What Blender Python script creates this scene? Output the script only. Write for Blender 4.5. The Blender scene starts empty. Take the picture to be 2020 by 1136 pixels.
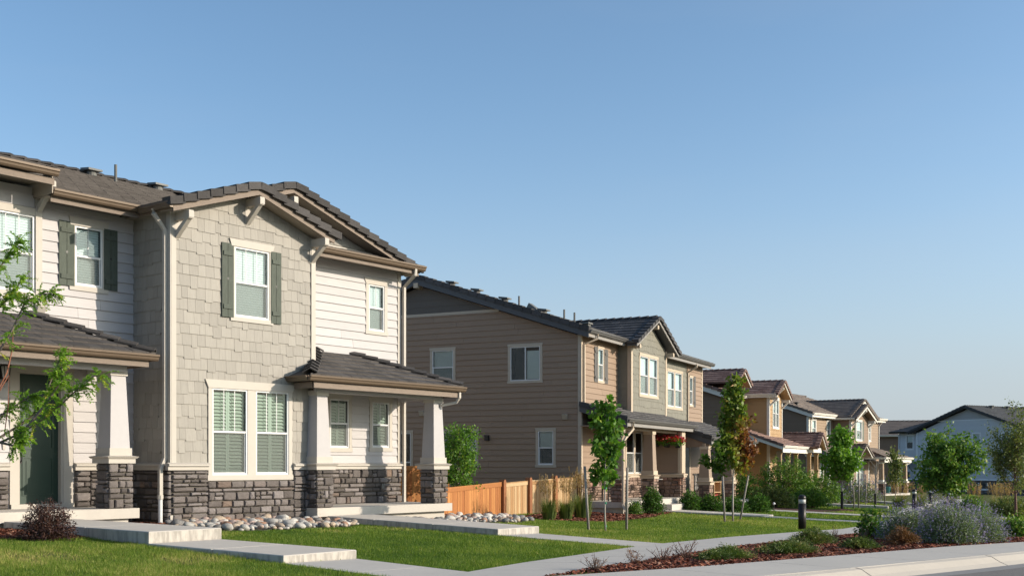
import bpy, math, random
import numpy as np
from mathutils import Vector, Matrix

# ------------------------------------------------------------------ camera, sky, sun, exposure
SC = bpy.context.scene
CAMZ = 1.5
FPX, CX, HY = 2240.0, 1010.0, 916.0
cam = bpy.data.cameras.new('camera')
cam.sensor_width = 36.0
cam.lens = FPX / 2020.0 * 36.0
cam.shift_y = (HY - 568.0) / 2020.0
cam.clip_end = 5000.0
camo = bpy.data.objects.new('camera', cam)
camo.location = (0, 0, CAMZ)
camo.rotation_euler = (math.radians(90), 0, 0)
SC.collection.objects.link(camo)
SC.camera = camo

SUN_EL = math.radians(19.5)
SUN_AZ = math.atan2(1.162, -0.145)          # clockwise from +Y
TO_SUN = Vector((math.sin(SUN_AZ) * math.cos(SUN_EL), math.cos(SUN_AZ) * math.cos(SUN_EL), math.sin(SUN_EL)))
world = bpy.data.worlds.new('World')
SC.world = world
world.use_nodes = True
wn = world.node_tree
sky = wn.nodes.new('ShaderNodeTexSky')
sky.sky_type = 'NISHITA'
sky.sun_disc = False
sky.sun_elevation = SUN_EL
sky.sun_rotation = SUN_AZ
sky.altitude = 1600
sky.air_density = 1.0
sky.dust_density = 6.2
sky.ozone_density = 2.0
bg = wn.nodes['Background']
tint = wn.nodes.new('ShaderNodeMix'); tint.data_type = 'RGBA'; tint.blend_type = 'MULTIPLY'; tint.inputs[0].default_value = 1.0
tint.inputs[7].default_value = (0.92, 1.035, 1.02, 1)          # camera white balance of the whole sky
wn.links.new(sky.outputs[0], tint.inputs[6])
# ground haze: the sky pales to grey-blue towards the horizon, alike all round
tcw = wn.nodes.new('ShaderNodeTexCoord'); spw = wn.nodes.new('ShaderNodeSeparateXYZ'); wn.links.new(tcw.outputs['Generated'], spw.inputs[0])
def wmath(op, a, b=0.0):
    n = wn.nodes.new('ShaderNodeMath'); n.operation = op
    for sk, v in ((n.inputs[0], a), (n.inputs[1], b)):
        if isinstance(v, bpy.types.NodeSocket): wn.links.new(v, sk)
        else: sk.default_value = v
    return n.outputs[0]
zq = wmath('DIVIDE', wmath('MAXIMUM', spw.outputs[2], 0.0), 0.165)
wnz = wn.nodes.new('ShaderNodeTexNoise'); wmp = wn.nodes.new('ShaderNodeMapping'); wmp.inputs['Scale'].default_value = (1.2, 1.2, 5.0); wmp.inputs['Rotation'].default_value = (0.25, 0.1, 0)
wn.links.new(tcw.outputs['Generated'], wmp.inputs[0]); wn.links.new(wmp.outputs[0], wnz.inputs[0]); wnz.inputs['Scale'].default_value = 3.0; wnz.inputs['Detail'].default_value = 7.0
hz = wmath('MULTIPLY', wmath('EXPONENT', wmath('MULTIPLY', wmath('MULTIPLY', zq, zq), -1.0)), 0.85)
hz = wmath('ADD', hz, wmath('MULTIPLY', wmath('MAXIMUM', wmath('SUBTRACT', wnz.outputs[0], 0.5), 0.0), 0.22))
hmix = wn.nodes.new('ShaderNodeMix'); hmix.data_type = 'RGBA'; hmix.clamp_factor = True; hmix.inputs[7].default_value = (2.55, 2.78, 3.08, 1)
wn.links.new(hz, hmix.inputs[0]); wn.links.new(tint.outputs[2], hmix.inputs[6]); wn.links.new(hmix.outputs[2], bg.inputs[0])
bg.inputs[1].default_value = 0.15
sl = bpy.data.lights.new('sun', 'SUN')
sl.energy = 3.85
sl.angle = math.radians(0.55)
sl.color = (1.0, 0.875, 0.72)
so = bpy.data.objects.new('sun', sl)
so.rotation_euler = TO_SUN.to_track_quat('Z', 'Y').to_euler()
so.location = (30, -10, 40)
SC.collection.objects.link(so)
SC.view_settings.view_transform = 'Standard'
SC.view_settings.look = 'None'
SC.view_settings.exposure = 0.5
SC.view_settings.gamma = 1.0
SC.view_settings.use_curve_mapping = False
SC.cycles.max_bounces = 6
SC.cycles.transparent_max_bounces = 12
SC.cycles.use_denoising = True

# ------------------------------------------------------------------ helpers
COL = SC.collection
RNG = random.Random(7)

def V3(*a):
    return np.array(a, dtype=float)

def tag(o, label=None, cat=None, group=None, kind=None):
    if label: o['label'] = label
    if cat: o['category'] = cat
    if group: o['group'] = group
    if kind: o['kind'] = kind
    return o

def empty(name, loc, rz=0.0):
    o = bpy.data.objects.new(name, None)
    o.empty_display_size = 0.3
    o.location = loc
    o.rotation_euler = (0, 0, rz)
    COL.objects.link(o)
    return o

def link(name, me, mat=None, parent=None):
    o = bpy.data.objects.new(name, me)
    if mat is not None and not me.materials:
        me.materials.append(mat)
    COL.objects.link(o)
    if parent is not None:
        o.parent = parent
    return o

class MB:
    """collects geometry for ONE mesh object"""
    def __init__(s):
        s.v = []; s.f = []; s.r = []; s.edge = set(); s.mat2 = None
    def add(s, vs, fs, rnd=None):
        n = len(s.v)
        s.v.extend([tuple(p) for p in vs])
        s.f.extend([tuple(i + n for i in f) for f in fs])
        if rnd is not None:
            s.r.extend([rnd] * len(fs))
        return s
    def hexa(s, p):
        """8 points: bottom ring 0-3 (ccw from above), top ring 4-7"""
        return s.add(p, [(3, 2, 1, 0), (4, 5, 6, 7), (0, 1, 5, 4), (1, 2, 6, 5), (2, 3, 7, 6), (3, 0, 4, 7)])
    def box(s, x0, y0, z0, x1, y1, z1):
        return s.hexa([(x0, y0, z0), (x1, y0, z0), (x1, y1, z0), (x0, y1, z0),
                       (x0, y0, z1), (x1, y0, z1), (x1, y1, z1), (x0, y1, z1)])
    def fbox(s, fr, a0, b0, a1, b1, d0, d1):
        P = lambda a, b, d: fpt(fr, a, b, d)
        return s.hexa([P(a0, b0, d1), P(a1, b0, d1), P(a1, b0, d0), P(a0, b0, d0),
                       P(a0, b1, d1), P(a1, b1, d1), P(a1, b1, d0), P(a0, b1, d0)])
    def prism(s, fr, poly, d0, d1):
        """poly ccw in (a,b) seen from outside; d1 > d0 is the outer face; d1 may be a function of b"""
        n = len(poly)
        f1 = d1 if callable(d1) else (lambda b: d1)
        vs = [fpt(fr, a, b, f1(b)) for a, b in poly] + [fpt(fr, a, b, d0) for a, b in poly]
        fs = [tuple(range(n)), tuple(range(2 * n - 1, n - 1, -1))]
        fs += [((i + 1) % n, i, n + i, n + (i + 1) % n) for i in range(n)]
        return s.add(vs, fs)
    def tube(s, pts, rad, n=6, cap=True):
        pts = [Vector(p) for p in pts]
        m = len(pts)
        if not isinstance(rad, (list, tuple)): rad = [rad] * m
        base = len(s.v); vs = []; fs = []
        up = Vector((0, 0, 1))
        for i, p in enumerate(pts):
            t = (pts[min(i + 1, m - 1)] - pts[max(i - 1, 0)])
            if t.length < 1e-9: t = Vector((0, 0, 1))
            t.normalize()
            ref = up if abs(t.z) < 0.95 else Vector((0, 1, 0))
            a = t.cross(ref).normalized(); b = a.cross(t).normalized()
            for k in range(n):
                ang = 2 * math.pi * (k + 0.5) / n
                vs.append(p + (a * math.cos(ang) + b * math.sin(ang)) * rad[i])
        for i in range(m - 1):
            for k in range(n):
                fs.append((i * n + k, i * n + (k + 1) % n, (i + 1) * n + (k + 1) % n, (i + 1) * n + k))
        if cap:
            fs.append(tuple(range(n - 1, -1, -1)))
            fs.append(tuple((m - 1) * n + k for k in range(n)))
        return s.add(vs, fs)
    def lathe(s, c, prof, n=16):
        vs = []; fs = []
        for r, z in prof:
            for k in range(n):
                a = 2 * math.pi * k / n
                vs.append((c[0] + r * math.cos(a), c[1] + r * math.sin(a), c[2] + z))
        m = len(prof)
        for i in range(m - 1):
            for k in range(n):
                fs.append((i * n + k, i * n + (k + 1) % n, (i + 1) * n + (k + 1) % n, (i + 1) * n + k))
        fs.append(tuple(range(n - 1, -1, -1)))
        fs.append(tuple((m - 1) * n + k for k in range(n)))
        return s.add(vs, fs)
    def mesh(s, name, smooth=False):
        me = bpy.data.meshes.new(name)
        me.from_pydata(s.v, [], s.f)
        for k in s.edge: me.polygons[k].material_index = 1
        if s.r and len(s.r) == len(me.polygons):
            at = me.attributes.new('rnd', 'FLOAT', 'FACE')
            at.data.foreach_set('value', np.array(s.r, dtype=np.float32))
        if smooth:
            me.polygons.foreach_set('use_smooth', [True] * len(me.polygons))
        return me
    def build(s, name, mat, parent=None, smooth=False):
        o = link(name, s.mesh(name, smooth), mat, parent)
        if s.mat2 is not None and s.edge: o.data.materials.append(s.mat2)
        return o

def np_mesh(name, verts, nper, mat, parent=None, rnd=None, smooth=False):
    """verts (N*nper,3) array: N separate faces of nper corners"""
    verts = np.asarray(verts, dtype=np.float32).reshape(-1, 3)
    nv = len(verts); nf = nv // nper
    me = bpy.data.meshes.new(name)
    me.vertices.add(nv); me.loops.add(nv); me.polygons.add(nf)
    me.vertices.foreach_set('co', verts.ravel())
    me.loops.foreach_set('vertex_index', np.arange(nv, dtype=np.int32))
    me.polygons.foreach_set('loop_start', np.arange(0, nv, nper, dtype=np.int32))
    if rnd is not None:
        at = me.attributes.new('rnd', 'FLOAT', 'FACE')
        at.data.foreach_set('value', np.asarray(rnd, dtype=np.float32))
    if smooth:
        me.polygons.foreach_set('use_smooth', [True] * nf)
    me.update(calc_edges=True)
    return link(name, me, mat, parent)

def frame(o, u, v):
    o = np.array(o, float); u = np.array(u, float); v = np.array(v, float)
    u /= np.linalg.norm(u); v /= np.linalg.norm(v)
    return (o, u, v, np.cross(u, v))

def fpt(fr, a, b, d=0.0):
    return fr[0] + fr[1] * a + fr[2] * b + fr[3] * d

def FRONT(y, x0=0.0, z0=0.0): return frame((x0, y, z0), (1, 0, 0), (0, 0, 1))
def LEFT(x, y0=0.0, z0=0.0): return frame((x, y0, z0), (0, -1, 0), (0, 0, 1))     # faces -X, a = -(y-y0)
def RIGHT(x, y0=0.0, z0=0.0): return frame((x, y0, z0), (0, 1, 0), (0, 0, 1))     # faces +X, a = y-y0

def clip(poly, a, b, c):
    """keep a*x+b*y <= c"""
    out = []
    n = len(poly)
    for i in range(n):
        p, q = poly[i], poly[(i + 1) % n]
        dp = a * p[0] + b * p[1] - c; dq = a * q[0] + b * q[1] - c
        if dp <= 1e-9: out.append(p)
        if (dp < -1e-9 and dq > 1e-9) or (dp > 1e-9 and dq < -1e-9):
            t = dp / (dp - dq)
            out.append((p[0] + (q[0] - p[0]) * t, p[1] + (q[1] - p[1]) * t))
    return out

def clip_rect(poly, x0, y0, x1, y1):
    for a, b, c in ((-1, 0, -x0), (1, 0, x1), (0, -1, -y0), (0, 1, y1)):
        poly = clip(poly, a, b, c)
        if len(poly) < 3: return []
    return poly

def area(poly):
    return 0.5 * abs(sum(poly[i][0] * poly[(i + 1) % len(poly)][1] - poly[(i + 1) % len(poly)][0] * poly[i][1] for i in range(len(poly))))

def minus(rect, holes):
    """rectangle minus rectangles -> rectangles"""
    out = [rect]
    for h in holes:
        nx = []
        for r in out:
            if h[2] <= r[0] or h[0] >= r[2] or h[3] <= r[1] or h[1] >= r[3]:
                nx.append(r); continue
            if h[0] > r[0]: nx.append((r[0], r[1], h[0], r[3]))
            if h[2] < r[2]: nx.append((h[2], r[1], r[2], r[3]))
            a0, a1 = max(r[0], h[0]), min(r[2], h[2])
            if h[1] > r[1]: nx.append((a0, r[1], a1, h[1]))
            if h[3] < r[3]: nx.append((a0, h[3], a1, r[3]))
        out = nx
    return [r for r in out if r[2] - r[0] > 0.015 and r[3] - r[1] > 0.012]

# ------------------------------------------------------------------ materials
MATS = {}
def nodes_of(name):
    m = bpy.data.materials.new(name)
    m.use_nodes = True
    nt = m.node_tree
    return m, nt, nt.nodes['Principled BSDF']

def mixrgb(nt, fac, a, b, blend='MIX'):
    n = nt.nodes.new('ShaderNodeMix'); n.data_type = 'RGBA'; n.blend_type = blend
    for sock, val in ((n.inputs[0], fac), (n.inputs[6], a), (n.inputs[7], b)):
        if isinstance(val, bpy.types.NodeSocket): nt.links.new(val, sock)
        elif isinstance(val, (int, float)): sock.default_value = val
        else: sock.default_value = (*val[:3], 1)
    return n.outputs[2]

def mathn(nt, op, a, b=0.0, clampit=False):
    n = nt.nodes.new('ShaderNodeMath'); n.operation = op; n.use_clamp = clampit
    for sock, val in ((n.inputs[0], a), (n.inputs[1], b)):
        if isinstance(val, bpy.types.NodeSocket): nt.links.new(val, sock)
        else: sock.default_value = val
    return n.outputs[0]

def noise(nt, scale, detail=4, rough=0.6, stretch=(1, 1, 1), coord='Object'):
    tc = nt.nodes.new('ShaderNodeTexCoord'); mp = nt.nodes.new('ShaderNodeMapping')
    mp.inputs['Scale'].default_value = stretch
    nt.links.new(tc.outputs[coord], mp.inputs[0])
    n = nt.nodes.new('ShaderNodeTexNoise')
    n.inputs['Scale'].default_value = scale; n.inputs['Detail'].default_value = detail; n.inputs['Roughness'].default_value = rough
    nt.links.new(mp.outputs[0], n.inputs[0])
    return n.outputs[0]

def piece_rnd(nt):
    oi = nt.nodes.new('ShaderNodeObjectInfo'); at = nt.nodes.new('ShaderNodeAttribute'); at.attribute_name = 'rnd'
    return mathn(nt, 'FRACT', mathn(nt, 'ADD', oi.outputs['Random'], at.outputs['Fac']))

def ramp(nt, fac, stops):
    n = nt.nodes.new('ShaderNodeValToRGB')
    el = n.color_ramp.elements
    while len(el) < len(stops): el.new(0.5)
    for e, (p, c) in zip(el, stops):
        e.position = p; e.color = (*c[:3], 1)
    nt.links.new(fac, n.inputs[0])
    return n.outputs[0]

def mul(c, k): return tuple(min(1.0, x * k) for x in c)

def mat(name, col, rough=0.65, var=0.10, nscale=6.0, namt=0.15, stretch=(1, 1, 1), bump=0.0, bscale=None, bstretch=None, spec=0.4, metal=0.0, col2=None, dist=0.01):
    """paint / stone / wood: colour varied per piece (col..col2), by noise, with fine relief"""
    if name in MATS: return MATS[name]
    m, nt, bs = nodes_of(name)
    r = piece_rnd(nt)
    base = mixrgb(nt, r, mul(col, 1 - var), col2 if col2 else mul(col, 1 + var))
    nz = noise(nt, nscale, 5, 0.65, stretch)
    nf = mathn(nt, 'MULTIPLY', mathn(nt, 'SUBTRACT', nz, 0.3, True), 2.2, True)
    c = mixrgb(nt, nf, mixrgb(nt, 1.0, base, (1 - namt,) * 3, 'MULTIPLY'), base)
    nt.links.new(c, bs.inputs['Base Color'])
    bs.inputs['Roughness'].default_value = rough
    bs.inputs['Specular IOR Level'].default_value = spec
    bs.inputs['Metallic'].default_value = metal
    if bump > 0:
        b = nt.nodes.new('ShaderNodeBump'); b.inputs['Strength'].default_value = bump; b.inputs['Distance'].default_value = dist
        nt.links.new(noise(nt, bscale or nscale * 4, 6, 0.7, bstretch or stretch), b.inputs['Height'])
        nt.links.new(b.outputs[0], bs.inputs['Normal'])
    MATS[name] = m
    return m

def stone_mat(name, stops, rough=0.9):
    if name in MATS: return MATS[name]
    m, nt, bs = nodes_of(name)
    r = piece_rnd(nt)
    c = ramp(nt, r, stops)
    nz = noise(nt, 9, 6, 0.7)
    c = mixrgb(nt, mathn(nt, 'MULTIPLY', nz, 0.9), mixrgb(nt, 1.0, c, (0.55, 0.53, 0.52), 'MULTIPLY'), mixrgb(nt, 1.0, c, (1.45, 1.42, 1.38), 'MULTIPLY'))
    nt.links.new(c, bs.inputs['Base Color'])
    bs.inputs['Roughness'].default_value = rough
    b = nt.nodes.new('ShaderNodeBump'); b.inputs['Strength'].default_value = 0.9; b.inputs['Distance'].default_value = 0.014
    nt.links.new(noise(nt, 22, 6, 0.7), b.inputs['Height']); nt.links.new(b.outputs[0], bs.inputs['Normal'])
    MATS[name] = m
    return m

def leaf_mat(name, stops, trans=0.35, rough=0.5, spec=0.3):
    if name in MATS: return MATS[name]
    m, nt, bs = nodes_of(name)
    at = nt.nodes.new('ShaderNodeAttribute'); at.attribute_name = 'rnd'
    c = ramp(nt, at.outputs['Fac'], stops)
    nt.links.new(c, bs.inputs['Base Color'])
    bs.inputs['Roughness'].default_value = rough; bs.inputs['Specular IOR Level'].default_value = spec
    tr = nt.nodes.new('ShaderNodeBsdfTranslucent')
    nt.links.new(mixrgb(nt, 1.0, c, (1.25, 1.35, 0.7), 'MULTIPLY'), tr.inputs[0])
    mx = nt.nodes.new('ShaderNodeMixShader'); mx.inputs[0].default_value = trans
    nt.links.new(bs.outputs[0], mx.inputs[1]); nt.links.new(tr.outputs[0], mx.inputs[2])
    nt.links.new(mx.outputs[0], nt.nodes['Material Output'].inputs[0])
    MATS[name] = m
    return m

def glass_mat(name, tint=(0.86, 0.95, 0.96), refl=0.04):
    if name in MATS: return MATS[name]
    m, nt, bs = nodes_of(name)
    t = nt.nodes.new('ShaderNodeBsdfTransparent'); t.inputs[0].default_value = (*tint, 1)
    g = nt.nodes.new('ShaderNodeBsdfGlossy'); g.inputs['Roughness'].default_value = 0.03
    g.inputs[0].default_value = (0.92, 0.98, 1.0, 1)
    lw = nt.nodes.new('ShaderNodeFresnel'); lw.inputs[0].default_value = 1.5
    fac = mathn(nt, 'ADD', lw.outputs[0], refl - 0.04, True)
    nb = nt.nodes.new('ShaderNodeBump'); nb.inputs['Strength'].default_value = 0.06; nb.inputs['Distance'].default_value = 0.02
    nt.links.new(noise(nt, 1.4, 2), nb.inputs['Height']); nt.links.new(nb.outputs[0], g.inputs['Normal'])
    mx = nt.nodes.new('ShaderNodeMixShader')
    nt.links.new(fac, mx.inputs[0]); nt.links.new(t.outputs[0], mx.inputs[1]); nt.links.new(g.outputs[0], mx.inputs[2])
    nt.links.new(mx.outputs[0], nt.nodes['Material Output'].inputs[0])
    MATS[name] = m
    return m

def screen_mat(name, col=(0.10, 0.10, 0.10), op=0.5):
    if name in MATS: return MATS[name]
    m, nt, bs = nodes_of(name)
    bs.inputs['Base Color'].default_value = (*col, 1); bs.inputs['Roughness'].default_value = 0.8
    t = nt.nodes.new('ShaderNodeBsdfTransparent')
    mx = nt.nodes.new('ShaderNodeMixShader'); mx.inputs[0].default_value = op
    nt.links.new(t.outputs[0], mx.inputs[1]); nt.links.new(bs.outputs[0], mx.inputs[2])
    nt.links.new(mx.outputs[0], nt.nodes['Material Output'].inputs[0])
    MATS[name] = m
    return m

SID = dict(nscale=3.0, stretch=(1, 1, 9), bump=0.25, bscale=26, bstretch=(1, 1, 10), dist=0.004)
SHG = dict(nscale=4.0, stretch=(9, 9, 1), bump=0.45, bscale=26, bstretch=(8, 8, 0.7), dist=0.006)
M_WHITE = mat('white_siding', (0.475, 0.452, 0.45), var=0.05, namt=0.10, **SID)
M_TAUPE = mat('taupe_shingle', (0.315, 0.293, 0.258), var=0.09, namt=0.14, **SHG)
M_TRIM = mat('cream_trim', (0.475, 0.437, 0.385), var=0.03, namt=0.06, nscale=5, bump=0.12, bscale=40)
M_SHAFT = mat('column_grey_paint', (0.44, 0.42, 0.42), var=0.02, namt=0.06, nscale=8, bump=0.2, bscale=60)
M_VINYL = mat('white_vinyl', (0.62, 0.62, 0.62), rough=0.4, var=0.0, namt=0.02)
M_SHUTTER = mat('green_shutter_wood', (0.088, 0.104, 0.083), var=0.10, namt=0.3, nscale=7, stretch=(5, 5, 1), bump=0.5, bscale=30, bstretch=(5, 5, .6), rough=0.75)
M_DOOR = mat('green_door_paint', (0.019, 0.044, 0.031), var=0.0, namt=0.1, rough=0.45)
M_FASCIA = mat('brown_fascia_wood', (0.235, 0.18, 0.14), var=0.06, namt=0.28, nscale=9, stretch=(1, 1, 4), bump=0.35, bscale=40)
M_GUTTER = mat('bronze_gutter', (0.14, 0.10, 0.068), rough=0.42, var=0.02, namt=0.12, metal=0.15)
M_SOFFIT = mat('soffit_paint', (0.32, 0.27, 0.22), var=0.0, namt=0.08)
M_TILE = mat('dark_roof_tile', (0.07, 0.064, 0.062), var=0.38, namt=0.35, nscale=14, rough=0.85, bump=0.6, bscale=50)
M_TILE_EDGE = mat('tile_butt', (0.115, 0.102, 0.094), var=0.2, namt=0.35, nscale=14, rough=0.9)
M_MORTAR = mat('stone_mortar', (0.17, 0.15, 0.125), var=0.0, namt=0.3, nscale=20, rough=0.95, bump=0.6, bscale=80)
M_STONE = stone_mat('dark_ledge_stone', [(0.0, (0.075, 0.066, 0.062)), (0.35, (0.12, 0.105, 0.099)), (0.62, (0.16, 0.142, 0.136)), (0.9, (0.22, 0.20, 0.198)), (0.97, (0.14, 0.108, 0.092)), (1.0, (0.25, 0.18, 0.135))])
M_GLASS = glass_mat('window_glass')
M_SCREEN = screen_mat('insect_screen', (0.15, 0.16, 0.15), 0.42)
M_BLIND = mat('white_blind', (0.58, 0.62, 0.61), rough=0.6, var=0.02, namt=0.03)
M_ROOM = mat('dark_room', (0.03, 0.03, 0.032), rough=0.9, var=0.0, namt=0.1)  # near-black colour stands for the shade of unlit rooms behind the windows
M_BLACK = mat('black_metal', (0.015, 0.015, 0.016), rough=0.4, var=0.0, namt=0.05)
M_PIPE = mat('grey_vent_metal', (0.15, 0.15, 0.14), rough=0.6, var=0.1, namt=0.2)
M_SLAT_GREEN = mat('shutter_louver', (0.36, 0.40, 0.33), rough=0.55, var=0.02, namt=0.03)

def conc(name, col=(0.62, 0.57, 0.505), stain=0.0):
    if name in MATS: return MATS[name]
    m, nt, bs = nodes_of(name)
    n1 = noise(nt, 0.9, 6, 0.7); n2 = noise(nt, 14, 5, 0.7)
    n1 = mathn(nt, 'MULTIPLY', mathn(nt, 'SUBTRACT', n1, 0.28), 2.2, True)
    c = mixrgb(nt, n1, mul(col, 0.74), mul(col, 1.12))
    r_ = piece_rnd(nt); c = mixrgb(nt, mathn(nt, 'MULTIPLY', r_, 0.5), c, mul(col, 0.82))
    n3 = mathn(nt, 'MULTIPLY', mathn(nt, 'SUBTRACT', noise(nt, 3.2, 8, 0.75), 0.56), 5.0, True)
    c = mixrgb(nt, mathn(nt, 'MULTIPLY', n3, 0.45), c, mul(col, 0.5))
    c = mixrgb(nt, mathn(nt, 'MULTIPLY', n2, 0.6), mul(col, 0.72), c)
    if stain > 0:
        # damp streaks on the risers: noise stretched upwards, only on upright faces
        geo = nt.nodes.new('ShaderNodeNewGeometry'); sep = nt.nodes.new('ShaderNodeSeparateXYZ'); nt.links.new(geo.outputs['True Normal'], sep.inputs[0])
        side = mathn(nt, 'LESS_THAN', mathn(nt, 'ABSOLUTE', sep.outputs[2]), 0.5)
        st = noise(nt, 7, 4, 0.6, (1.6, 1.6, 0.35))
        k = mathn(nt, 'MULTIPLY', mathn(nt, 'MULTIPLY', mathn(nt, 'SUBTRACT', st, 0.46), 7.0, True), side)
        c = mixrgb(nt, mathn(nt, 'MULTIPLY', k, stain), c, mul(col, 0.45))
    nt.links.new(c, bs.inputs['Base Color']); bs.inputs['Roughness'].default_value = 0.9
    b = nt.nodes.new('ShaderNodeBump'); b.inputs['Strength'].default_value = 0.35; b.inputs['Distance'].default_value = 0.006
    nt.links.new(noise(nt, 60, 4, 0.7), b.inputs['Height']); nt.links.new(b.outputs[0], bs.inputs['Normal'])
    MATS[name] = m
    return m
M_CONC = conc('porch_concrete', stain=0.0)
M_CONCS = conc('stained_concrete', stain=0.75)

# ------------------------------------------------------------------ a building and its pieces
def proj(p):
    y = max(p[1], 0.5)
    return CX + FPX * p[0] / y, HY - FPX * (p[2] - CAMZ) / y

EDGE = {'dark_roof_tile': M_TILE_EDGE}          # raw butt-edge material of a roof tile
class House:
    def __init__(s, name, label, F, theta, zb, xvec=None):
        """F: world xy of the local origin; local X runs along the facade, Y into the house; heights are
        given relative to the eye (zrel) and zb is the height of the base relative to the eye"""
        t = math.radians(theta)
        rz = math.radians(90 - theta)
        s.zb = zb
        s.root = empty(name, (F[0], F[1], CAMZ + zb), rz)
        tag(s.root, label, 'house')
        s.M = Matrix.Translation((F[0], F[1], CAMZ)) @ Matrix.Rotation(rz, 4, 'Z')
        s.pieces = {}
        s.rng = random.Random(name + str(theta))
    def part(s, name, mb, mat, parent=None, smooth=False):
        mb.v = [(p[0], p[1], p[2] - s.zb) for p in mb.v]
        return mb.build(name, mat, parent or s.root, smooth)
    def piece(s, name, mb, mat, parent):
        s.pieces.setdefault(name, []).append((mb, mat, parent))
    def finish(s, cap=300, minpx=9.5):
        for name, lst in s.pieces.items():
            sc = []
            for k, (mb, mat_, par) in enumerate(lst):
                P = [proj(s.M @ Vector(p)) for p in mb.v]
                x0 = min(p[0] for p in P); x1 = max(p[0] for p in P); y0 = min(p[1] for p in P); y1 = max(p[1] for p in P)
                vis = x1 > 0 and x0 < 2020 and y1 > 0 and y0 < 1136
                sc.append((math.sqrt(max(0, min(x1, 2020) - max(x0, 0)) * max(0, y1 - y0)) if vis else 0.0, k))
            sc.sort(reverse=True)
            rest = {}
            for rank, (sz, k) in enumerate(sc):
                mb, mat_, par = lst[k]
                if rank < cap and sz >= minpx:
                    s.part(name, mb, mat_, par)
                else:
                    key = (mat_.name, par.name)
                    if key not in rest: rest[key] = (MB(), mat_, par)
                    m0 = rest[key][0]; n0 = len(m0.f); m0.add(mb.v, mb.f, s.rng.random()); m0.edge |= {n0 + q for q in mb.edge}; m0.mat2 = m0.mat2 or mb.mat2
            for mbr, mat_, par in rest.values():
                tag(s.part(name + '_field', mbr, mat_, par), kind='stuff')
        s.pieces = {}

    # --- wall sheet with openings, then cladding pieces on it
    def wall(s, fr, poly, holes, mat_, name='wall'):
        mb = MB()
        us = sorted({p[0] for p in poly} | {h[0] for h in holes} | {h[2] for h in holes})
        vs = sorted({p[1] for p in poly} | {h[1] for h in holes} | {h[3] for h in holes})
        for i in range(len(us) - 1):
            for j in range(len(vs) - 1):
                cu, cv = (us[i] + us[i + 1]) / 2, (vs[j] + vs[j + 1]) / 2
                if any(h[0] < cu < h[2] and h[1] < cv < h[3] for h in holes): continue
                q = clip_rect(poly, us[i], vs[j], us[i + 1], vs[j + 1])
                if len(q) >= 3 and area(q) > 1e-5:
                    mb.add([fpt(fr, a, b, 0) for a, b in q], [tuple(range(len(q)))])
        return s.part(name, mb, mat_)
    def clad(s, fr, poly, holes, mat_, parent, name, course, lap=0.027, base=0.006, width=None, stagger=0.0, z0=None, joint=0.004, wvar=0.35, maxlen=3.66):
        lo = min(p[1] for p in poly); hi = max(p[1] for p in poly)
        xl = min(p[0] for p in poly); xr = max(p[0] for p in poly)
        z = lo if z0 is None else z0
        k = 0
        while z < hi - 0.01:
            z1 = z + course
            # splits
            if width:
                xs = [xl]; x = xl + width * s.rng.uniform(0.25, 1.0)
                while x < xr - 0.05:
                    xs.append(x); x += width * s.rng.uniform(1 - wvar, 1 + wvar)
                xs.append(xr)
            else:
                xs = [xl]; x = xl + s.rng.uniform(0.5, 1.6) * maxlen
                while x < xr - 0.6:
                    xs.append(x); x += s.rng.uniform(0.7, 1.0) * maxlen
                xs.append(xr)
            for i in range(len(xs) - 1):
                drop = (s.rng.choice((0, 0, 0, 1.0)) * stagger) if stagger else 0.0
                for r in minus((xs[i] + joint / 2, z - (drop if z > lo + 0.01 else 0), xs[i + 1] - joint / 2, z1), holes):
                    q = clip_rect(poly, *r)
                    if len(q) < 3 or area(q) < 0.0008: continue
                    mb = MB()
                    jit = s.rng.uniform(0, 0.003)
                    mb.prism(fr, q, 0.0012, lambda b: base + jit + lap * max(0.0, min(1.3, (z1 - b) / course)))
                    s.piece(name, mb, mat_, parent)
            z = z1; k += 1
    def stones(s, fr, rects, mat_, parent, name='stone', hs=(0.075, 0.105, 0.14, 0.18), ws=(0.15, 0.46), depth=(0.045, 0.085), gap=0.019, wrapl=0.0, wrapr=0.0):
        for (a0, b0, a1, b1) in rects:
            b = b0
            while b < b1 - 0.03:
                h = s.rng.choice(hs)
                if b1 - (b + h) < 0.07: h = b1 - b
                h = min(h, b1 - b)
                a = a0 - wrapl
                end = a1 + wrapr
                while a < end - 0.02:
                    w = s.rng.uniform(*ws) * (1.15 if h < 0.12 else 0.85)
                    if end - (a + w) < 0.12: w = end - a
                    w = min(w, end - a)
                    cells = [(a, b, a + w, b + h)]
                    if h > 0.15 and w < 0.32 and s.rng.random() < 0.28:
                        m = b + h * s.rng.uniform(0.4, 0.6)
                        cells = [(a, b, a + w, m), (a, m, a + w, b + h)]
                    elif h > 0.15 and w > 0.3 and s.rng.random() < 0.2:
                        m = b + h * 0.5
                        cells = [(a, b, a + w, m), (a, m, a + w * .5, b + h), (a + w * .5, m, a + w, b + h)]
                    for (p0, q0, p1, q1) in cells:
                        s.one_stone(fr, p0 + gap / 2, q0 + gap / 2, p1 - gap / 2, q1 - gap / 2, s.rng.uniform(*depth), mat_, parent, name)
                    a += w
                b += h
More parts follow.
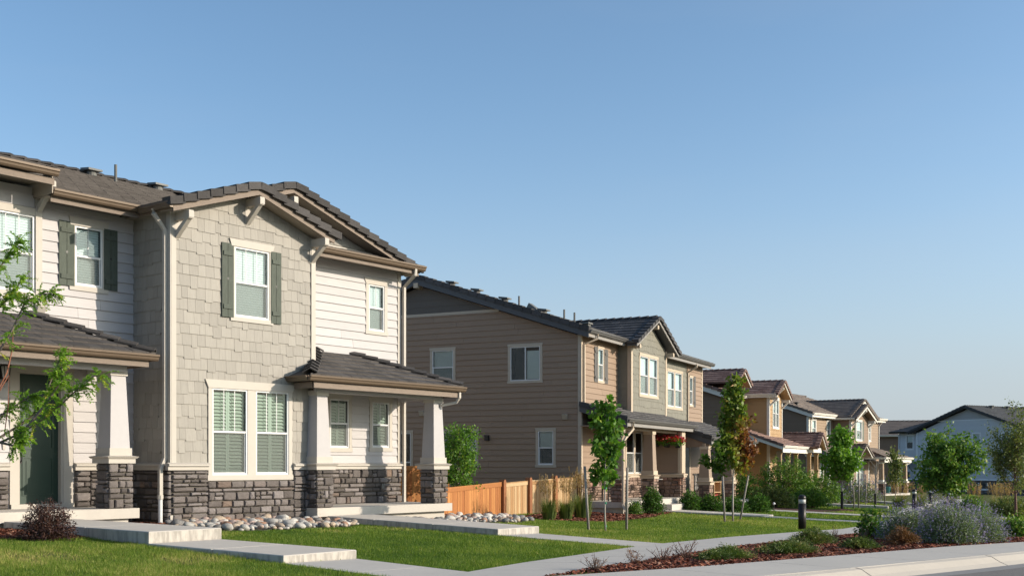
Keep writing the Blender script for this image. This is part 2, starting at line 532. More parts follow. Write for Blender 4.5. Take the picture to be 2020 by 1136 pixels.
    def one_stone(s, fr, a0, b0, a1, b1, d, mat_, parent, name):
        R = s.rng.uniform
        j = 0.007
        e = min(0.016, (a1 - a0) * 0.16, (b1 - b0) * 0.16)
        ring = [(a0 + R(0, j), b0 + R(0, j)), ((a0 + a1) / 2 + R(-.02, .02), b0 + R(-j / 2, j)), (a1 - R(0, j), b0 + R(0, j)), (a1 - R(-j / 2, j), (b0 + b1) / 2),
                (a1 - R(0, j), b1 - R(0, j)), ((a0 + a1) / 2 + R(-.02, .02), b1 - R(-j / 2, j)), (a0 + R(0, j), b1 - R(0, j)), (a0 + R(-j / 2, j), (b0 + b1) / 2)]
        ca, cb = (a0 + a1) / 2, (b0 + b1) / 2
        vs = [fpt(fr, a, b, 0.0) for a, b in ring]
        vs += [fpt(fr, a, b, d * 0.72) for a, b in ring]
        for a, b in ring:
            da = e * (1 if a < ca - 0.01 else (-1 if a > ca + 0.01 else 0)); db = e * (1 if b < cb - 0.01 else (-1 if b > cb + 0.01 else 0))
            vs.append(fpt(fr, a + da * R(.6, 1.3), b + db * R(.6, 1.3), d * R(0.88, 1.06)))
        vs.append(fpt(fr, ca + R(-.02, .02), cb, d * R(0.98, 1.16)))
        fs = []
        for i in range(8):
            k = (i + 1) % 8
            fs.append((i, k, 8 + k, 8 + i)); fs.append((8 + i, 8 + k, 16 + k, 16 + i)); fs.append((16 + i, 16 + k, 24))
        mb = MB(); mb.add(vs, fs)
        s.piece(name, mb, mat_, parent)

    # --- roof field of overlapping tiles; fr lies in the slope, b runs up the slope
    def tiles(s, fr, poly, mat_, parent, course=0.33, width=0.31, thick=0.03, name='roof_tile', z0=None, stag=True, underlay=True, lift=0.0):
        if underlay:
            mb = MB(); mb.prism(fr, poly, -0.06, 0.0)
            parent = s.part('roof', mb, mat_, parent)
        lo = min(p[1] for p in poly); hi = max(p[1] for p in poly); xl = min(p[0] for p in poly); xr = max(p[0] for p in poly)
        b = lo if z0 is None else z0
        k = 0
        while b < hi - 0.02:
            x = xl - (width / 2 if (k % 2 and stag) else 0.0)
            while x < xr:
                q = clip_rect(poly, x + 0.003, b, x + width - 0.003, b + course + 0.02)
                if len(q) >= 3 and area(q) > 0.002:
                    mb = MB()
                    j = s.rng.uniform(-0.003, 0.005); bb = b
                    mb.prism(fr, q, 0.001 + lift, lambda v: thick + lift + j + 0.032 * (1 - min(1, (v - bb) / course)))
                    nq = len(q)
                    for i_ in range(nq):
                        if abs(q[i_][1] - b) < 1e-6 and abs(q[(i_ + 1) % nq][1] - b) < 1e-6: mb.edge.add(2 + i_)
                    mb.mat2 = EDGE.get(mat_.name)
                    s.piece(name, mb, mat_, parent)
                x += width
            b += course; k += 1
        return parent
    def rake_tiles(s, p0, p1, out, mat_, parent, L=0.36, drop=0.15, top=0.22, name='rake_tile'):
        """tiles capping a gable edge from the eave p0 up to the apex p1; out = horizontal outward normal"""
        p0 = np.array(p0, float); p1 = np.array(p1, float); out = np.array(out, float)
        t = p1 - p0; Lt = np.linalg.norm(t); t /= Lt
        n = max(1, int(round(Lt / L))); L = Lt / n
        up = np.array((0, 0, 1.0)) - t * t[2]; up /= np.linalg.norm(up)
        for i in range(n):
            a = p0 + t * (i * L - 0.012); b = p0 + t * ((i + 1) * L + 0.03)
            if i == n - 1: b = p1
            la, lb = 0.05, 0.006
            pts = []
            for (q, l) in ((a, la), (b, lb)):
                o2 = out * (0.035 + l * 0.5)
                pts.append([q + o2 - np.array((0, 0, drop)) + up * l, q + o2 + up * (l + 0.03), q - out * top + up * (l + 0.03), q - out * top + up * (l - 0.02), q - out * 0.01 - np.array((0, 0, drop)) + up * l])
            m = len(pts[0])
            mb = MB()
            vs = pts[0] + pts[1]
            fs = [tuple(range(m - 1, -1, -1)), tuple(range(m, 2 * m))] + [(k, (k + 1) % m, m + (k + 1) % m, m + k) for k in range(m)]
            mb.add(vs, fs)
            s.piece(name, mb, mat_, parent)
    def cap_tiles(s, p0, p1, mat_, parent, w=0.13, L=0.36, h=0.05, name='ridge_tile', rise=0.055):
        """inverted-V caps along a hip or ridge, each end lifted over the one below"""
        p0 = np.array(p0, float); p1 = np.array(p1, float)
        t = p1 - p0; Lt = np.linalg.norm(t); t /= Lt
        n = max(1, int(round(Lt / L))); L = Lt / n
        side = np.cross(t, (0, 0, 1.0)); side /= np.linalg.norm(side); up = np.cross(side, t)
        for i in range(n):
            a = p0 + t * (i * L - 0.02); b = p0 + t * ((i + 1) * L + 0.05)
            vs = []
            for q, l in ((a, rise), (b, 0.012)):
                vs += [q - side * w + up * (l - h * .2 - .03), q - side * w + up * (l - h * .2), q + up * (l + h), q + side * w + up * (l - h * .2), q + side * w + up * (l - h * .2 - .03), q + up * (l + h - .03)]
            fs = [(0, 1, 2, 5), (5, 2, 3, 4), (6 + 5, 6 + 2, 6 + 1, 6 + 0), (6 + 4, 6 + 3, 6 + 2, 6 + 5)]
            fs += [(k, (k + 1) % 6, 6 + (k + 1) % 6, 6 + k)[::-1] for k in range(6)]
            mb = MB(); mb.add(vs, fs)
            s.piece(name, mb, mat_, parent)

    # --- gutters, downspouts, boards
    def gutter(s, p0, p1, out, mat_, size=0.115, name='gutter'):
        p0 = np.array(p0, float); p1 = np.array(p1, float); out = np.array(out, float); z = np.array((0, 0, 1.0)); k = size
        prof = [(0, 0), (0, -k), (0.55 * k, -k), (0.75 * k, -0.75 * k), (0.82 * k, -.45 * k), (k, -0.3 * k), (k * 1.03, 0), (k * .93, 0), (k * .9, -.2 * k), (.1 * k, -.2 * k)]
        vs = [p0 + out * a + z * b for a, b in prof] + [p1 + out * a + z * b for a, b in prof]
        n = len(prof)
        fs = [(i, (i + 1) % n, n + (i + 1) % n, n + i) for i in range(n)] + [tuple(range(n - 1, -1, -1)), tuple(range(n, 2 * n))]
        mb = MB(); mb.add(vs, fs)
        return s.part(name, mb, mat_)
    def downspout(s, pts, mat_, r=0.05, name='downspout'):
        mb = MB(); mb.tube(pts, r, 4)
        return s.part(name, mb, mat_)
    def board(s, fr, a0, b0, a1, b1, d0, d1, mat_, name, parent=None):
        mb = MB(); mb.fbox(fr, a0, b0, a1, b1, d0, d1)
        return s.part(name, mb, mat_, parent)
    def beam(s, p0, p1, w, h, mat_, name, parent=None):
        """board along p0-p1 (points on its top centre line), thickness w, height h"""
        p0 = np.array(p0, float); p1 = np.array(p1, float); t = (p1 - p0) / np.linalg.norm(p1 - p0)
        sd = np.cross(t, (0, 0, 1.0)); sd /= np.linalg.norm(sd); sd *= w / 2; z = np.array((0, 0, h))
        mb = MB(); mb.hexa([p0 - sd - z, p0 + sd - z, p1 + sd - z, p1 - sd - z, p0 - sd, p0 + sd, p1 + sd, p1 - sd])
        return s.part(name, mb, mat_, parent)
    def bracket(s, fr, a, b, mat_, out=0.40, w=0.11, h=0.16, leg=0.42, name='bracket', brace=True):
        """knee brace: block under the rake, diagonal strut, back plate; b is the top of the block"""
        mb = MB()
        mb.fbox(fr, a - w / 2, b - h, a + w / 2, b, 0.0, out)
        mb.fbox(fr, a - w / 2 - .004, b - h + .015, a + w / 2 + .004, b - .015, out + .0005, out + 0.012)
        if brace:
            mb.fbox(fr, a - w / 2 - .01, b - h - leg, a + w / 2 + .01, b - h - .001, 0.0, 0.03)
            P = lambda aa, bb, d: fpt(fr, aa, bb, d)
            w2 = w * .42
            mb.hexa([P(a - w2, b - h - leg + .01, .031), P(a + w2, b - h - leg + .01, .031), P(a + w2, b - h - leg + .15, .031), P(a - w2, b - h - leg + .15, .031),
                     P(a - w2, b - h, out * .93), P(a + w2, b - h, out * .93), P(a + w2, b - h, out * .93 - .13), P(a - w2, b - h, out * .93 - .13)])
        return s.part(name, mb, mat_)

    # --- windows: trim is the part, everything in it a sub-part
    def window(s, fr, u0, v0, u1, v1, cols=1, style='hung', tw=0.085, head=0.15, sill=0.10, flare=0.05, trim=None, muntins=1, cover='blind', mull=0.14, proud=0.035, bottom_screen=True, upper_frac=0.5, cover_frac=1.0, label=None, detail=True):
        trim = trim or M_TRIM
        mb = MB()
        # head with flared ends
        if head > 0:
            e = flare
            mb.prism(fr, [(u0 - tw, v1), (u1 + tw, v1), (u1 + tw + e, v1 + head), (u0 - tw - e, v1 + head)], -0.02, proud + 0.012)
        if sill > 0:
            mb.fbox(fr, u0 - tw - .02, v0 - sill, u1 + tw + .02, v0, -0.02, proud + 0.008)
        if tw > 0:
            mb.fbox(fr, u0 - tw, v0 + .0005, u0, v1 - .0005, -0.02, proud)
            mb.fbox(fr, u1, v0 + .0005, u1 + tw, v1 - .0005, -0.02, proud)
        cw = (u1 - u0 - mull * (cols - 1)) / cols
        for c in range(1, cols):
            x = u0 + c * cw + (c - 1) * mull
            mb.fbox(fr, x, v0 + .0005, x + mull, v1 - .0005, -0.02, proud - .004)
        win = s.part('window', mb, trim)
        if label: win['label'] = label
        # open box behind the panes, coloured near-black to stand for the room's shade
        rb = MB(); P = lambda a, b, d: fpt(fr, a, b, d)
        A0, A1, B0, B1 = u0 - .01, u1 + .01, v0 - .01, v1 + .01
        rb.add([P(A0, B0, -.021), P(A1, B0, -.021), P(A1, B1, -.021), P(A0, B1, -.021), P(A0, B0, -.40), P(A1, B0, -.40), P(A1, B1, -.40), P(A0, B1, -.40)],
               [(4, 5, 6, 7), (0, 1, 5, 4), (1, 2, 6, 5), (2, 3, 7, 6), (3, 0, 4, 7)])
        s.part('interior_shade', rb, M_ROOM, win)
        for c in range(cols):
            a0 = u0 + c * (cw + mull); a1 = a0 + cw
            f = MB(); fw = 0.035
            f.fbox(fr, a0, v0, a0 + fw, v1, -.02, .022); f.fbox(fr, a1 - fw, v0, a1, v1, -.02, .022)
            f.fbox(fr, a0 + fw, v0, a1 - fw, v0 + fw, -.02, .022); f.fbox(fr, a0 + fw, v1 - fw, a1 - fw, v1, -.02, .022)
            i0, i1, j0, j1 = a0 + fw, a1 - fw, v0 + fw, v1 - fw
            if style == 'hung':
                m = v0 + (v1 - v0) * upper_frac
                f.fbox(fr, i0, m - .02, i1, m + .022, -.02, .012)
                # lower sash stiles sit back
                f.fbox(fr, i0, j0, i0 + .022, m - .02, -.03, -.006); f.fbox(fr, i1 - .022, j0, i1, m - .02, -.03, -.006)
                f.fbox(fr, i0 + .022, j0, i1 - .022, j0 + .022, -.03, -.006)
                panes = [(i0, m + .022, i1, j1, 'upper'), (i0 + .022, j0 + .022, i1 - .022, m - .02, 'lower')]
            elif style == 'slider':
                m = (a0 + a1) / 2
                f.fbox(fr, m - .02, j0, m + .02, j1, -.02, .01)
                panes = [(i0, j0, m - .02, j1, 'left'), (m + .02, j0, i1, j1, 'right')]
            else:
                panes = [(i0, j0, i1, j1, 'one')]
            s.part('frame', f, M_VINYL, win)
            for (x0, y0, x1, y1, w) in panes:
                g = MB(); d = -.012 if w != 'lower' else -.02
                g.add([P(x0, y0, d), P(x1, y0, d), P(x1, y1, d), P(x0, y1, d)], [(0, 1, 2, 3)])
                s.part('pane', g, M_GLASS, win)
                if w == 'upper' and muntins:
                    for q in range(muntins):
                        mm = MB(); xx = x0 + (x1 - x0) * (q + 1) / (muntins + 1)
                        mm.fbox(fr, xx - .008, y0, xx + .008, y1, -.011, -.004)
                        s.part('muntin', mm, M_VINYL, win)
                if (w == 'lower' or w == 'left') and bottom_screen:
                    g = MB(); g.add([P(x0, y0, -.004), P(x1, y0, -.004), P(x1, y1, -.004), P(x0, y1, -.004)], [(0, 1, 2, 3)])
                    s.part('insect_screen', g, M_SCREEN, win)
            if cover == 'blind':
                bm = MB(); y = j1
                stepv = 0.05 if detail else 0.12
                low = j1 - (j1 - j0) * cover_frac
                while y > low + .03:
                    bm.add([P(i0, y, -.075), P(i1, y, -.075), P(i1, y - stepv * 1.0, -.060), P(i0, y - stepv * 1.0, -.060)], [(0, 3, 2, 1)])
                    y -= stepv
                s.part('blind', bm, M_BLIND, win)
            elif cover == 'shutter':
                sm = MB(); half = (i0 + i1) / 2
                for (x0, x1) in ((i0, half - .002), (half + .002, i1)):
                    sm.fbox(fr, x0, j0, x0 + .045, j1, -.085, -.06); sm.fbox(fr, x1 - .045, j0, x1, j1, -.085, -.06)
                    y = j0 + .03
                    while y < j1 - .06:
                        sm.add([P(x0 + .045, y, -.045), P(x1 - .045, y, -.045), P(x1 - .045, y + .066, -.095), P(x0 + .045, y + .066, -.095)], [(0, 1, 2, 3)])
                        y += .072
                s.part('plantation_shutter', sm, M_SLAT_GREEN, win)
            elif cover == 'drape':
                bm = MB(); N = 14; pts0 = []; pts1 = []
                for q in range(N + 1):
                    x = i0 + (i1 - i0) * q / N; d = -.07 - .02 * (q % 2)
                    pts0.append(P(x, j1 - (j1 - j0) * cover_frac, d)); pts1.append(P(x, j1, d))
                bm.add(pts0 + pts1, [(q, q + 1, N + 2 + q, N + 1 + q) for q in range(N)])
                s.part('drape', bm, M_BLIND, win)
        return win

    def hole(s, u0, v0, u1, v1, tw=0.085, head=0.15, sill=0.10):
        """footprint of the trim, for the cladding"""
        return (u0 - tw, v0 - sill, u1 + tw, v1 + head)
    def shutter(s, fr, a0, b0, a1, b1, mat_):
        mb = MB(); m = (a0 + a1) / 2
        mb.fbox(fr, a0, b0, m - .005, b1, .02, .048); mb.fbox(fr, m + .005, b0, a1, b1, .02, .046)
        o = s.part('shutter', mb, mat_)
        h = b1 - b0
        for f in (.14, .86):
            t = MB(); t.fbox(fr, a0 + .03, b0 + h * f - .045, a1 - .03, b0 + h * f + .045, .0485, .068)
            s.part('batten', t, mat_, o)
        d = MB(); c = b0 + h * .52
        d.prism(fr, [(m - .025, c), (m, c - .03), (m + .025, c), (m, c + .03)], .03, .0495)
        s.part('cutout', d, M_BLACK, o)
        return o
    def column(s, x0, y0, w, zf, zcap, ztop, side_label=None, mats=(M_STONE, M_MORTAR, M_TRIM, M_SHAFT), shaft=(0.40, 0.30), d=None, stones=True, top=.11):
        """stone pier with cap, tapered boxed shaft; (x0,y0) front left corner of the pier, front faces -Y"""
        d = d or w
        ms, mm, mt, mf = mats
        t = 0.055
        mb = MB(); mb.box(x0 + t, y0 + t, zf, x0 + w - t, y0 + d - t, zcap - .14)
        c = s.part('column', mb, mm)
        if stones:
            s.stones(FRONT(y0 + t, x0 + t), [(0, zf, w - 2 * t, zcap - .145)], ms, c, wrapl=t * .8, wrapr=t * .8, ws=(.12, .34), depth=(.035, .07))
            s.stones(LEFT(x0 + t, y0 + d - t), [(0, zf, d - 2 * t, zcap - .145)], ms, c, ws=(.12, .34), wrapl=0.0, wrapr=-.002, depth=(.035, .07))
            s.stones(RIGHT(x0 + w - t, y0 + t), [(0, zf, d - 2 * t, zcap - .145)], ms, c, ws=(.12, .34), wrapl=-.002, depth=(.035, .07))
        cb = MB(); e = .015
        cb.box(x0 - e, y0 - e, zcap - .14, x0 + w + e, y0 + d + e, zcap - .05)
        e = .065
        cb.hexa([(x0 - e + .03, y0 - e + .03, zcap - .049), (x0 + w + e - .03, y0 - e + .03, zcap - .049), (x0 + w + e - .03, y0 + d + e - .03, zcap - .049), (x0 - e + .03, y0 + d + e - .03, zcap - .049),
                 (x0 - e, y0 - e, zcap - .012), (x0 + w + e, y0 - e, zcap - .012), (x0 + w + e, y0 + d + e, zcap - .012), (x0 - e, y0 + d + e, zcap - .012)])
        cb.hexa([(x0 - e, y0 - e, zcap - .0115), (x0 + w + e, y0 - e, zcap - .0115), (x0 + w + e, y0 + d + e, zcap - .0115), (x0 - e, y0 + d + e, zcap - .0115),
                 (x0 + .05, y0 + .05, zcap + .012), (x0 + w - .05, y0 + .05, zcap + .012), (x0 + w - .05, y0 + d - .05, zcap + .012), (x0 + .05, y0 + d - .05, zcap + .012)])
        s.part('cap', cb, mt, c)
        cx, cy = x0 + w / 2, y0 + d / 2
        sh = MB(); a, b = shaft[0] / 2, shaft[1] / 2
        sh.hexa([(cx - a, cy - a, zcap + .15), (cx + a, cy - a, zcap + .15), (cx + a, cy + a, zcap + .15), (cx - a, cy + a, zcap + .15),
                 (cx - b, cy - b, ztop - top), (cx + b, cy - b, ztop - top), (cx + b, cy + b, ztop - top), (cx - b, cy + b, ztop - top)])
        s.part('shaft', sh, mf, c)
        tb = MB(); a2 = a + .028
        tb.box(cx - a2, cy - a2, zcap + .006, cx + a2, cy + a2, zcap + .15)
        s.part('base_trim', tb, mt, c)
        tb = MB(); b2 = b + .028
        tb.box(cx - b2, cy - b2, ztop - top, cx + b2, cy + b2, ztop)
        s.part('top_trim', tb, mt, c)
        return c
    def water_table(s, fr, a0, a1, z=0.02, mat_=None, parent=None):
        """two-step ledge on top of the stone"""
        mb = MB()
        mb.fbox(fr, a0, z - .13, a1, z - .05, 0.001, .085)
        mb.prism(fr, [(a0, z - .0495), (a1, z - .0495), (a1, z - .012), (a0, z - .012)], .001, .125)
        mb.prism(fr, [(a0, z - .0115), (a1, z - .0115), (a1, z + .02), (a0, z + .02)], .001, lambda b: .125 if b < z else .04)
        return s.part('water_table', mb, mat_ or M_TRIM)
    def lantern(s, p, out):
        """wall lantern: back plate, arm, cage with a glass body, domed cap"""
        x, y, z = p; ox, oy = out
        mb = MB(); c = (x + ox * .16, y + oy * .16)
        mb.box(x - .05, y - .05, z - .12, x + .05, y + .05, z + .12)
        mb.tube([(x, y, z + .05), (x + ox * .1, y + oy * .1, z + .2), (c[0], c[1], z + .2)], .012, 6)
        mb.lathe((c[0], c[1], z), [(.09, .11), (.10, .12), (.06, .17), (.02, .2), (.012, .25)], 10)
        mb.lathe((c[0], c[1], z), [(.02, -.18), (.05, -.14), (.055, -.12)], 10)
        for k in range(4):
            a = math.pi / 4 + k * math.pi / 2
            mb.tube([(c[0] + .055 * math.cos(a), c[1] + .055 * math.sin(a), z - .13), (c[0] + .09 * math.cos(a), c[1] + .09 * math.sin(a), z + .115)], .008, 4)
        o = s.part('wall_lantern', mb, M_BLACK)
        g = MB(); g.lathe((c[0], c[1], z), [(.048, -.12), (.082, .108)], 10)
        s.part('lantern_glass', g, mat('lantern_glass', (0.55, 0.56, 0.55), rough=0.15, var=0, namt=0), o, True)
        return o
# ================================================================== HOUSE 1 (white and taupe, left)
def house_one():
    H = House('townhouse', 'white and taupe two-storey townhouse with dark stone base, nearest, at the left', (-6.748, 22.46), 38.5, -1.25)
    fD, fB, fS, fW = FRONT(1.29), FRONT(0.0), LEFT(0.0, 1.29), FRONT(1.184)
    FLL, FLR = -0.83, -0.955            # porch floors
    # ---------- door wall (left unit)
    w2 = (-1.31, 3.51, -0.71, 4.68); wl = (-3.95, 3.25, -2.14, 4.72)
    door = (-2.47, -0.80, -1.56, 1.76)
    holes = [w2, wl, (door[0], -0.9, door[2], door[3])]
    poly = [(-6.2, -1.2), (0, -1.2), (0, 5.25), (-6.2, 5.25)]
    wall = H.wall(fD, poly, holes, M_WHITE)
    h2 = (w2[0] - .10, w2[1] - .10, w2[2] + .12, w2[3] + .16)
    dcase = (-2.63, -0.9, -1.34, 1.90)
    up = [(-6.2, 0.03), (0, 0.03), (0, 5.0), (-6.2, 5.0)]
    H.clad(fD, up, [h2, (wl[0] - .1, wl[1] - .12, -2.0, 5.1), dcase], M_WHITE, wall, 'siding_plank', 0.203)
    H.stones(FRONT(1.275), [(-6.2, FLL, -2.66, -.12), (-1.31, FLL, -1.0, -.12), (-1.0, -1.2, -0.0, -.12)], M_STONE, wall)
    H.board(fD, -6.2, -1.2, -2.66, -.11, 0.001, .014, M_MORTAR, 'mortar', wall); H.board(fD, -1.31, -1.2, 0, -.11, 0.001, .014, M_MORTAR, 'mortar', wall)
    H.water_table(fD, -6.2, -2.64, .02); H.water_table(fD, -1.33, -0.13, .02)
    H.window(fD, *w2, tw=.10, head=.16, sill=.10, flare=.03, muntins=1)
    H.shutter(fD, -1.65, 3.48, -1.33, 4.73, M_SHUTTER); H.shutter(fD, -0.69, 3.49, -0.39, 4.71, M_SHUTTER)
    H.window(fD, *wl, cols=2, tw=.10, head=.14, sill=.12, flare=0.0, muntins=2, mull=.12)
    H.board(fD, -2.13, 2.5, -2.0, 5.14, .0, .055, M_TRIM, 'pilaster')
    H.board(fD, -3.95, 4.87, -2.14, 5.10, .002, .03, M_WHITE, 'frieze_board')
    # vent hood
    mb = MB(); mb.hexa([fpt(fD, -2.12, 2.86, 0), fpt(fD, -1.96, 2.86, 0), fpt(fD, -1.96, 2.86, .05), fpt(fD, -2.12, 2.86, .05), fpt(fD, -2.12, 3.02, 0), fpt(fD, -1.96, 3.02, 0), fpt(fD, -1.96, 3.0, .14), fpt(fD, -2.12, 3.0, .14)][::-1])
    mb.fbox(fD, -2.14, 2.84, -1.94, 3.04, 0.002, .02)
    H.part('vent_hood', mb, M_TRIM)
    # door
    mb = MB(); x0, z0, x1, z1 = door
    mb.fbox(fD, -2.63, z0, x0, z1, -.02, .04); mb.fbox(fD, x1, z0, -1.36, z1, -.02, .04); mb.fbox(fD, -2.65, z1 + .0005, -1.34, z1 + .14, -.02, .05)
    mb.fbox(fD, x0 + .0005, z0, x0 + .04, z1, -.14, .02); mb.fbox(fD, x1 - .04, z0, x1 - .0005, z1, -.14, .02); mb.fbox(fD, x0 + .041, z1 - .04, x1 - .041, z1 - .0005, -.14, .02)
    mb.fbox(fD, -2.63, z0 - .06, -1.36, z0 + .055, -.14, .09)
    case = H.part('door_casing', mb, M_TRIM)
    mb = MB(); mb.fbox(fD, x0 + .041, z0 + .056, x1 - .041, z1 - .041, -.13, -.085)
    d = H.part('door', mb, M_DOOR)
    for (b0, b1) in ((z0 + .24, z0 + .92), (z0 + 1.12, z1 - .22)):
        a0, a1 = x0 + .17, x1 - .17
        pm = MB()
        pm.fbox(fD, a0 - .03, b0 - .03, a1 + .03, b0, -.0849, -.072); pm.fbox(fD, a0 - .03, b1, a1 + .03, b1 + .03, -.0849, -.072)
        pm.fbox(fD, a0 - .03, b0 + .0005, a0, b1 - .0005, -.0849, -.072); pm.fbox(fD, a1, b0 + .0005, a1 + .03, b1 - .0005, -.0849, -.072)
        pm.prism(fD, [(a0 + .05, b0 + .05), (a1 - .05, b0 + .05), (a1 - .05, b1 - .05), (a0 + .05, b1 - .05)], -.0849, -.075)
        H.part('door_panel', pm, M_DOOR, d)
    hm = MB(); hx = x0 + .10
    hm.fbox(fD, hx - .03, .02, hx + .03, .34, -.0849, -.07); hm.tube([fpt(fD, hx, .05, -.07), fpt(fD, hx, .08, -.02), fpt(fD, hx, .2, -.02), fpt(fD, hx, .22, -.07)], .012, 6)
    H.part('door_handle', hm, M_BLACK, d)
    H.lantern((-2.80, 1.24, 1.70), (0, -1))
    mb = MB(); mb.fbox(fD, -2.77, .28, -2.72, .40, .03, .05); H.part('doorbell', mb, M_TRIM)
    # ---------- bay: side (shade) and front
    ss = H.wall(fS, [(0, -1.2), (1.29, -1.2), (1.29, 5.05), (0, 5.05)], [], M_TAUPE)
    H.clad(fS, [(0.02, .03), (1.29, .03), (1.29, 5.05), (0.02, 5.05)], [], M_TAUPE, ss, 'shingle', 0.236, width=.21, stagger=.035, lap=.014)
    H.board(fS, 0, -1.2, 1.29, -.11, 0.001, .014, M_MORTAR, 'mortar', ss)
    H.stones(LEFT(-.014, 1.29), [(0, -1.12, 1.29, -.12)], M_STONE, ss, wrapr=.04)
    H.water_table(fS, 0.02, 1.29 - .0, .02)
    wu = (1.53, 3.08, 2.44, 4.545); wlo = (0.97, -.215, 2.98, 1.57)
    gable = [(0, -1.2), (3.74, -1.2), (3.74, 5.02), (1.87, 5.65), (0, 5.02)]
    bf = H.wall(fB, gable, [wu, wlo], M_TAUPE)
    gcl = [(0.10, .03), (3.62, .03), (3.62, 5.05), (1.87, 5.635), (.10, 5.045)]
    H.clad(fB, gcl, [(wu[0] - .085, wu[1] - .09, wu[2] + .085, wu[3] + .15), (wlo[0] - .12, wlo[1] - .11, wlo[2] + .12, wlo[3] + .17)], M_TAUPE, bf, 'shingle', 0.236, width=.20, stagger=.035, lap=.014)
    H.board(fB, -.008, -.10, .098, 5.03, .002, .04, M_TRIM, 'corner_board'); H.board(fS, 1.19, -.09, 1.329, 5.03, .012, .04, M_TRIM, 'corner_board')
    H.board(fB, 3.622, -.1, 3.745, 5.03, .002, .04, M_TRIM, 'corner_board')
    H.window(fB, *wu, tw=.085, head=.15, sill=.09, flare=.05, muntins=2)
    H.shutter(fB, 1.20, 3.05, 1.445 + .05, 4.58, M_SHUTTER); H.shutter(fB, 2.48, 3.03, 2.76, 4.57, M_SHUTTER)
    H.window(fB, *wlo, cols=2, tw=.10, head=.17, sill=.11, flare=.08, muntins=2, cover='shutter', mull=.22)
    H.board(fB, 0, -1.2, .84, -.11, 0.001, .014, M_MORTAR, 'mortar', bf); H.board(fB, 3.1, -1.2, 3.74, -.11, .001, .014, M_MORTAR, 'mortar', bf); H.board(fB, .84, -1.2, 3.1, -.34, .001, .014, M_MORTAR, 'mortar', bf)
    H.stones(FRONT(-.014), [(.0, -1.16, .84, -.12), (.84, -1.16, 3.10, -.335), (3.10, -1.16, 3.74, -.12)], M_STONE, bf, wrapl=0.0)
    H.water_table(fB, -.12, .86, .02); H.water_table(fB, 3.09, 3.62, .02)
    mb = MB(); mb.box(-.05, -.06, -1.5, .12, .06, -1.0); H.part('foundation', mb, M_CONC)
    # bay roof: fascias, rake tiles, brackets, gutter
    yf = -.42; s3 = 1 / 3.0
    apx = 1.87
    for sgn in (-1, 1):
        e = apx + sgn * 2.10
        zt = lambda x: 5.80 - abs(x - apx) * s3
        fr = FRONT(yf)
        poly = [(apx, zt(apx) - .185), (e, zt(e) - .185), (e, zt(e)), (apx, zt(apx))]
        if sgn < 0: poly = poly[::-1]
        mb = MB(); mb.prism(fr, poly, -.035, 0.0)
        H.part('fascia', mb, M_FASCIA)
        mb = MB(); mb.hexa([(apx, yf + .036, zt(apx) - .15), (e, yf + .036, zt(e) - .15), (e, .02, zt(e) - .15), (apx, .02, zt(apx) - .15),
                            (apx, yf + .036, zt(apx) - .10), (e, yf + .036, zt(e) - .10), (e, .02, zt(e) - .10), (apx, .02, zt(apx) - .10)])
        H.part('soffit', mb, M_SOFFIT)
        # roof slope sheet
        e2 = apx + sgn * 2.2
        L = math.hypot(2.2, 2.2 * s3)
        fr2 = frame((e2, yf, 5.80 - 2.2 * s3), (0, -sgn, 0), (-sgn * 2.2, 0, 2.2 * s3)) 
        a0, a1 = (0.0, 3.6)
        rp = [(-sgn * a0 if sgn < 0 else -a1, 0), (a1 if sgn < 0 else a0, 0), (a1 if sgn < 0 else a0, L), (-sgn * a0 if sgn < 0 else -a1, L)]
        if sgn < 0: rp = [(0, 0), (-3.6, 0), (-3.6, L), (0, L)]; fr2 = frame((e2, yf, 5.80 - 2.2 * s3), (0, -1, 0), (2.2, 0, 2.2 * s3)); rp = [(-3.6, 0), (0, 0), (0, L), (-3.6, L)]
        else: fr2 = frame((e2, yf, 5.80 - 2.2 * s3), (0, 1, 0), (-2.2, 0, 2.2 * s3)); rp = [(0, 0), (3.6, 0), (3.6, L), (0, L)]
        H.tiles(fr2, rp, M_TILE, None, z0=0.0)
        H.rake_tiles((e2, yf - .03, 5.83 - 2.2 * s3), (apx + sgn * .0, yf - .03, 5.84), (0, -1, 0), M_TILE, H.root, L=.345, drop=.125)
    fr = FRONT(0.0)
    H.bracket(fr, .12, 4.985, M_TRIM, out=.50, leg=.36); H.bracket(fr, apx, 5.56, M_TRIM, out=.50, leg=.38); H.bracket(fr, 3.66, 4.985, M_TRIM, out=.50, leg=.36)
    H.gutter((-.24, yf + .0, 5.10), (-.24, .62, 5.10), (-1, 0, 0), M_GUTTER)
    H.beam((-.22, yf + .001, 5.085), (-.22, .75, 5.085), .03, .12, M_FASCIA, 'fascia')
    mb = MB(); mb.box(-.205, yf + .04, 4.985, .0, 1.28, 5.0); H.part('soffit', mb, M_SOFFIT)
    H.downspout([(-.30, .14, 5.02), (-.30, .14, 4.93), (-.075, .09, 4.62), (-.075, .09, .14), (-.18, .09, -.09), (-.18, .09, -.62)], M_TRIM, .052)
    mb = MB(); mb.tube([(-.18, .09, -.62), (-.18, .09, -1.25)], .045, 10); H.part('downspout_pipe', mb, M_VINYL)
    mb = MB(); mb.tube([(-.18, .09, -.60), (-.18, .09, -.68)], .062, 8); H.part('downspout_collar', mb, M_TRIM)
    # ---------- wing wall, pent roof and front gable above it
    ww = (6.56, 3.345, 7.11, 4.50); p1 = (5.27, .405, 5.89, 1.585); p2 = (6.68, .43, 7.29, 1.565)
    wg = H.wall(fW, [(3.6, -1.2), (7.66, -1.2), (7.66, 5.0), (3.6, 5.0)], [ww, p1, p2], M_WHITE)
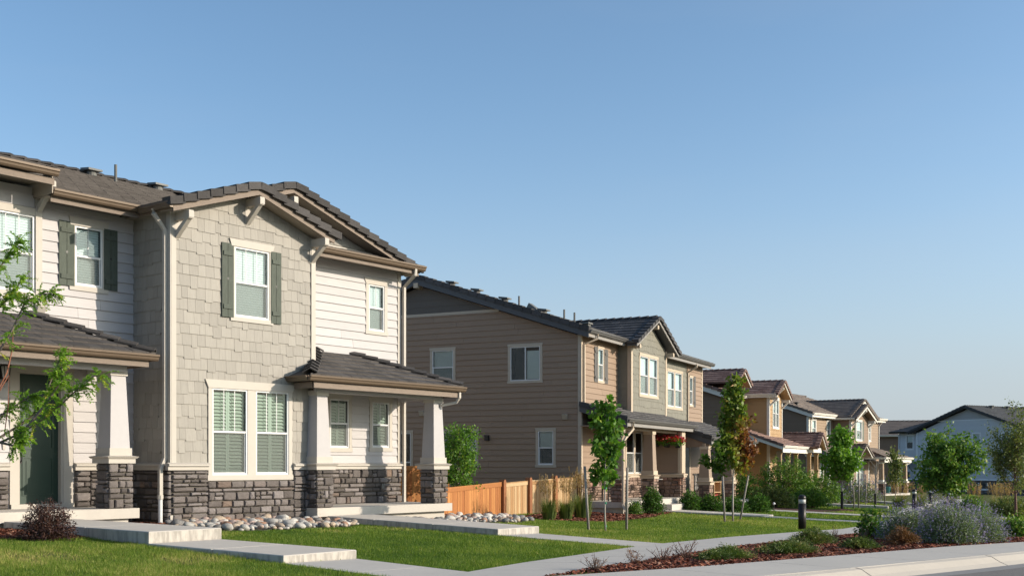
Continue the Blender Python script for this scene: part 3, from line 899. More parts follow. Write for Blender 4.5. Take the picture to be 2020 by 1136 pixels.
    H.clad(fW, [(3.74, .03), (7.58, .03), (7.58, 4.97), (3.74, 4.97)], [(ww[0] - .1, ww[1] - .09, ww[2] + .1, ww[3] + .15)] + [(q[0] - .1, q[1] - .1, q[2] + .1, q[3] + .14) for q in (p1, p2)], M_WHITE, wg, 'siding_plank', .203)
    H.window(fW, *ww, tw=.10, head=.15, sill=.09, flare=.07, muntins=1); H.window(fW, *p1, tw=.09, head=.14, sill=.10, flare=.07, cover='shutter'); H.window(fW, *p2, tw=.09, head=.14, sill=.10, flare=.07, cover='shutter')
    H.board(fW, 7.582, -.1, 7.70, 4.98, .0, .04, M_TRIM, 'corner_board')
    H.board(fW, 3.74, -1.2, 7.66, -.11, .001, .014, M_MORTAR, 'mortar', wg)
    H.stones(FRONT(1.17), [(3.74, FLR, 7.66, -.12)], M_STONE, wg, wrapr=.04)
    H.water_table(fW, 3.74, 7.79, .02)
    mb = MB(); mb.fbox(FRONT(1.17), 6.93, -.60, 7.03, -.48, .05, .10); H.part('outlet_cover', mb, M_PIPE)
    H.lantern((4.93, 1.16, 1.38), (0, -1))
    # plain remaining walls close the volume
    mb = MB()
    mb.add([(7.66, 1.184, -1.3), (7.66, 15.3, -1.3), (7.66, 15.3, 5), (7.66, 1.184, 5)], [(0, 1, 2, 3)])
    mb.add([(7.66, 15.3, -1.3), (-6.2, 15.3, -1.3), (-6.2, 15.3, 5), (7.66, 15.3, 5)], [(0, 1, 2, 3)])
    mb.add([(-6.2, 15.3, -1.3), (-6.2, 1.29, -1.3), (-6.2, 1.29, 5), (-6.2, 15.3, 5)], [(0, 1, 2, 3)])
    mb.add([(7.66, 1.184, 5), (7.66, 15.3, 5), (7.66, 8, 7.4)], [(0, 1, 2)])
    mb.add([(3.74, 0.0, -1.2), (3.74, 1.184, -1.2), (3.74, 1.184, 5.02), (3.74, 0.0, 5.02)], [(0, 1, 2, 3)])
    H.part('side_walls', mb, M_WHITE)
    gp = [(1.0, 5.0), (7.34, 5.0), (3.8, 6.19)]
    gw = H.wall(fW, gp, [], M_TAUPE, 'gable')
    H.clad(FRONT(1.184), [(3.6, 5.3), (6.5, 5.3), (3.8, 6.18), (3.6, 6.1)], [], M_TAUPE, gw, 'gable_board', .236, width=.24, lap=.012)
    H.board(fW, 3.9, 5.19, 6.95, 5.28, .0, .03, M_TRIM, 'frieze_board')
    ye = .60; fr = frame((0, ye, 5.02), (1, 0, 0), (0, .584, .19))
    H.tiles(fr, [(3.7, .02), (8.0, .02), (7.45, .60), (3.7, .60)], M_TILE, None, course=.29)
    H.gutter((3.9, ye, 5.05), (7.95, ye, 5.05), (0, -1, 0), M_GUTTER, .125)
    H.board(FRONT(ye + .03), 3.74, 4.83, 7.72, 4.93, .0, .028, M_FASCIA, 'fascia')
    mb = MB(); mb.box(3.74, ye + .06, 4.93, 7.95, 1.18, 4.945); H.part('soffit', mb, M_SOFFIT)
    H.downspout([(7.60, ye - .05, 4.95), (7.60, ye - .05, 4.80), (7.74, 1.08, 4.55), (7.74, 1.08, -1.1)], M_TRIM, .05)
    apx = 3.80; yf = .74
    for sgn in (-1, 1):
        lim = 4.2 if sgn > 0 else 3.4
        e = apx + sgn * (lim - .08)
        zt = lambda x: 6.36 - abs(x - apx) * s3
        poly = [(apx, zt(apx) - .17), (e, zt(e) - .17), (e, zt(e)), (apx, zt(apx))]
        if sgn < 0: poly = poly[::-1]
        mb = MB(); mb.prism(FRONT(yf), poly, -.035, 0.0); H.part('fascia', mb, M_FASCIA)
        mb = MB(); mb.hexa([(apx, yf + .036, zt(apx) - .14), (e, yf + .036, zt(e) - .14), (e, 1.2, zt(e) - .14), (apx, 1.2, zt(apx) - .14),
                            (apx, yf + .036, zt(apx) - .10), (e, yf + .036, zt(e) - .10), (e, 1.2, zt(e) - .10), (apx, 1.2, zt(apx) - .10)])
        H.part('soffit', mb, M_SOFFIT)
        e2 = apx + sgn * lim; L = math.hypot(lim, lim * s3)
        if sgn < 0: fr2 = frame((e2, yf, 6.36 - lim * s3), (0, -1, 0), (lim, 0, lim * s3)); rp = [(-4.2, 0), (0, 0), (0, L), (-4.2, L)]
        else: fr2 = frame((e2, yf, 6.36 - lim * s3), (0, 1, 0), (-lim, 0, lim * s3)); rp = [(0, 0), (4.2, 0), (4.2, L), (0, L)]
        H.tiles(fr2, rp, M_TILE, None, z0=0.0)
        H.rake_tiles((e2, yf - .03, 6.39 - lim * s3), (apx, yf - .03, 6.40), (0, -1, 0), M_TILE, H.root, L=.345, drop=.125)
    H.bracket(fW, apx, 6.10, M_TRIM, out=.50, brace=False)
    # ---------- main roof
    yr, ze, ye = 8.0, 5.16, .72; zr = ze + (yr - ye) * s3; L = math.hypot(yr - ye, zr - ze)
    fr = frame((0, ye, ze), (1, 0, 0), (0, yr - ye, zr - ze))
    mr = H.tiles(fr, [(-2.15, 0), (1.2, 0), (5.6, L), (-2.15, L)], M_TILE, None, course=.34, width=.33, thick=.02, z0=0)
    mb = MB(); mb.prism(fr, [(1.2, 1.2), (8.1, .5), (8.1, L), (1.2, L)], -.06, -.002); H.part('roof_deck', mb, M_TILE)
    frb = frame((0, 15.3, ze - .03), (-1, 0, 0), (0, -(15.3 - yr), zr - ze + .03)); Lb = math.hypot(15.3 - yr, zr - ze)
    mb = MB(); mb.prism(frb, [(-8.1, 0), (6.2, 0), (6.2, Lb), (-8.1, Lb)], -.06, .01); H.part('roof_deck', mb, M_TILE)
    H.cap_tiles((8.0, yr, zr + .03), (-2.3, yr, zr + .03), M_TILE, H.root, w=.15)
    H.gutter((-2.12, ye - .02, 5.15), (-.27, ye - .02, 5.15), (0, -1, 0), M_GUTTER, .125)
    H.board(FRONT(ye + .03), -2.12, 4.92, -.25, 5.03, .0, .028, M_FASCIA, 'fascia')
    mb = MB(); mb.box(-2.15, ye + .05, 5.03, 0.0, 1.28, 5.045); H.part('soffit', mb, M_SOFFIT)
    for (x, y) in ((3.0, 7.8), (5.0, 7.8)):
        z = ze + (y - ye) * s3
        mb = MB(); mb.lathe((x, y, z), [(.13, -.05), (.13, .12)], 12); mb.hexa([(x - .2, y - .2, z + .12), (x + .2, y - .2, z + .12), (x + .2, y + .2, z + .15), (x - .2, y + .2, z + .15), (x - .2, y - .2, z + .17), (x + .2, y - .2, z + .17), (x + .2, y + .2, z + .22), (x - .2, y + .2, z + .22)])
        H.part('roof_vent', mb, M_PIPE)
    mb = MB(); mb.tube([(3.2, 7.0, ze + 6.28 * s3 - .05), (3.2, 7.0, ze + 6.28 * s3 + .48)], .038, 10); H.part('vent_pipe', mb, M_PIPE)
    # left raised eave
    fr = frame((0, .52, 5.44), (1, 0, 0), (0, 4.5, .9)); L2 = math.hypot(4.5, .9)
    H.tiles(fr, [(-6.2, .02), (-2.17, .02), (-2.17, L2), (-6.2, L2)], M_TILE, None, z0=0.02)
    H.cap_tiles((-2.2, .55, 5.48), (-2.2, 5.0, 6.37), M_TILE, H.root, w=.1, h=.02)
    H.gutter((-6.2, .50, 5.46), (-2.13, .50, 5.46), (0, -1, 0), M_GUTTER, .125)
    H.board(FRONT(.55), -6.2, 5.19, -2.16, 5.31, .0, .03, M_FASCIA, 'fascia')
    mb = MB(); mb.box(-6.2, .585, 5.315, -2.15, 1.5, 5.33); mb.box(-2.17, .585, 5.05, -2.15, 5.2, 5.43); H.part('soffit', mb, M_SOFFIT)
    H.bracket(fD, -2.065, 5.325, M_TRIM, out=.55, leg=.40)
    # ---------- porches
    # left porch
    mb = MB(); mb.box(-6.2, -.10, FLL - .19, -.77, 1.28, FLL); H.part('porch_slab', mb, M_CONC)
    mb = MB(); mb.box(-6.2, 0.0, -1.5, -.95, 1.2, FLL - .191); H.part('foundation', mb, M_CONC)
    ze, yw, yo = 2.08, 1.29, -.36; sl_ = (2.80 - ze) / (yw - yo)
    fr = frame((0, yo, ze), (1, 0, 0), (0, 1, sl_)); L = math.hypot(yw - yo, 2.80 - ze)
    rf = H.tiles(fr, [(-6.2, 0), (-.60, 0), (-2.25, L), (-6.2, L)], M_TILE, None, course=.30, width=.30, thick=.035)
    H.cap_tiles((-.62, yo + .02, ze + .06), (-2.25, yw, 2.86), M_TILE, H.root, w=.13, L=.33)
    fr = frame((-.60, yo, ze), (0, 1, 0), (-1, 0, sl_)); mb = MB(); mb.prism(fr, [(0, 0), (1.65, 0), (1.65, L)], -.05, .03); H.part('roof', mb, M_TILE)
    H.gutter((-6.2, yo + .02, 2.10), (-.56, yo + .02, 2.10), (0, -1, 0), M_GUTTER, .12)
    H.gutter((-.62, yo + .03, 2.10), (-.62, 1.2, 2.10), (1, 0, 0), M_GUTTER, .12)
    H.board(FRONT(yo + .06), -6.2, 1.86, -.72, 1.985, .0, .03, M_FASCIA, 'fascia'); H.board(RIGHT(-.72, yo + .06), 0.001, 1.86, 1.5, 1.985, -.03, 0, M_FASCIA, 'fascia')
    mb = MB(); mb.box(-6.2, yo + .065, 1.90, -.76, 1.28, 1.93); H.part('porch_ceiling', mb, M_TRIM)
    H.board(FRONT(.06), -6.2, 1.76, -1.0, 1.90, .0, .0 + .10, M_SHAFT, 'porch_beam'); H.board(FRONT(.06), -1.06, 1.76, -.96, 1.90, -1.2, -.001, M_SHAFT, 'porch_beam')
    H.column(-1.40, -.07, .54, FLL, .165, 1.80, shaft=(.42, .31))
    H.column(-5.4, -.07, .54, FLL, .165, 1.80, shaft=(.42, .31), stones=False)
    # right porch
    mb = MB(); mb.box(3.44, -.44, FLR - .19, 7.89, 1.18, FLR); H.part('porch_slab', mb, M_CONC)
    mb = MB(); mb.box(3.55, -.30, -1.6, 7.75, 1.1, FLR - .191); H.part('foundation', mb, M_CONC)
    ze, yw, yo = 1.90, 1.184, -.72; sl_ = (2.66 - ze) / (yw - yo)
    fr = frame((0, yo, ze), (1, 0, 0), (0, 1, sl_)); L = math.hypot(yw - yo, 2.66 - ze)
    H.tiles(fr, [(2.98, 0), (7.98, 0), (7.98 - 1.904, L), (2.98 + 1.904, L)], M_TILE, None, course=.30, width=.30, thick=.035)
    H.cap_tiles((7.95, yo + .02, ze + .06), (6.02, yw + .02, 2.72), M_TILE, H.root, w=.13, L=.33)
    H.cap_tiles((3.01, yo + .03, ze + .05), (4.86, yw - .02, 2.71), M_TILE, H.root, w=.16, L=.30, h=.075, rise=.075)
    fr = frame((2.98, yw, ze), (0, -1, 0), (1, 0, sl_)); mb = MB(); mb.prism(fr, [(1.184, 0), (1.904, 0), (1.184, .78)], -.05, .03); H.part('roof', mb, M_TILE)
    fr = frame((7.98, yo, ze), (0, 1, 0), (-1, 0, sl_)); mb = MB(); mb.prism(fr, [(0, 0), (1.904, 0), (1.904, L)], -.05, .03); H.part('roof', mb, M_TILE)
    H.gutter((2.93, yo + .02, 1.92), (8.02, yo + .02, 1.92), (0, -1, 0), M_GUTTER, .12)
    H.gutter((3.0, yo + .02, 1.92), (3.0, -.01, 1.92), (-1, 0, 0), M_GUTTER, .12); H.gutter((7.95, yo + .03, 1.92), (7.95, 1.18, 1.92), (1, 0, 0), M_GUTTER, .12)
    H.board(FRONT(yo + .06), 3.12, 1.66, 7.86, 1.79, .0, .03, M_FASCIA, 'fascia'); H.board(LEFT(3.12, -.0), 0.001, 1.66, .628, 1.79, -.03, .0, M_FASCIA, 'fascia'); H.board(RIGHT(7.86, yo + .06), 0.001, 1.66, 1.8, 1.79, -.03, 0, M_FASCIA, 'fascia')
    mb = MB(); mb.box(3.15, yo + .065, 1.70, 7.83, -.001, 1.73); mb.box(3.75, .0, 1.70, 7.83, 1.18, 1.73); H.part('porch_ceiling', mb, M_SHAFT)
    H.board(FRONT(-.25), 3.5, 1.60, 7.62, 1.70, .0, .10, M_SHAFT, 'porch_beam'); H.board(FRONT(-.249), 7.48, 1.60, 7.60, 1.70, -1.3, -.001, M_SHAFT, 'porch_beam')
    H.column(3.455, -.40, .53, FLR, .025, 1.64, shaft=(.41, .30))
    H.column(7.26, -.40, .54, FLR, .025, 1.64, shaft=(.41, .30))
    H.downspout([(7.86, -.70, 1.80), (7.86, -.70, 1.66), (7.84, -.62, 1.54), (7.60, -.30, 1.46)], M_TRIM, .045)
    H.finish()
    return H
H1 = house_one()
# ================================================================== HOUSE 2 (brown and grey-green)
M_TAN = mat('tan_siding', (0.278, 0.195, 0.136), var=0.04, namt=0.08, **SID)
M_GREYSH = mat('grey_green_shingle', (0.20, 0.19, 0.153), var=0.06, namt=0.12, **SHG)
M_DARKSH = mat('dark_gable_shingle', (0.11, 0.094, 0.08), var=0.06, namt=0.12, **SHG)
M_TRIM2 = mat('beige_trim', (0.50, 0.41, 0.31), var=0.03, namt=0.06)
M_TRIMD = mat('khaki_trim', (0.44, 0.375, 0.30), var=0.03, namt=0.06)
M_NAVY = mat('charcoal_fascia', (0.075, 0.078, 0.085), var=0.05, namt=0.1, rough=0.5)
M_GUT2 = mat('grey_gutter', (0.135, 0.13, 0.125), rough=0.35, var=0.02, namt=0.05, metal=0.3)
M_FASC2 = mat('grey_fascia', (0.26, 0.245, 0.23), var=0.02, namt=0.06)
M_TILE2 = mat('black_roof_tile', (0.062, 0.059, 0.061), var=0.35, namt=0.3, nscale=14, rough=0.7, bump=0.5, bscale=50)
EDGE['black_roof_tile'] = mat('grey_tile_butt', (0.13, 0.125, 0.125), var=0.2, namt=0.3, nscale=14, rough=0.85)
M_STONE2 = stone_mat('brown_ledge_stone', [(0.0, (0.10, 0.07, 0.055)), (0.4, (0.2, 0.135, 0.105)), (0.7, (0.27, 0.19, 0.15)), (0.9, (0.33, 0.25, 0.21)), (1.0, (0.30, 0.15, 0.10))])
M_SHUT2 = mat('grey_shutter_wood', (0.11, 0.105, 0.10), var=0.08, namt=0.2, nscale=7, stretch=(5, 5, 1))
M_COL2 = mat('tan_column_paint', (0.30, 0.225, 0.165), var=0.02, namt=0.06)

def gable_roof(H, axis, e0, ridge, y0, y1, ztop, slope, M, side=(True, True), course=.33, width=.33, thick=.03, fasc=None, fh=.17, soff=None, rake=True, drop=.12, L=.36, tile_sides=(True, True), cap=True, wallback=None):
    """gable roof whose gable faces -Y: ridge at X=ridge running from y0 (front) to y1, half width e0, top height ztop"""
    for sgn in (-1, 1):
        if not side[0 if sgn < 0 else 1]: continue
        e = ridge + sgn * e0; zl = ztop - e0 * slope; Ls = math.hypot(e0, e0 * slope)
        if sgn < 0: fr = frame((e, y0, zl), (0, -1, 0), (e0, 0, e0 * slope)); rp = [(-(y1 - y0), 0), (0, 0), (0, Ls), (-(y1 - y0), Ls)]
        else: fr = frame((e, y0, zl), (0, 1, 0), (-e0, 0, e0 * slope)); rp = [(0, 0), (y1 - y0, 0), (y1 - y0, Ls), (0, Ls)]
        if tile_sides[0 if sgn < 0 else 1]: H.tiles(fr, rp, M, None, course=course, width=width, thick=thick, z0=0)
        else:
            mb = MB(); mb.prism(fr, rp, -.06, thick); H.part('roof', mb, M)
        if fasc:
            ei = ridge + sgn * (e0 - .06)
            zt = lambda x: ztop - abs(x - ridge) * slope
            poly = [(ridge, zt(ridge) - fh), (ei, zt(ei) - fh), (ei, zt(ei)), (ridge, zt(ridge))]
            if sgn < 0: poly = poly[::-1]
            mb = MB(); mb.prism(FRONT(y0), poly, -.04, 0.0); H.part('fascia', mb, fasc)
        if soff:
            yb = wallback if wallback is not None else y0 + .5
            mb = MB(); mb.hexa([(ridge, y0 + .041, zt(ridge) - .14), (ei, y0 + .041, zt(ei) - .14), (ei, yb, zt(ei) - .14), (ridge, yb, zt(ridge) - .14),
                                (ridge, y0 + .041, zt(ridge) - .09), (ei, y0 + .041, zt(ei) - .09), (ei, yb, zt(ei) - .09), (ridge, yb, zt(ridge) - .09)])
            H.part('soffit', mb, soff)
        if rake: H.rake_tiles((e, y0 - .03, zl + .03), (ridge, y0 - .03, ztop + .04), (0, -1, 0), M, H.root, L=L, drop=drop)
    if cap: H.cap_tiles((ridge, y0 + .1, ztop + .03), (ridge, y1, ztop + .03), M, H.root, w=.12, h=.04)

def side_gable(H, fr, amid, half, zapex, slope, M, fasc, x_out, y_sign=1, drop=.12):
    pass

def house_two():
    H = House('townhouse', 'brown two-storey townhouse with grey-green shingled bays and black tiled roof', (2.38, 39.2), 26.1, -1.75)
    D = 12.82; s3 = 1 / 3.0
    fL = LEFT(0.0, D); fF = FRONT(0.0); FL = -1.27
    A = lambda y: D - y
    # side wall with gable
    wins = dict(w1=(A(5.91), 2.92, A(5.02), 4.18), w2=(A(2.71), 2.965, A(1.54), 4.17), w3=(A(1.62), -.01, A(1.03), 1.185), w4=(A(5.6), -.01, A(4.08), 1.18), w5=(A(7.75), -1.0, A(6.82), 1.18))
    poly = [(0, -1.9), (D, -1.9), (D, 4.44), (D / 2, 6.575), (0, 4.44)]
    wl = H.wall(fL, poly, list(wins.values()), M_TAN)
    hl = [(q[0] - .09, q[1] - .09, q[2] + .09, q[3] + .09) for q in wins.values()]
    H.clad(fL, [(2.0, -1.9), (D - .1, -1.9), (D - .1, 4.47), (D / 2 + 3.27, 5.45), (2.0, 5.45)], hl, M_TAN, wl, 'siding_plank', .203, z0=-1.9 + .0)
    gp = [(D / 2 - 3.2, 5.56), (D / 2 + 2.95, 5.56), (D / 2, 6.57)]
    H.clad(fL, gp, [], M_DARKSH, wl, 'shingle_course', .236, stagger=.0, lap=.014, maxlen=20)
    H.board(fL, 0.5, 5.455, D / 2 + 3.25, 5.555, .0, .035, M_TRIMD, 'band_board')
    H.board(fL, D - .10, -1.5, D, 4.47, .002, .035, M_TRIMD, 'corner_board'); H.board(fF, -.036, -1.2, .08, 4.47, .002, .035, M_TRIM2, 'corner_board')
    kw = dict(tw=.09, head=.10, sill=.09, flare=.02, trim=M_TRIMD)
    H.window(fL, *wins['w1'], muntins=0, cover_frac=.9, **kw); H.window(fL, *wins['w2'], style='slider', cover_frac=1.0, cover='none', **kw)
    H.window(fL, *wins['w3'], muntins=0, cover_frac=.5, **kw); H.window(fL, *wins['w4'], style='slider', cover_frac=.8, **kw); H.window(fL, *wins['w5'], muntins=0, cover='none', **kw)
    mb = MB(); mb.add([fpt(fL, A(2.10), 3.02, -.07), fpt(fL, A(1.58), 3.02, -.07), fpt(fL, A(1.58), 4.02, -.07), fpt(fL, A(2.10), 4.02, -.07)], [(0, 1, 2, 3)]); H.part('blind', mb, M_BLIND)
    mb = MB(); mb.fbox(fL, A(3.68), .86, A(3.54), 1.06, 0.02, .16); H.part('wall_lamp', mb, M_BLACK)
    for (y, z) in ((6.34, 1.9), (.58, 1.66)):
        mb = MB(); mb.hexa([fpt(fL, A(y + .09), z - .1, .02), fpt(fL, A(y - .09), z - .1, .02), fpt(fL, A(y - .09), z - .1, .07), fpt(fL, A(y + .09), z - .1, .07), fpt(fL, A(y + .09), z + .1, .02), fpt(fL, A(y - .09), z + .1, .02), fpt(fL, A(y - .09), z + .08, .15), fpt(fL, A(y + .09), z + .08, .15)][::-1])
        H.part('vent_hood', mb, M_TRIMD)
    # front: recess wall
    w = (1.55, 3.01, 2.04, 4.15)
    lw1 = (4.45, -.35, 6.25, 1.25)
    lf = H.wall(fF, [(0, -1.7), (14.4, -1.7), (14.4, 4.45), (0, 4.45)], [w, (9.35, 2.45, 11.3, 3.93), (12.45, 2.66, 12.9, 3.88), lw1], M_TAN)
    H.clad(fF, [(.08, 1.9), (3.55, 1.9), (3.55, 4.43), (.08, 4.43)], [(w[0] - .06, w[1] - .1, w[2] + .06, w[3] + .08)], M_TAN, lf, 'siding_plank', .203)
    H.clad(fF, [(.08, -.36), (6.5, -.36), (6.5, 1.55), (.08, 1.55)], [(lw1[0] - .1, lw1[1] - .1, lw1[2] + .1, lw1[3] + .1)], M_TAN, lf, 'siding_plank', .203)
    H.clad(fF, [(12.15, 1.7), (14.3, 1.7), (14.3, 4.43), (12.15, 4.43)], [(12.4, 2.55, 12.95, 3.98)], M_TAN, lf, 'siding_plank', .203)
    H.clad(fF, [(7.0, -1.2), (14.3, -1.2), (14.3, 1.5), (7.0, 1.5)], [(11.2, -1.3, 12.5, 1.0)], M_TAN, lf, 'siding_plank', .203)
    kw = dict(tw=.06, head=.08, sill=.09, flare=.0, trim=M_TRIM2)
    H.window(fF, *w, muntins=0, cover='drape', **kw); H.shutter(fF, 1.15, 2.93, 1.48, 4.19, M_SHUT2); H.shutter(fF, 2.12, 2.93, 2.45, 4.17, M_SHUT2)
    H.window(fF, *lw1, cols=2, muntins=0, cover='none', mull=.12, tw=.1, head=.1, sill=.1, flare=0, trim=M_TRIM2)
    H.stones(FRONT(-.01), [(.1, FL, 6.4, -.46)], M_STONE2, lf); H.water_table(fF, .08, 6.4, -.36, M_TRIM2)
    H.board(fF, 14.28, -1.2, 14.42, 4.45, .0, .035, M_TRIM2, 'corner_board')
    # bay with gable
    bx0, bx1, by = 3.55, 7.65, -.52; ap = 5.7; sg = .46
    fb = FRONT(by); fs = LEFT(bx0, 0.0)
    sd = H.wall(fs, [(0, 1.5), (-by, 1.5), (-by, 4.5), (0, 4.5)], [], M_GREYSH); H.clad(fs, [(0, 1.9), (-by - .02, 1.9), (-by - .02, 4.5), (0, 4.5)], [], M_GREYSH, sd, 'shingle_course', .236, lap=.014, maxlen=20)
    wb = (4.52, 2.68, 6.50, 4.13)
    zt = lambda x: 5.42 - abs(x - ap) * sg
    bp = [(bx0, 1.3), (bx1, 1.3), (bx1, zt(bx1)), (ap, zt(ap)), (bx0, zt(bx0))]
    bw = H.wall(fb, bp, [wb], M_GREYSH)
    H.clad(fb, [(bx0 + .13, 1.75), (bx1 - .13, 1.75), (bx1 - .13, zt(bx1) + .05), (ap, zt(ap) - .01), (bx0 + .13, zt(bx0) + .05)], [(wb[0] - .11, wb[1] - .11, wb[2] + .11, wb[3] + .11)], M_GREYSH, bw, 'shingle', .236, width=.22, stagger=.04, lap=.014)
    H.board(fb, bx0 - .035, 1.6, bx0 + .13, zt(bx0) + .02, .0, .035, M_TRIM2, 'corner_board'); H.board(fb, bx1 - .13, 1.6, bx1 + .02, zt(bx1) + .02, .0, .035, M_TRIM2, 'corner_board'); H.board(fs, -by - .12, 1.8, -by + .0, 4.5, .002, .034, M_TRIM2, 'corner_board')
    H.window(fb, *wb, cols=2, muntins=0, cover='drape', mull=.13, tw=.11, head=.11, sill=.11, flare=0, trim=M_TRIM2)
    gable_roof(H, 'y', 2.55, ap, by - .38, 3.4, 5.66, sg, M_TILE2, fasc=M_FASC2, soff=M_NAVY, wallback=by + .02, course=.32, drop=.11, L=.34)
    for x, z in ((ap, 5.38), (bx0 + .1, 4.47), (bx1 - .06, 4.47)): H.bracket(fb, x, z, M_TRIM2, out=.34, w=.15, h=.15, brace=False)
    # second bay front flush with the wall
    w2 = (9.35, 2.45, 11.3, 3.93)
    H.clad(fF, [(bx1, 1.5), (12.05, 1.5), (12.05, 4.43), (bx1, 4.43)], [(w2[0] - .11, w2[1] - .11, w2[2] + .11, w2[3] + .11)], M_GREYSH, lf, 'shingle', .236, width=.22, stagger=.04, lap=.014)
    H.window(fF, *w2, cols=2, muntins=0, cover='drape', mull=.13, tw=.11, head=.11, sill=.11, flare=0, trim=M_TRIM2)
    H.downspout([(12.1, -.45, 4.4), (12.1, -.45, 4.28), (12.1, -.05, 4.05), (12.1, -.05, 1.7)], M_TRIM2, .05)
    H.window(fF, 12.45, 2.66, 12.9, 3.88, muntins=0, cover='drape', **kw); H.shutter(fF, 12.98, 2.58, 13.3, 3.95, M_SHUT2)
    # main roof
    yr = D / 2; ye = -.42; ze = 4.62; zr = ze + (yr - ye) * s3; L = math.hypot(yr - ye, zr - ze)
    fr = frame((0, ye, ze), (1, 0, 0), (0, yr - ye, zr - ze))
    H.tiles(fr, [(-.33, 0), (14.8, 0), (14.8, L), (-.33, L)], M_TILE2, None, course=.36, width=.5, thick=.022, z0=0)
    frb = frame((0, D + .42, ze), (-1, 0, 0), (0, -(D + .42 - yr), zr - ze)); mb = MB(); mb.prism(frb, [(-14.8, 0), (.33, 0), (.33, L), (-14.8, L)], -.05, .02); H.part('roof', mb, M_TILE2)
    H.rake_tiles((-.33, ye, ze + .03), (-.33, yr, zr + .04), (-1, 0, 0), M_TILE2, H.root, L=.37, drop=.15)
    H.rake_tiles((-.33, D + .42, ze + .03), (-.33, yr, zr + .04), (-1, 0, 0), M_TILE2, H.root, L=.37, drop=.15)
    for (ya, yb) in ((ye, yr), (D + .42, yr)):
        zl = lambda y: ze + (yr - ye) * s3 - abs(y - yr) * s3
        mb = MB(); x0, x1 = -.335, -.295
        mb.hexa([(x0, ya, zl(ya) - .29), (x1, ya, zl(ya) - .29), (x1, yb, zl(yb) - .29), (x0, yb, zl(yb) - .29), (x0, ya, zl(ya) - .06), (x1, ya, zl(ya) - .06), (x1, yb, zl(yb) - .06), (x0, yb, zl(yb) - .06)])
        H.part('fascia', mb, M_NAVY)
        mb = MB(); x0, x1 = -.294, .02
        mb.hexa([(x0, ya, zl(ya) - .2), (x1, ya, zl(ya) - .2), (x1, yb, zl(yb) - .2), (x0, yb, zl(yb) - .2), (x0, ya, zl(ya) - .16), (x1, ya, zl(ya) - .16), (x1, yb, zl(yb) - .16), (x0, yb, zl(yb) - .16)])
        H.part('soffit', mb, M_SOFFIT)
    mb = MB(); mb.box(-.38, yr - .09, zr - .42, .0, yr + .09, zr - .24); H.part('lookout_beam', mb, M_TRIM2)
    H.gutter((-.3, ye + .01, 4.62), (3.3, ye + .01, 4.62), (0, -1, 0), M_GUT2, .13); H.gutter((7.9, ye + .01, 4.62), (14.75, ye + .01, 4.62), (0, -1, 0), M_GUT2, .13)
    H.board(FRONT(ye + .03), -.3, 4.37, 3.2, 4.52, 0, .028, M_FASC2, 'fascia'); H.board(FRONT(ye + .03), 7.9, 4.37, 14.5, 4.52, 0, .028, M_FASC2, 'fascia')
    mb = MB(); mb.box(-.29, ye + .04, 4.43, 3.5, -.002, 4.45); mb.box(7.7, ye + .04, 4.43, 14.6, -.002, 4.45); H.part('soffit', mb, M_SOFFIT)
    H.downspout([(.35, ye - .05, 4.55), (.35, ye - .05, 4.35), (.10, -.08, 4.15), (.10, -.08, 2.1)], M_TRIM2, .05)
    for i, y in enumerate((5.5, 4.45, 3.3, 1.75)):
        z = ze + (y - ye) * s3; x = .75
        mb = MB(); mb.lathe((x, y, z), [(.12, -.05), (.12, .14)], 10); mb.hexa([(x - .18, y - .18, z + .14), (x + .18, y - .18, z + .14), (x + .18, y + .18, z + .17), (x - .18, y + .18, z + .17), (x - .18, y - .18, z + .19), (x + .18, y - .18, z + .19), (x + .18, y + .18, z + .24), (x - .18, y + .18, z + .24)])
        H.part('roof_vent', mb, M_PIPE)
    for y in (2.95, 1.15, .75):
        mb = MB(); z = ze + (y - ye) * s3; mb.tube([(1.2, y, z - .05), (1.2, y, z + .42)], .035, 8); H.part('vent_pipe', mb, M_PIPE)
    mb = MB(); z = ze + 2.6 * s3; mb.hexa([(.6, 2.0, z - .1), (1.0, 2.0, z - .1), (1.0, 2.4, z + .1), (.6, 2.4, z + .1), (.65, 2.0, z + .1), (.95, 2.0, z + .1), (.95, 2.3, z + .32), (.65, 2.3, z + .32)]); H.part('roof_vent', mb, M_PIPE)
    mb = MB(); mb.box(3.6, 1.2, 4.9, 3.85, 1.5, 5.32); mb.box(3.5, 1.15, 5.32, 3.95, 1.55, 5.38); H.part('roof_vent', mb, M_PIPE)
    # porch one
    yo, z0 = -1.75, 1.53; sl_ = .33
    fr = frame((0, yo, z0), (1, 0, 0), (0, 1, sl_)); L = 1.75 * math.hypot(1, sl_)
    H.tiles(fr, [(-.15, 0), (7.75, 0), (7.75, L), (-.15, L)], M_TILE2, None, course=.32, width=.32, z0=0)
    H.rake_tiles((-.15, yo, z0 + .03), (-.15, 0, z0 + 1.75 * sl_ + .03), (-1, 0, 0), M_TILE2, H.root, drop=.14)
    mb = MB(); mb.hexa([(-.15, yo, z0 - .28), (-.11, yo, z0 - .28), (-.11, 0, z0 + 1.75 * sl_ - .28), (-.15, 0, z0 + 1.75 * sl_ - .28), (-.15, yo, z0 - .05), (-.11, yo, z0 - .05), (-.11, 0, z0 + 1.75 * sl_ - .05), (-.15, 0, z0 + 1.75 * sl_ - .05)]); H.part('fascia', mb, M_NAVY)
    H.gutter((-.12, yo + .02, 1.55), (7.72, yo + .02, 1.55), (0, -1, 0), M_GUT2, .12); H.board(FRONT(yo + .05), -.1, 1.30, 7.6, 1.44, 0, .03, M_FASC2, 'fascia')
    mb = MB(); mb.box(-.1, yo + .06, 1.32, 7.6, -.01, 1.35); H.part('porch_ceiling', mb, M_COL2)
    H.board(FRONT(-1.28), .0, 1.20, 7.0, 1.32, 0, .12, M_COL2, 'porch_beam')
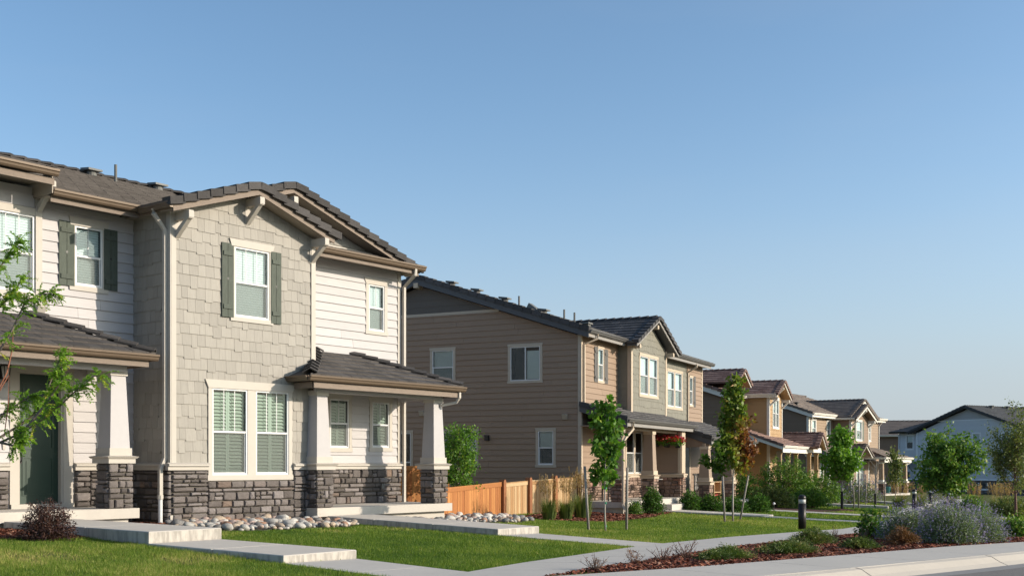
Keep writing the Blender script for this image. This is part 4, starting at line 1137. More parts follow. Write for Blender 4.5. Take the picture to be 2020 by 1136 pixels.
    mb = MB(); mb.box(-.1, -1.68, FL - .2, 7.2, -.01, FL); H.part('porch_slab', mb, M_CONC)
    mb = MB(); mb.box(0, -1.55, -2.2, 7.1, -.02, FL - .201); mb.box(0, .0, -2.2, 14.4, 12.8, -1.71); H.part('foundation', mb, M_CONC)
    cm = (M_STONE2, M_MORTAR, M_TRIM2, M_COL2)
    H.column(-.12, -1.6, .52, FL, -.37, 1.21, mats=cm, shaft=(.42, .31)); H.column(3.04, -1.6, .52, FL, -.37, 1.21, mats=cm, shaft=(.42, .31))
    # partition wall between the porches
    fp = LEFT(6.45, -.02); pw = MB(); pw.box(6.452, -1.55, FL, 6.85, -.02, 1.3); pt = H.part('partition_wall', pw, M_TAN)
    H.clad(fp, [(0, -.33), (1.4, -.33), (1.4, 1.28), (0, 1.28)], [], M_TAN, pt, 'siding_plank', .203, maxlen=9)
    H.stones(LEFT(6.45, -.02), [(0, FL, 1.53, -.47)], M_STONE2, pt); H.stones(FRONT(-1.55, 6.45), [(0, FL, .4, -.47)], M_STONE2, pt, ws=(.12, .25)); H.water_table(fp, 0, 1.66, -.36, M_TRIM2); H.water_table(FRONT(-1.55), 6.4, 6.9, -.36, M_TRIM2)
    H.board(FRONT(-1.551), 6.44, -.33, 6.86, 1.3, 0, .03, M_TRIM2, 'corner_board'); H.board(fp, 1.40, -.33, 1.53, 1.28, .03, .05, M_TRIM2, 'corner_board')
    # porch two (lower)
    yo, z0 = -2.45, 1.05
    fr = frame((0, yo, z0), (1, 0, 0), (0, 1, .34)); L = 2.45 * math.hypot(1, .34)
    H.tiles(fr, [(7.5, 0), (14.8, 0), (14.8, L), (7.5, L)], M_TILE2, None, course=.32, width=.32, z0=0)
    H.rake_tiles((7.5, yo, z0 + .03), (7.5, 0, z0 + 2.45 * .34 + .03), (-1, 0, 0), M_TILE2, H.root, drop=.14)
    mb = MB(); mb.hexa([(7.5, yo, z0 - .28), (7.54, yo, z0 - .28), (7.54, 0, z0 + .83 - .28), (7.5, 0, z0 + .83 - .28), (7.5, yo, z0 - .05), (7.54, yo, z0 - .05), (7.54, 0, z0 + .83 - .05), (7.5, 0, z0 + .83 - .05)]); H.part('fascia', mb, M_NAVY)
    H.gutter((7.55, yo + .02, 1.06), (14.75, yo + .02, 1.06), (0, -1, 0), M_GUT2, .12); H.board(FRONT(yo + .05), 7.5, .82, 14.7, .96, 0, .03, M_FASC2, 'fascia')
    H.board(LEFT(7.56, -.0), .02, .70, 2.35, 1.2, -.05, 0, M_TAN, 'gable')
    H.board(FRONT(-2.1), 7.4, .70, 14.4, .84, 0, .12, M_COL2, 'porch_beam')
    mb = MB(); mb.box(7.2, -2.5, -1.72, 14.4, -.01, -1.52); H.part('porch_slab', mb, M_CONC)
    H.column(7.29, -2.45, .52, -1.52, -.66, .72, mats=cm, shaft=(.42, .31)); H.column(10.68, -2.45, .52, -1.52, -.66, .72, mats=cm, shaft=(.42, .31))
    for k in range(4):
        mb = MB(); z = .32 - k * .10; mb.fbox(FRONT(-2.355), 7.52, z - .035, 7.58, z + .035, 0, .012 + k * .006); H.part('house_number', mb, M_BLACK)
    mb = MB(); mb.fbox(fF, 11.35, -1.5, 12.3, .75, .02, .06); dr = H.part('door', mb, M_BLACK)
    mb = MB(); mb.fbox(fF, 11.23, -1.5, 11.349, .86, .01, .07); mb.fbox(fF, 12.301, -1.5, 12.42, .86, .01, .07); H.part('door_casing', mb, M_TRIM2)
    H.downspout([(.35, -1.78, 1.48), (.35, -1.78, 1.22), (-.02, -1.66, .92), (-.2, -1.62, .75), (-.2, -1.62, -1.32), (-.75, -1.9, -1.60)], M_TRIM2, .05)
    # closing walls
    mb = MB(); mb.add([(14.4, 0, -1.8), (14.4, D, -1.8), (14.4, D, 4.45), (14.4, D / 2, 6.5), (14.4, 0, 4.45)], [(0, 1, 2, 3, 4)]); mb.add([(14.4, D, -1.8), (0, D, -1.8), (0, D, 4.45), (14.4, D, 4.45)], [(0, 1, 2, 3)])
    mb.add([(bx1, by, 1.3), (bx1, 0, 1.3), (bx1, 0, 4.5), (bx1, by, 4.5)], [(0, 1, 2, 3)])
    H.part('side_walls', mb, M_TAN)
    H.finish()
    return H
H2 = house_two()

# ================================================================== HOUSE 3 (dark brown and gold, red roof)
M_DKBR = mat('dark_brown_siding', (0.195, 0.135, 0.092), var=0.04, namt=0.08, **SID)
M_GOLD = mat('gold_shingle', (0.385, 0.25, 0.125), var=0.05, namt=0.1, **SHG)
M_TRIM3 = mat('white_trim', (0.68, 0.65, 0.59), var=0.02, namt=0.04)
M_TILE3 = mat('red_brown_tile', (0.175, 0.095, 0.078), var=0.25, namt=0.3, nscale=10, rough=0.8, bump=0.4, bscale=40, col2=(0.24, 0.155, 0.13))
EDGE['red_brown_tile'] = mat('red_tile_butt', (0.34, 0.22, 0.18), var=0.2, namt=0.3, nscale=10, rough=0.85)
def house_three():
    H = House('townhouse', 'gold shingled townhouse with red tiled roof and white trim behind the leafy shrubs', (15.16, 67.0), 24.5, -2.2)
    fs, ff = LEFT(0.0, 1.7), FRONT(0.0)
    kw = dict(tw=.1, head=.14, sill=.1, flare=.02, trim=M_TRIM3, detail=False)
    # gold bay
    a = H.wall(fs, [(0, -2.2), (1.7, -2.2), (1.7, 4.0), (0, 4.0)], [], M_GOLD); H.clad(fs, [(0, -2), (1.68, -2), (1.68, 4.0), (0, 4.0)], [], M_GOLD, a, 'shingle_course', .24, lap=.02, maxlen=9)
    w = (1.05, 2.25, 2.75, 3.92)
    b = H.wall(ff, [(0, -2.2), (3.8, -2.2), (3.8, 4.0), (1.9, 4.72), (0, 4.0)], [w], M_GOLD)
    H.clad(ff, [(.1, -2), (3.7, -2), (3.7, 4.0), (1.9, 4.68), (.1, 4.0)], [(w[0] - .1, w[1] - .1, w[2] + .1, w[3] + .14)], M_GOLD, b, 'shingle', .24, width=.25, stagger=.03, lap=.02)
    H.window(ff, *w, cols=2, muntins=1, mull=.1, **kw)
    H.board(ff, -.03, -2, .12, 4.0, 0, .04, M_TRIM3, 'corner_board'); H.board(fs, 1.58, -2, 1.7, 4.0, .002, .04, M_TRIM3, 'corner_board'); H.board(ff, 3.68, -2, 3.83, 4.0, 0, .04, M_TRIM3, 'corner_board')
    gable_roof(H, 'y', 2.3, 1.9, -.55, 5.0, 5.02, .40, M_TILE3, fasc=M_TRIM3, soff=M_GOLD, wallback=.02)
    H.bracket(ff, .1, 3.98, M_TRIM3, out=.5); H.bracket(ff, 3.7, 3.98, M_TRIM3, out=.5); H.bracket(ff, 1.9, 4.66, M_TRIM3, out=.5)
    H.gutter((-.4, -.5, 4.16), (-.4, 1.9, 4.16), (-1, 0, 0), M_TRIM3, .12); H.beam((-.38, -.5, 4.14), (-.38, 1.9, 4.14), .04, .2, M_TRIM3, 'fascia')
    # main body, dark side wall at the left
    X0 = -3.8
    fl = LEFT(X0, 13.0)
    sw = H.wall(fl, [(0, -2.2), (11.3, -2.2), (11.3, 3.95), (5.0, 6.05), (0, 4.4)], [], M_DKBR)
    H.clad(fl, [(1, -2), (11.28, -2), (11.28, 3.95), (5.0, 6.0), (1, 4.7)], [], M_DKBR, sw, 'siding_plank', .203, maxlen=30)
    fm = FRONT(1.7); w = (-2.6, 2.3, -1.6, 3.8)
    fw = H.wall(fm, [(X0, -2.2), (9.5, -2.2), (9.5, 4.0), (X0, 4.0)], [w], M_GOLD); H.clad(fm, [(X0, -2), (0, -2), (0, 4.0), (X0, 4.0)], [(w[0] - .1, w[1] - .1, w[2] + .1, w[3] + .14)], M_GOLD, fw, 'shingle_course', .24, lap=.02, maxlen=9)
    H.window(fm, *w, **kw)
    yr, ye, ze = 8.0, 1.3, 3.98; s3 = .345; zr = ze + (yr - ye) * s3; L = math.hypot(yr - ye, zr - ze)
    fr = frame((0, ye, ze), (1, 0, 0), (0, yr - ye, zr - ze)); H.tiles(fr, [(X0 - .35, 0), (9.8, 0), (9.8, L), (X0 - .35, L)], M_TILE3, None, course=.36, width=.5, z0=0)
    frb = frame((0, 14.7, ze), (-1, 0, 0), (0, -6.7, zr - ze)); mb = MB(); mb.prism(frb, [(-9.8, 0), (4.15, 0), (4.15, L), (-9.8, L)], -.05, .02); H.part('roof', mb, M_TILE3)
    H.rake_tiles((X0 - .35, ye, ze + .03), (X0 - .35, yr, zr + .04), (-1, 0, 0), M_TILE3, H.root, L=.38, drop=.13)
    mb = MB(); x0, x1 = X0 - .35, X0 - .31; mb.hexa([(x0, ye, ze - .34), (x1, ye, ze - .34), (x1, yr, zr - .34), (x0, yr, zr - .34), (x0, ye, ze - .06), (x1, ye, ze - .06), (x1, yr, zr - .06), (x0, yr, zr - .06)]); H.part('fascia', mb, M_TRIM3)
    # small upper gable at the left
    gable_roof(H, 'y', 1.75, -2.1, .95, 6.0, 5.45, .46, M_TILE3, fasc=M_TRIM3, soff=M_GOLD, wallback=1.6)
    mb = MB(); mb.add([(X0 + .1, 1.68, 4.0), (-.4, 1.68, 4.0), (-2.1, 1.68, 5.3)], [(0, 1, 2)]); H.part('gable', mb, M_GOLD)
    H.gutter((-.3, 1.28, 4.02), (X0 - .2, 1.28, 4.02), (0, -1, 0), M_TRIM3, .12)
    # porch roofs and posts
    fr = frame((0, -1.6, 1.05), (1, 0, 0), (0, 1, .36)); H.tiles(fr, [(-3.9, 0), (4.0, 0), (4.0, 1.7), (-3.9, 1.7)], M_TILE3, None, z0=0)
    fr = frame((0, 0.0, 1.65), (1, 0, 0), (0, 1, .36)); H.tiles(fr, [(-3.9, 0), (-.05, 0), (-.05, 1.8), (-3.9, 1.8)], M_TILE3, None, z0=0)
    H.rake_tiles((-3.9, -1.6, 1.08), (-3.9, 1.6, 2.23), (-1, 0, 0), M_TILE3, H.root, drop=.1)
    mb = MB(); mb.hexa([(-3.9, -1.6, .82), (-3.86, -1.6, .82), (-3.86, 1.7, 2.0), (-3.9, 1.7, 2.0), (-3.9, -1.6, 1.03), (-3.86, -1.6, 1.03), (-3.86, 1.7, 2.2), (-3.9, 1.7, 2.2)]); H.part('fascia', mb, M_TRIM3)
    H.gutter((-3.85, -1.58, 1.07), (4.0, -1.58, 1.07), (0, -1, 0), M_TRIM3, .13); H.board(FRONT(-1.54), -3.8, .68, 4.0, .93, 0, .03, M_TRIM3, 'fascia')
    gable_roof(H, 'y', 1.75, 5.5, -2.2, 1.6, 1.95, .52, M_TILE3, fasc=M_TRIM3, soff=M_GOLD, wallback=-1.5)
    mb = MB(); mb.add([(3.9, -1.7, 1.05), (7.1, -1.7, 1.05), (5.5, -1.7, 1.85)], [(0, 1, 2)]); H.part('gable', mb, M_GOLD)
    H.board(FRONT(-1.7), 4.0, .75, 7.0, 1.05, 0, .2, M_TRIM3, 'porch_beam'); H.board(LEFT(4.0, 1.0), .0, .75, 2.7, 1.05, -.2, -.001, M_TRIM3, 'porch_beam')
    for x, y in ((-3.5, -1.4), (-1.0, -1.4), (1.4, -1.4), (4.1, -1.7), (6.7, -1.7)):
        mb = MB(); mb.box(x - .02, y, -1.9, x + .2, y + .22, .78); mb.box(x - .06, y - .04, .60, x + .24, y + .26, .72); mb.box(x - .06, y - .04, -1.0, x + .24, y + .26, -.86); H.part('porch_post', mb, M_GOLD)
    w = (1.9, -1.2, 2.5, .55)
    mb = MB(); mb.box(-3.8, -1.8, -2.3, 7.2, 1.68, -1.92); H.part('porch_slab', mb, M_CONC)
    mb = MB(); mb.add([(9.5, 1.7, -2.2), (9.5, 13, -2.2), (9.5, 13, 4), (9.5, 1.7, 4)], [(0, 1, 2, 3)]); mb.add([(3.8, 0, -2.2), (3.8, 1.7, -2.2), (3.8, 1.7, 4), (3.8, 0, 4)], [(0, 1, 2, 3)]); mb.add([(9.5, 13, -2.2), (X0, 13, -2.2), (X0, 13, 4), (9.5, 13, 4)], [(0, 1, 2, 3)]); H.part('side_walls', mb, M_DKBR)
    H.finish(); return H
H3 = house_three()

# ================================================================== HOUSE 4 (tan with brown roof)
M_TAN4 = mat('light_brown_siding', (0.30, 0.215, 0.145), var=0.04, namt=0.08, **SID)
M_BR4 = mat('brown_bay_shingle', (0.255, 0.175, 0.12), var=0.04, namt=0.1, **SHG)
M_TILE4 = mat('brown_grey_tile', (0.145, 0.115, 0.097), var=0.2, namt=0.3, nscale=10, rough=0.8, bump=0.4, bscale=40)
M_SHUT4 = mat('sage_shutter', (0.14, 0.16, 0.13), var=0.05, namt=0.1)
EDGE['brown_grey_tile'] = mat('brown_tile_butt', (0.27, 0.22, 0.185), var=0.2, namt=0.3, nscale=10, rough=0.85)
def house_four():
    H = House('townhouse', 'light brown townhouse with twin front gables, white trim and brown tiled roof', (22.2, 85.0), 36.0, -2.75)
    kw = dict(tw=.11, head=.13, sill=.12, flare=.0, trim=M_TRIM3, detail=False, muntins=0)
    fl, ff = LEFT(0.0, 12.0), FRONT(0.0)
    sw = H.wall(fl, [(0, -2.9), (12, -2.9), (12, 3.62), (6, 5.6), (0, 3.62)], [], M_DKBR); H.clad(fl, [(0, -2.9), (11.9, -2.9), (11.9, 3.62), (6, 5.55), (0, 3.62)], [], M_DKBR, sw, 'siding_plank', .203, maxlen=30)
    w1, w2 = (.65, 2.15, 1.4, 3.35), (3.75, 2.12, 4.4, 3.35)
    lw = (2.3, -1.2, 2.95, .35)
    fw = H.wall(ff, [(0, -2.9), (5, -2.9), (5, 3.6), (0, 3.6)], [w1, w2, lw], M_TAN4)
    hs = [(q[0] - .11, q[1] - .12, q[2] + .11, q[3] + .13) for q in (w1, w2, lw)]
    H.clad(ff, [(.1, -2.9), (5, -2.9), (5, 3.6), (.1, 3.6)], hs, M_TAN4, fw, 'siding_plank', .203, maxlen=9)
    for q in (w1, w2, lw): H.window(ff, *q, **kw)
    H.board(fl, 11.86, -2.9, 12.03, 3.62, .002, .05, M_TRIM3, 'corner_board'); H.board(ff, 0, -2.9, .16, 3.6, .0, .05, M_TRIM3, 'corner_board')
    H.downspout([(.25, -.3, 3.6), (.25, -.08, 3.3), (.25, -.08, .9)], M_TRIM3, .05)
    mb = MB(); mb.fbox(ff, 3.05, -2.3, 4.0, .2, .02, .05); H.part('door', mb, M_BLACK)
    # bay with gable
    by = -1.45; fb, fs = FRONT(by), LEFT(5.0, 0)
    sd = H.wall(fs, [(0, -2.9), (1.45, -2.9), (1.45, 3.55), (0, 3.55)], [], M_BR4); H.clad(fs, [(0, -2.9), (1.43, -2.9), (1.43, 3.5), (0, 3.5)], [], M_BR4, sd, 'shingle_course', .236, lap=.02, maxlen=9)
    w = (6.25, 1.95, 7.45, 3.4); w3 = (6.25, -1.6, 7.7, .3)
    bw = H.wall(fb, [(5, -2.9), (9.1, -2.9), (9.1, 3.55), (7.05, 4.35), (5, 3.55)], [w, w3], M_BR4)
    H.clad(fb, [(5.1, -2.9), (9.0, -2.9), (9.0, 3.55), (7.05, 4.33), (5.1, 3.55)], [(q[0] - .12, q[1] - .14, q[2] + .12, q[3] + .13) for q in (w, w3)], M_BR4, bw, 'shingle_course', .236, lap=.02, maxlen=9)
    H.window(fb, *w, **kw); H.window(fb, *w3, cols=2, mull=.1, **kw); H.shutter(fb, 5.78, 1.9, 6.12, 3.45, M_SHUT4); H.shutter(fb, 7.58, 1.9, 7.92, 3.45, M_SHUT4)
    for x in (5.0, 9.0): H.board(fb, x - .02, -2.9, x + .13, 3.52, 0, .05, M_TRIM3, 'corner_board')
    H.board(fs, 1.33, -2.9, 1.45, 3.5, .002, .05, M_TRIM3, 'corner_board')
    gable_roof(H, 'y', 2.55, 7.05, by - .6, 3.0, 4.68, .44, M_TILE4, fasc=M_TRIM3, soff=M_BR4, wallback=by + .02, fh=.26)
    for x in (5.08, 9.02): H.bracket(fb, x, 3.5, M_TRIM3, out=.55, w=.15)
    H.bracket(fb, 7.05, 4.3, M_TRIM3, out=.55, w=.15)
    # second, larger gable behind the bay
    b2 = -.9; f2 = FRONT(b2); w = (9.5, 1.2, 10.0, 3.1)
    g2 = H.wall(f2, [(9.0, -2.9), (10.75, -2.9), (10.75, 3.55), (9.0, 4.2)], [w], M_BR4); H.window(f2, *w, **kw)
    H.board(f2, 10.65, -.2, 10.8, 3.5, 0, .05, M_TRIM3, 'corner_board')
    mb = MB(); mb.add([(5.2, b2, 3.6), (10.8, b2, 3.55), (8.0, b2, 4.75)], [(0, 1, 2)]); H.part('gable', mb, M_BR4)
    gable_roof(H, 'y', 3.35, 7.95, b2 - .65, 4.5, 5.15, .44, M_TILE4, fasc=M_TRIM3, soff=M_BR4, wallback=b2 + .02, fh=.26)
    H.bracket(f2, 10.72, 3.5, M_TRIM3, out=.55, w=.15)
    b3 = -.6; f3 = FRONT(b3); w = (11.3, 2.0, 12.1, 3.35)
    g3 = H.wall(f3, [(10.7, -2.9), (14.2, -2.9), (14.2, 3.6), (10.7, 3.6)], [w], M_TAN4); H.clad(f3, [(10.8, .8), (14.2, .8), (14.2, 3.6), (10.8, 3.6)], [(w[0] - .11, w[1] - .12, w[2] + .11, w[3] + .13)], M_TAN4, g3, 'siding_plank', .203, maxlen=9); H.window(f3, *w, **kw)
    H.clad(f3, [(10.8, -2.4), (14.2, -2.4), (14.2, .5), (10.8, .5)], [], M_TAN4, g3, 'siding_plank', .203, maxlen=9)
    mb = MB(); mb.fbox(f3, 10.9, -2.4, 11.8, -.2, .03, .06); H.part('door', mb, M_BLACK)
    H.downspout([(14.1, -.95, 3.6), (14.1, -.65, 3.2), (14.1, -.65, .9)], M_TRIM3, .06)
    # main roof
    ye, ze, yr = -.45, 3.85, 6.0; s3 = .345; zr = ze + (yr - ye) * s3; L = math.hypot(yr - ye, zr - ze)
    fr = frame((0, ye, ze), (1, 0, 0), (0, yr - ye, zr - ze)); H.tiles(fr, [(-.35, 0), (14.9, 0), (12.5, L), (-.35, L)], M_TILE4, None, course=.36, width=.5, z0=0)
    fr = frame((0, -1.0, ze - .02), (1, 0, 0), (0, 1, s3)); mb = MB(); mb.prism(fr, [(10.8, 0), (14.9, 0), (14.4, .7), (10.8, .7)], -.05, .03); H.part('roof', mb, M_TILE4)
    frb = frame((0, 12.45, ze), (-1, 0, 0), (0, -6.45, zr - ze)); mb = MB(); mb.prism(frb, [(-14.9, 0), (.35, 0), (.35, L), (-14.9, L)], -.05, .02); H.part('roof', mb, M_TILE4)
    H.rake_tiles((-.35, ye, ze + .03), (-.35, yr, zr + .04), (-1, 0, 0), M_TILE4, H.root, L=.4, drop=.14)
    mb = MB(); x0, x1 = -.35, -.31; mb.hexa([(x0, ye, ze - .36), (x1, ye, ze - .36), (x1, yr, zr - .36), (x0, yr, zr - .36), (x0, ye, ze - .07), (x1, ye, ze - .07), (x1, yr, zr - .07), (x0, yr, zr - .07)]); H.part('fascia', mb, M_TRIM3)
    H.gutter((-.3, ye + .01, 3.86), (4.5, ye + .01, 3.86), (0, -1, 0), M_TRIM3, .15); H.board(FRONT(ye + .03), -.3, 3.55, 4.5, 3.72, 0, .03, M_TRIM3, 'fascia')
    H.gutter((4.55, -1.95, 3.62), (4.55, 0, 3.62), (-1, 0, 0), M_TRIM3, .15); H.gutter((11.0, -1.02, 3.86), (14.9, -1.02, 3.86), (0, -1, 0), M_TRIM3, .16); H.board(FRONT(-.98), 10.9, 3.55, 14.8, 3.72, 0, .03, M_TRIM3, 'fascia')
    for (x, y) in ((.5, 5.5), (2.6, 5.7), (4.4, 5.8), (1.6, 1.6), (1.2, 3.2)):
        z = ze + (y - ye) * s3; mb = MB(); mb.lathe((x, y, z), [(.14, -.05), (.14, .16), (.24, .17), (.24, .24)], 8); H.part('roof_vent', mb, M_BLACK)
    mb = MB(); z = ze + 3.7 * s3; mb.tube([(4.3, 3.3, z - .1), (4.3, 3.3, z + .6)], .05, 6); H.part('vent_pipe', mb, M_PIPE)
    # left porch roof, right porch
    fr = frame((0, -1.75, .72), (1, 0, 0), (0, 1, .55)); H.tiles(fr, [(-.6, 0), (5.0, 0), (5.0, 2.0), (.6, 2.0)], M_TILE4, None, z0=0)
    fr = frame((-.6, 0.0, .72), (0, -1, 0), (1, 0, .7)); mb = MB(); mb.prism(fr, [(0, 0), (1.75, 0), (0.0, 1.5)], -.05, .03); H.part('roof', mb, M_TILE4)
    H.gutter((-.65, -1.73, .74), (5.0, -1.73, .74), (0, -1, 0), M_TRIM3, .14); H.board(FRONT(-1.68), -.55, .34, 5.0, .58, 0, .04, M_TRIM3, 'fascia'); H.gutter((-.6, -1.7, .74), (-.6, 0, .74), (-1, 0, 0), M_TRIM3, .14)
    H.board(FRONT(-1.6), .0, -2.6, .2, .35, -.2, 0, M_TRIM3, 'porch_post'); H.board(FRONT(-1.6), 4.0, -2.6, 4.22, .35, -.2, 0, M_TAN4, 'porch_post')
    gable_roof(H, 'y', 1.5, 5.6, -2.5, -1.3, 1.55, .6, M_TILE4, fasc=M_TRIM3, soff=M_BR4, wallback=-1.5, fh=.2)
    yo = -3.1
    fr = frame((0, yo, .56), (1, 0, 0), (0, 1, .33)); L = 2.5 * math.hypot(1, .33)
    H.tiles(fr, [(8.1, 0), (15.3, 0), (12.9, L), (9.6, L)], M_TILE4, None, z0=0)
    fr = frame((8.1, -.6, .56), (0, -1, 0), (1, 0, .45)); mb = MB(); mb.prism(fr, [(0, 0), (2.5, 0), (0.0, 1.6)], -.05, .03); H.part('roof', mb, M_TILE4)
    H.rake_tiles((8.15, yo, .6), (9.6, -.6, 1.42), (-.8, -.6, 0), M_TILE4, H.root, drop=.05)
    H.gutter((8.05, yo + .02, .58), (15.35, yo + .02, .58), (0, -1, 0), M_TRIM3, .15); H.board(FRONT(yo + .08), 8.2, .18, 15.2, .42, 0, .04, M_TRIM3, 'fascia'); H.gutter((8.1, yo, .58), (8.1, -1.5, .58), (-1, 0, 0), M_TRIM3, .15)
    mb = MB(); mb.box(8.2, yo + .1, .25, 15.1, -.62, .29); H.part('porch_ceiling', mb, M_TAN4)
    mb = MB(); mb.box(8.2, -3.0, -2.75, 15.0, -.62, -2.36); H.part('porch_slab', mb, M_CONC)
    cm = (M_STONE2, M_MORTAR, M_TRIM3, M_TAN4)
    for x in (8.3, 11.6, 14.3): H.column(x, -2.95, .52, -2.36, -1.36, .2, mats=cm, shaft=(.32, .28))
    H.downspout([(15.2, -3.15, .5), (15.2, -3.0, .2), (14.85, -2.75, .0)], M_TRIM3, .06)
    mb = MB(); mb.add([(14.2, -.6, -2.9), (14.2, 12, -2.9), (14.2, 12, 3.6), (14.2, -.6, 3.6)], [(0, 1, 2, 3)]); mb.add([(14.2, 12, -2.9), (0, 12, -2.9), (0, 12, 3.6), (14.2, 12, 3.6)], [(0, 1, 2, 3)]); mb.add([(9.1, by, -2.9), (9.1, 0, -2.9), (9.1, 0, 3.6), (9.1, by, 3.6)], [(0, 1, 2, 3)]); H.part('side_walls', mb, M_TAN4)
    H.finish(); return H
H4 = house_four()

# ================================================================== BLUE HOUSE (far right)
M_BLUE = mat('blue_grey_siding', (0.50, 0.525, 0.555), var=0.03, namt=0.06, **SID)
M_BLUEG = mat('grey_gable_shingle', (0.34, 0.34, 0.34), var=0.03, namt=0.06, **SHG)
M_TRIMB = mat('pale_blue_trim', (0.66, 0.69, 0.72), var=0.0, namt=0.04)
M_TILEB = mat('charcoal_tile', (0.06, 0.062, 0.066), var=0.2, namt=0.3, nscale=10, rough=0.8)
M_STONEB = stone_mat('blue_black_stone', [(0, (.05, .05, .055)), (.6, (.085, .082, .085)), (1, (.12, .11, .11))])
def house_blue():
    H = House('detached_house', 'blue-grey house with charcoal gable roof at the far right behind the round tree', (41.7, 117.0), 149.0, -3.0)
    f = FRONT(0.0)
    kw = dict(tw=.12, head=.14, sill=.14, flare=0, trim=M_TRIMB, detail=False, muntins=0, cover='blind', cover_frac=.45)
    wins = [(2.55, 1.65, 3.45, 3.0), (6.75, 1.65, 7.5, 3.0), (9.95, 1.8, 10.85, 3.0), (7.45, -2.35, 8.3, -1.5)]
    wl = H.wall(f, [(0, -3.1), (12.6, -3.1), (12.6, 3.2), (6.1, 5.45), (0, 3.2)], wins, M_BLUE)
    hs = [(q[0] - .12, q[1] - .14, q[2] + .12, q[3] + .14) for q in wins]
    H.clad(f, [(.1, -1.5), (12.6, -1.5), (12.6, 3.2), (9.2, 4.32), (3.0, 4.32), (.1, 3.25)], hs, M_BLUE, wl, 'siding_plank', .203, maxlen=30)
    H.clad(f, [(2.95, 4.42), (9.2, 4.42), (6.1, 5.42)], [], M_BLUEG, wl, 'shingle_course', .24, lap=.02, maxlen=30)
    H.board(f, 2.4, 4.33, 9.8, 4.42, 0, .05, M_TRIMB, 'band_board'); H.board(f, -.03, .5, .16, 3.2, 0, .06, M_TRIMB, 'corner_board')
    H.stones(f, [(-3, -3.1, 12.6, -1.55)], M_STONEB, wl, hs=(.2, .26, .3), ws=(.3, .8), depth=(.03, .05))
    H.board(f, -3.1, -1.54, 12.6, -1.42, 0, .12, M_TRIMB, 'water_table')
    # upper storey stands proud at the left corner
    mb = MB(); mb.fbox(f, .02, .35, 3.4, .62, .03, .4); H.part('overhang', mb, M_TRIMB)
    for q in wins:
        H.window(f, *q, style='slider' if q[0] > 9 and q[0] < 11 else 'hung', **kw)
    fr2 = FRONT(1.0); w = (-2.1, 1.65, -1.3, 3.02)
    wg = H.wall(fr2, [(-3.1, -3.1), (0.05, -3.1), (.05, 3.3), (-3.1, 3.3)], [w], M_BLUE); H.clad(fr2, [(-3.1, -1.5), (0, -1.5), (0, 3.3), (-3.1, 3.3)], [(w[0] - .12, w[1] - .14, w[2] + .12, w[3] + .14)], M_BLUE, wg, 'siding_plank', .203, maxlen=30); H.window(fr2, *w, **kw)
    gable_roof(H, 'y', 6.9, 6.1, -.5, 14.0, 5.75, .355, M_TILEB, fasc=M_TILEB, soff=M_TILEB, wallback=.02, fh=.22, course=.4, width=.6, tile_sides=(True, True), L=.5, drop=.16)
    fr = frame((0, .35, 3.42), (1, 0, 0), (0, 1, .36)); H.tiles(fr, [(-3.8, 0), (.3, 0), (3.6, 3.6), (-.9, 3.6)], M_TILEB, None, course=.4, width=.6, z0=0)
    H.gutter((-3.8, .35, 3.44), (-.4, .35, 3.44), (0, -1, 0), M_BLACK, .16); H.downspout([(-3.05, .8, 3.3), (-3.05, .93, 3.0), (-3.05, .93, -1.5)], M_TRIMB, .06)
    mb = MB(); mb.add([(-3.1, 1, -3.1), (-3.1, 14, -3.1), (-3.1, 14, 3.3), (-3.1, 1, 3.3)], [(0, 3, 2, 1)]); mb.add([(12.6, 0, -3.1), (12.6, 14, -3.1), (12.6, 14, 3.2), (12.6, 0, 3.2)], [(0, 1, 2, 3)]); mb.add([(0, 0, -3.1), (0, 1, -3.1), (0, 1, 3.3), (0, 0, 3.3)], [(0, 3, 2, 1)]); mb.add([(12.6, 14, -3.1), (-3.1, 14, -3.1), (-3.1, 14, 3.3), (12.6, 14, 3.3)], [(0, 1, 2, 3)]); H.part('side_walls', mb, M_BLUE)
    # vents, meter box, satellite dish
    for y in (3, 5.5, 8):
        mb = MB(); z = 5.75 - .5 * .355; mb.lathe((6.6, y, z), [(.16, -.1), (.16, .18), (.28, .2), (.28, .3)], 8); H.part('roof_vent', mb, M_PIPE)
    mb = MB(); mb.tube([(9.0, 6, 4.6), (9.0, 6, 5.5)], .05, 6); H.part('vent_pipe', mb, M_PIPE)
    mb = MB(); mb.box(-2.75, .72, -2.6, -1.75, .98, -.75); H.part('meter_cabinet', mb, mat('meter_grey', (.12, .15, .17), var=0, namt=.05))
    mb = MB(); c = np.array((-1.5, .2, .25)); n_ = np.array((-.35, -.85, .35)); n_ /= np.linalg.norm(n_)
    u = np.cross(n_, (0, 0, 1)); u /= np.linalg.norm(u); v = np.cross(u, n_)
    vs = [c - n_ * .12]; 
    for r, dz in ((.35, -.1), (.65, -.03), (.85, .03)):
        for k in range(20):
            a = 2 * math.pi * k / 20; vs.append(c + u * r * math.cos(a) + v * r * .72 * math.sin(a) + n_ * dz)
    fs = [(0, 1 + k, 1 + (k + 1) % 20) for k in range(20)] + [(1 + i * 20 + k, 1 + (i + 1) * 20 + k, 1 + (i + 1) * 20 + (k + 1) % 20, 1 + i * 20 + (k + 1) % 20) for i in range(2) for k in range(20)]
    mb.add(vs, fs); mb.tube([c - n_ * .15, c + np.array((.2, .3, -.6)), c + np.array((.2, .75, -1.0))], .05, 6); mb.tube([c - v * .6, c + n_ * .7 - v * .5], .03, 5)
    H.part('satellite_dish', mb, mat('dish_grey', (.20, .24, .28), var=0, namt=.05))
    H.finish(); return H
HB = house_blue()

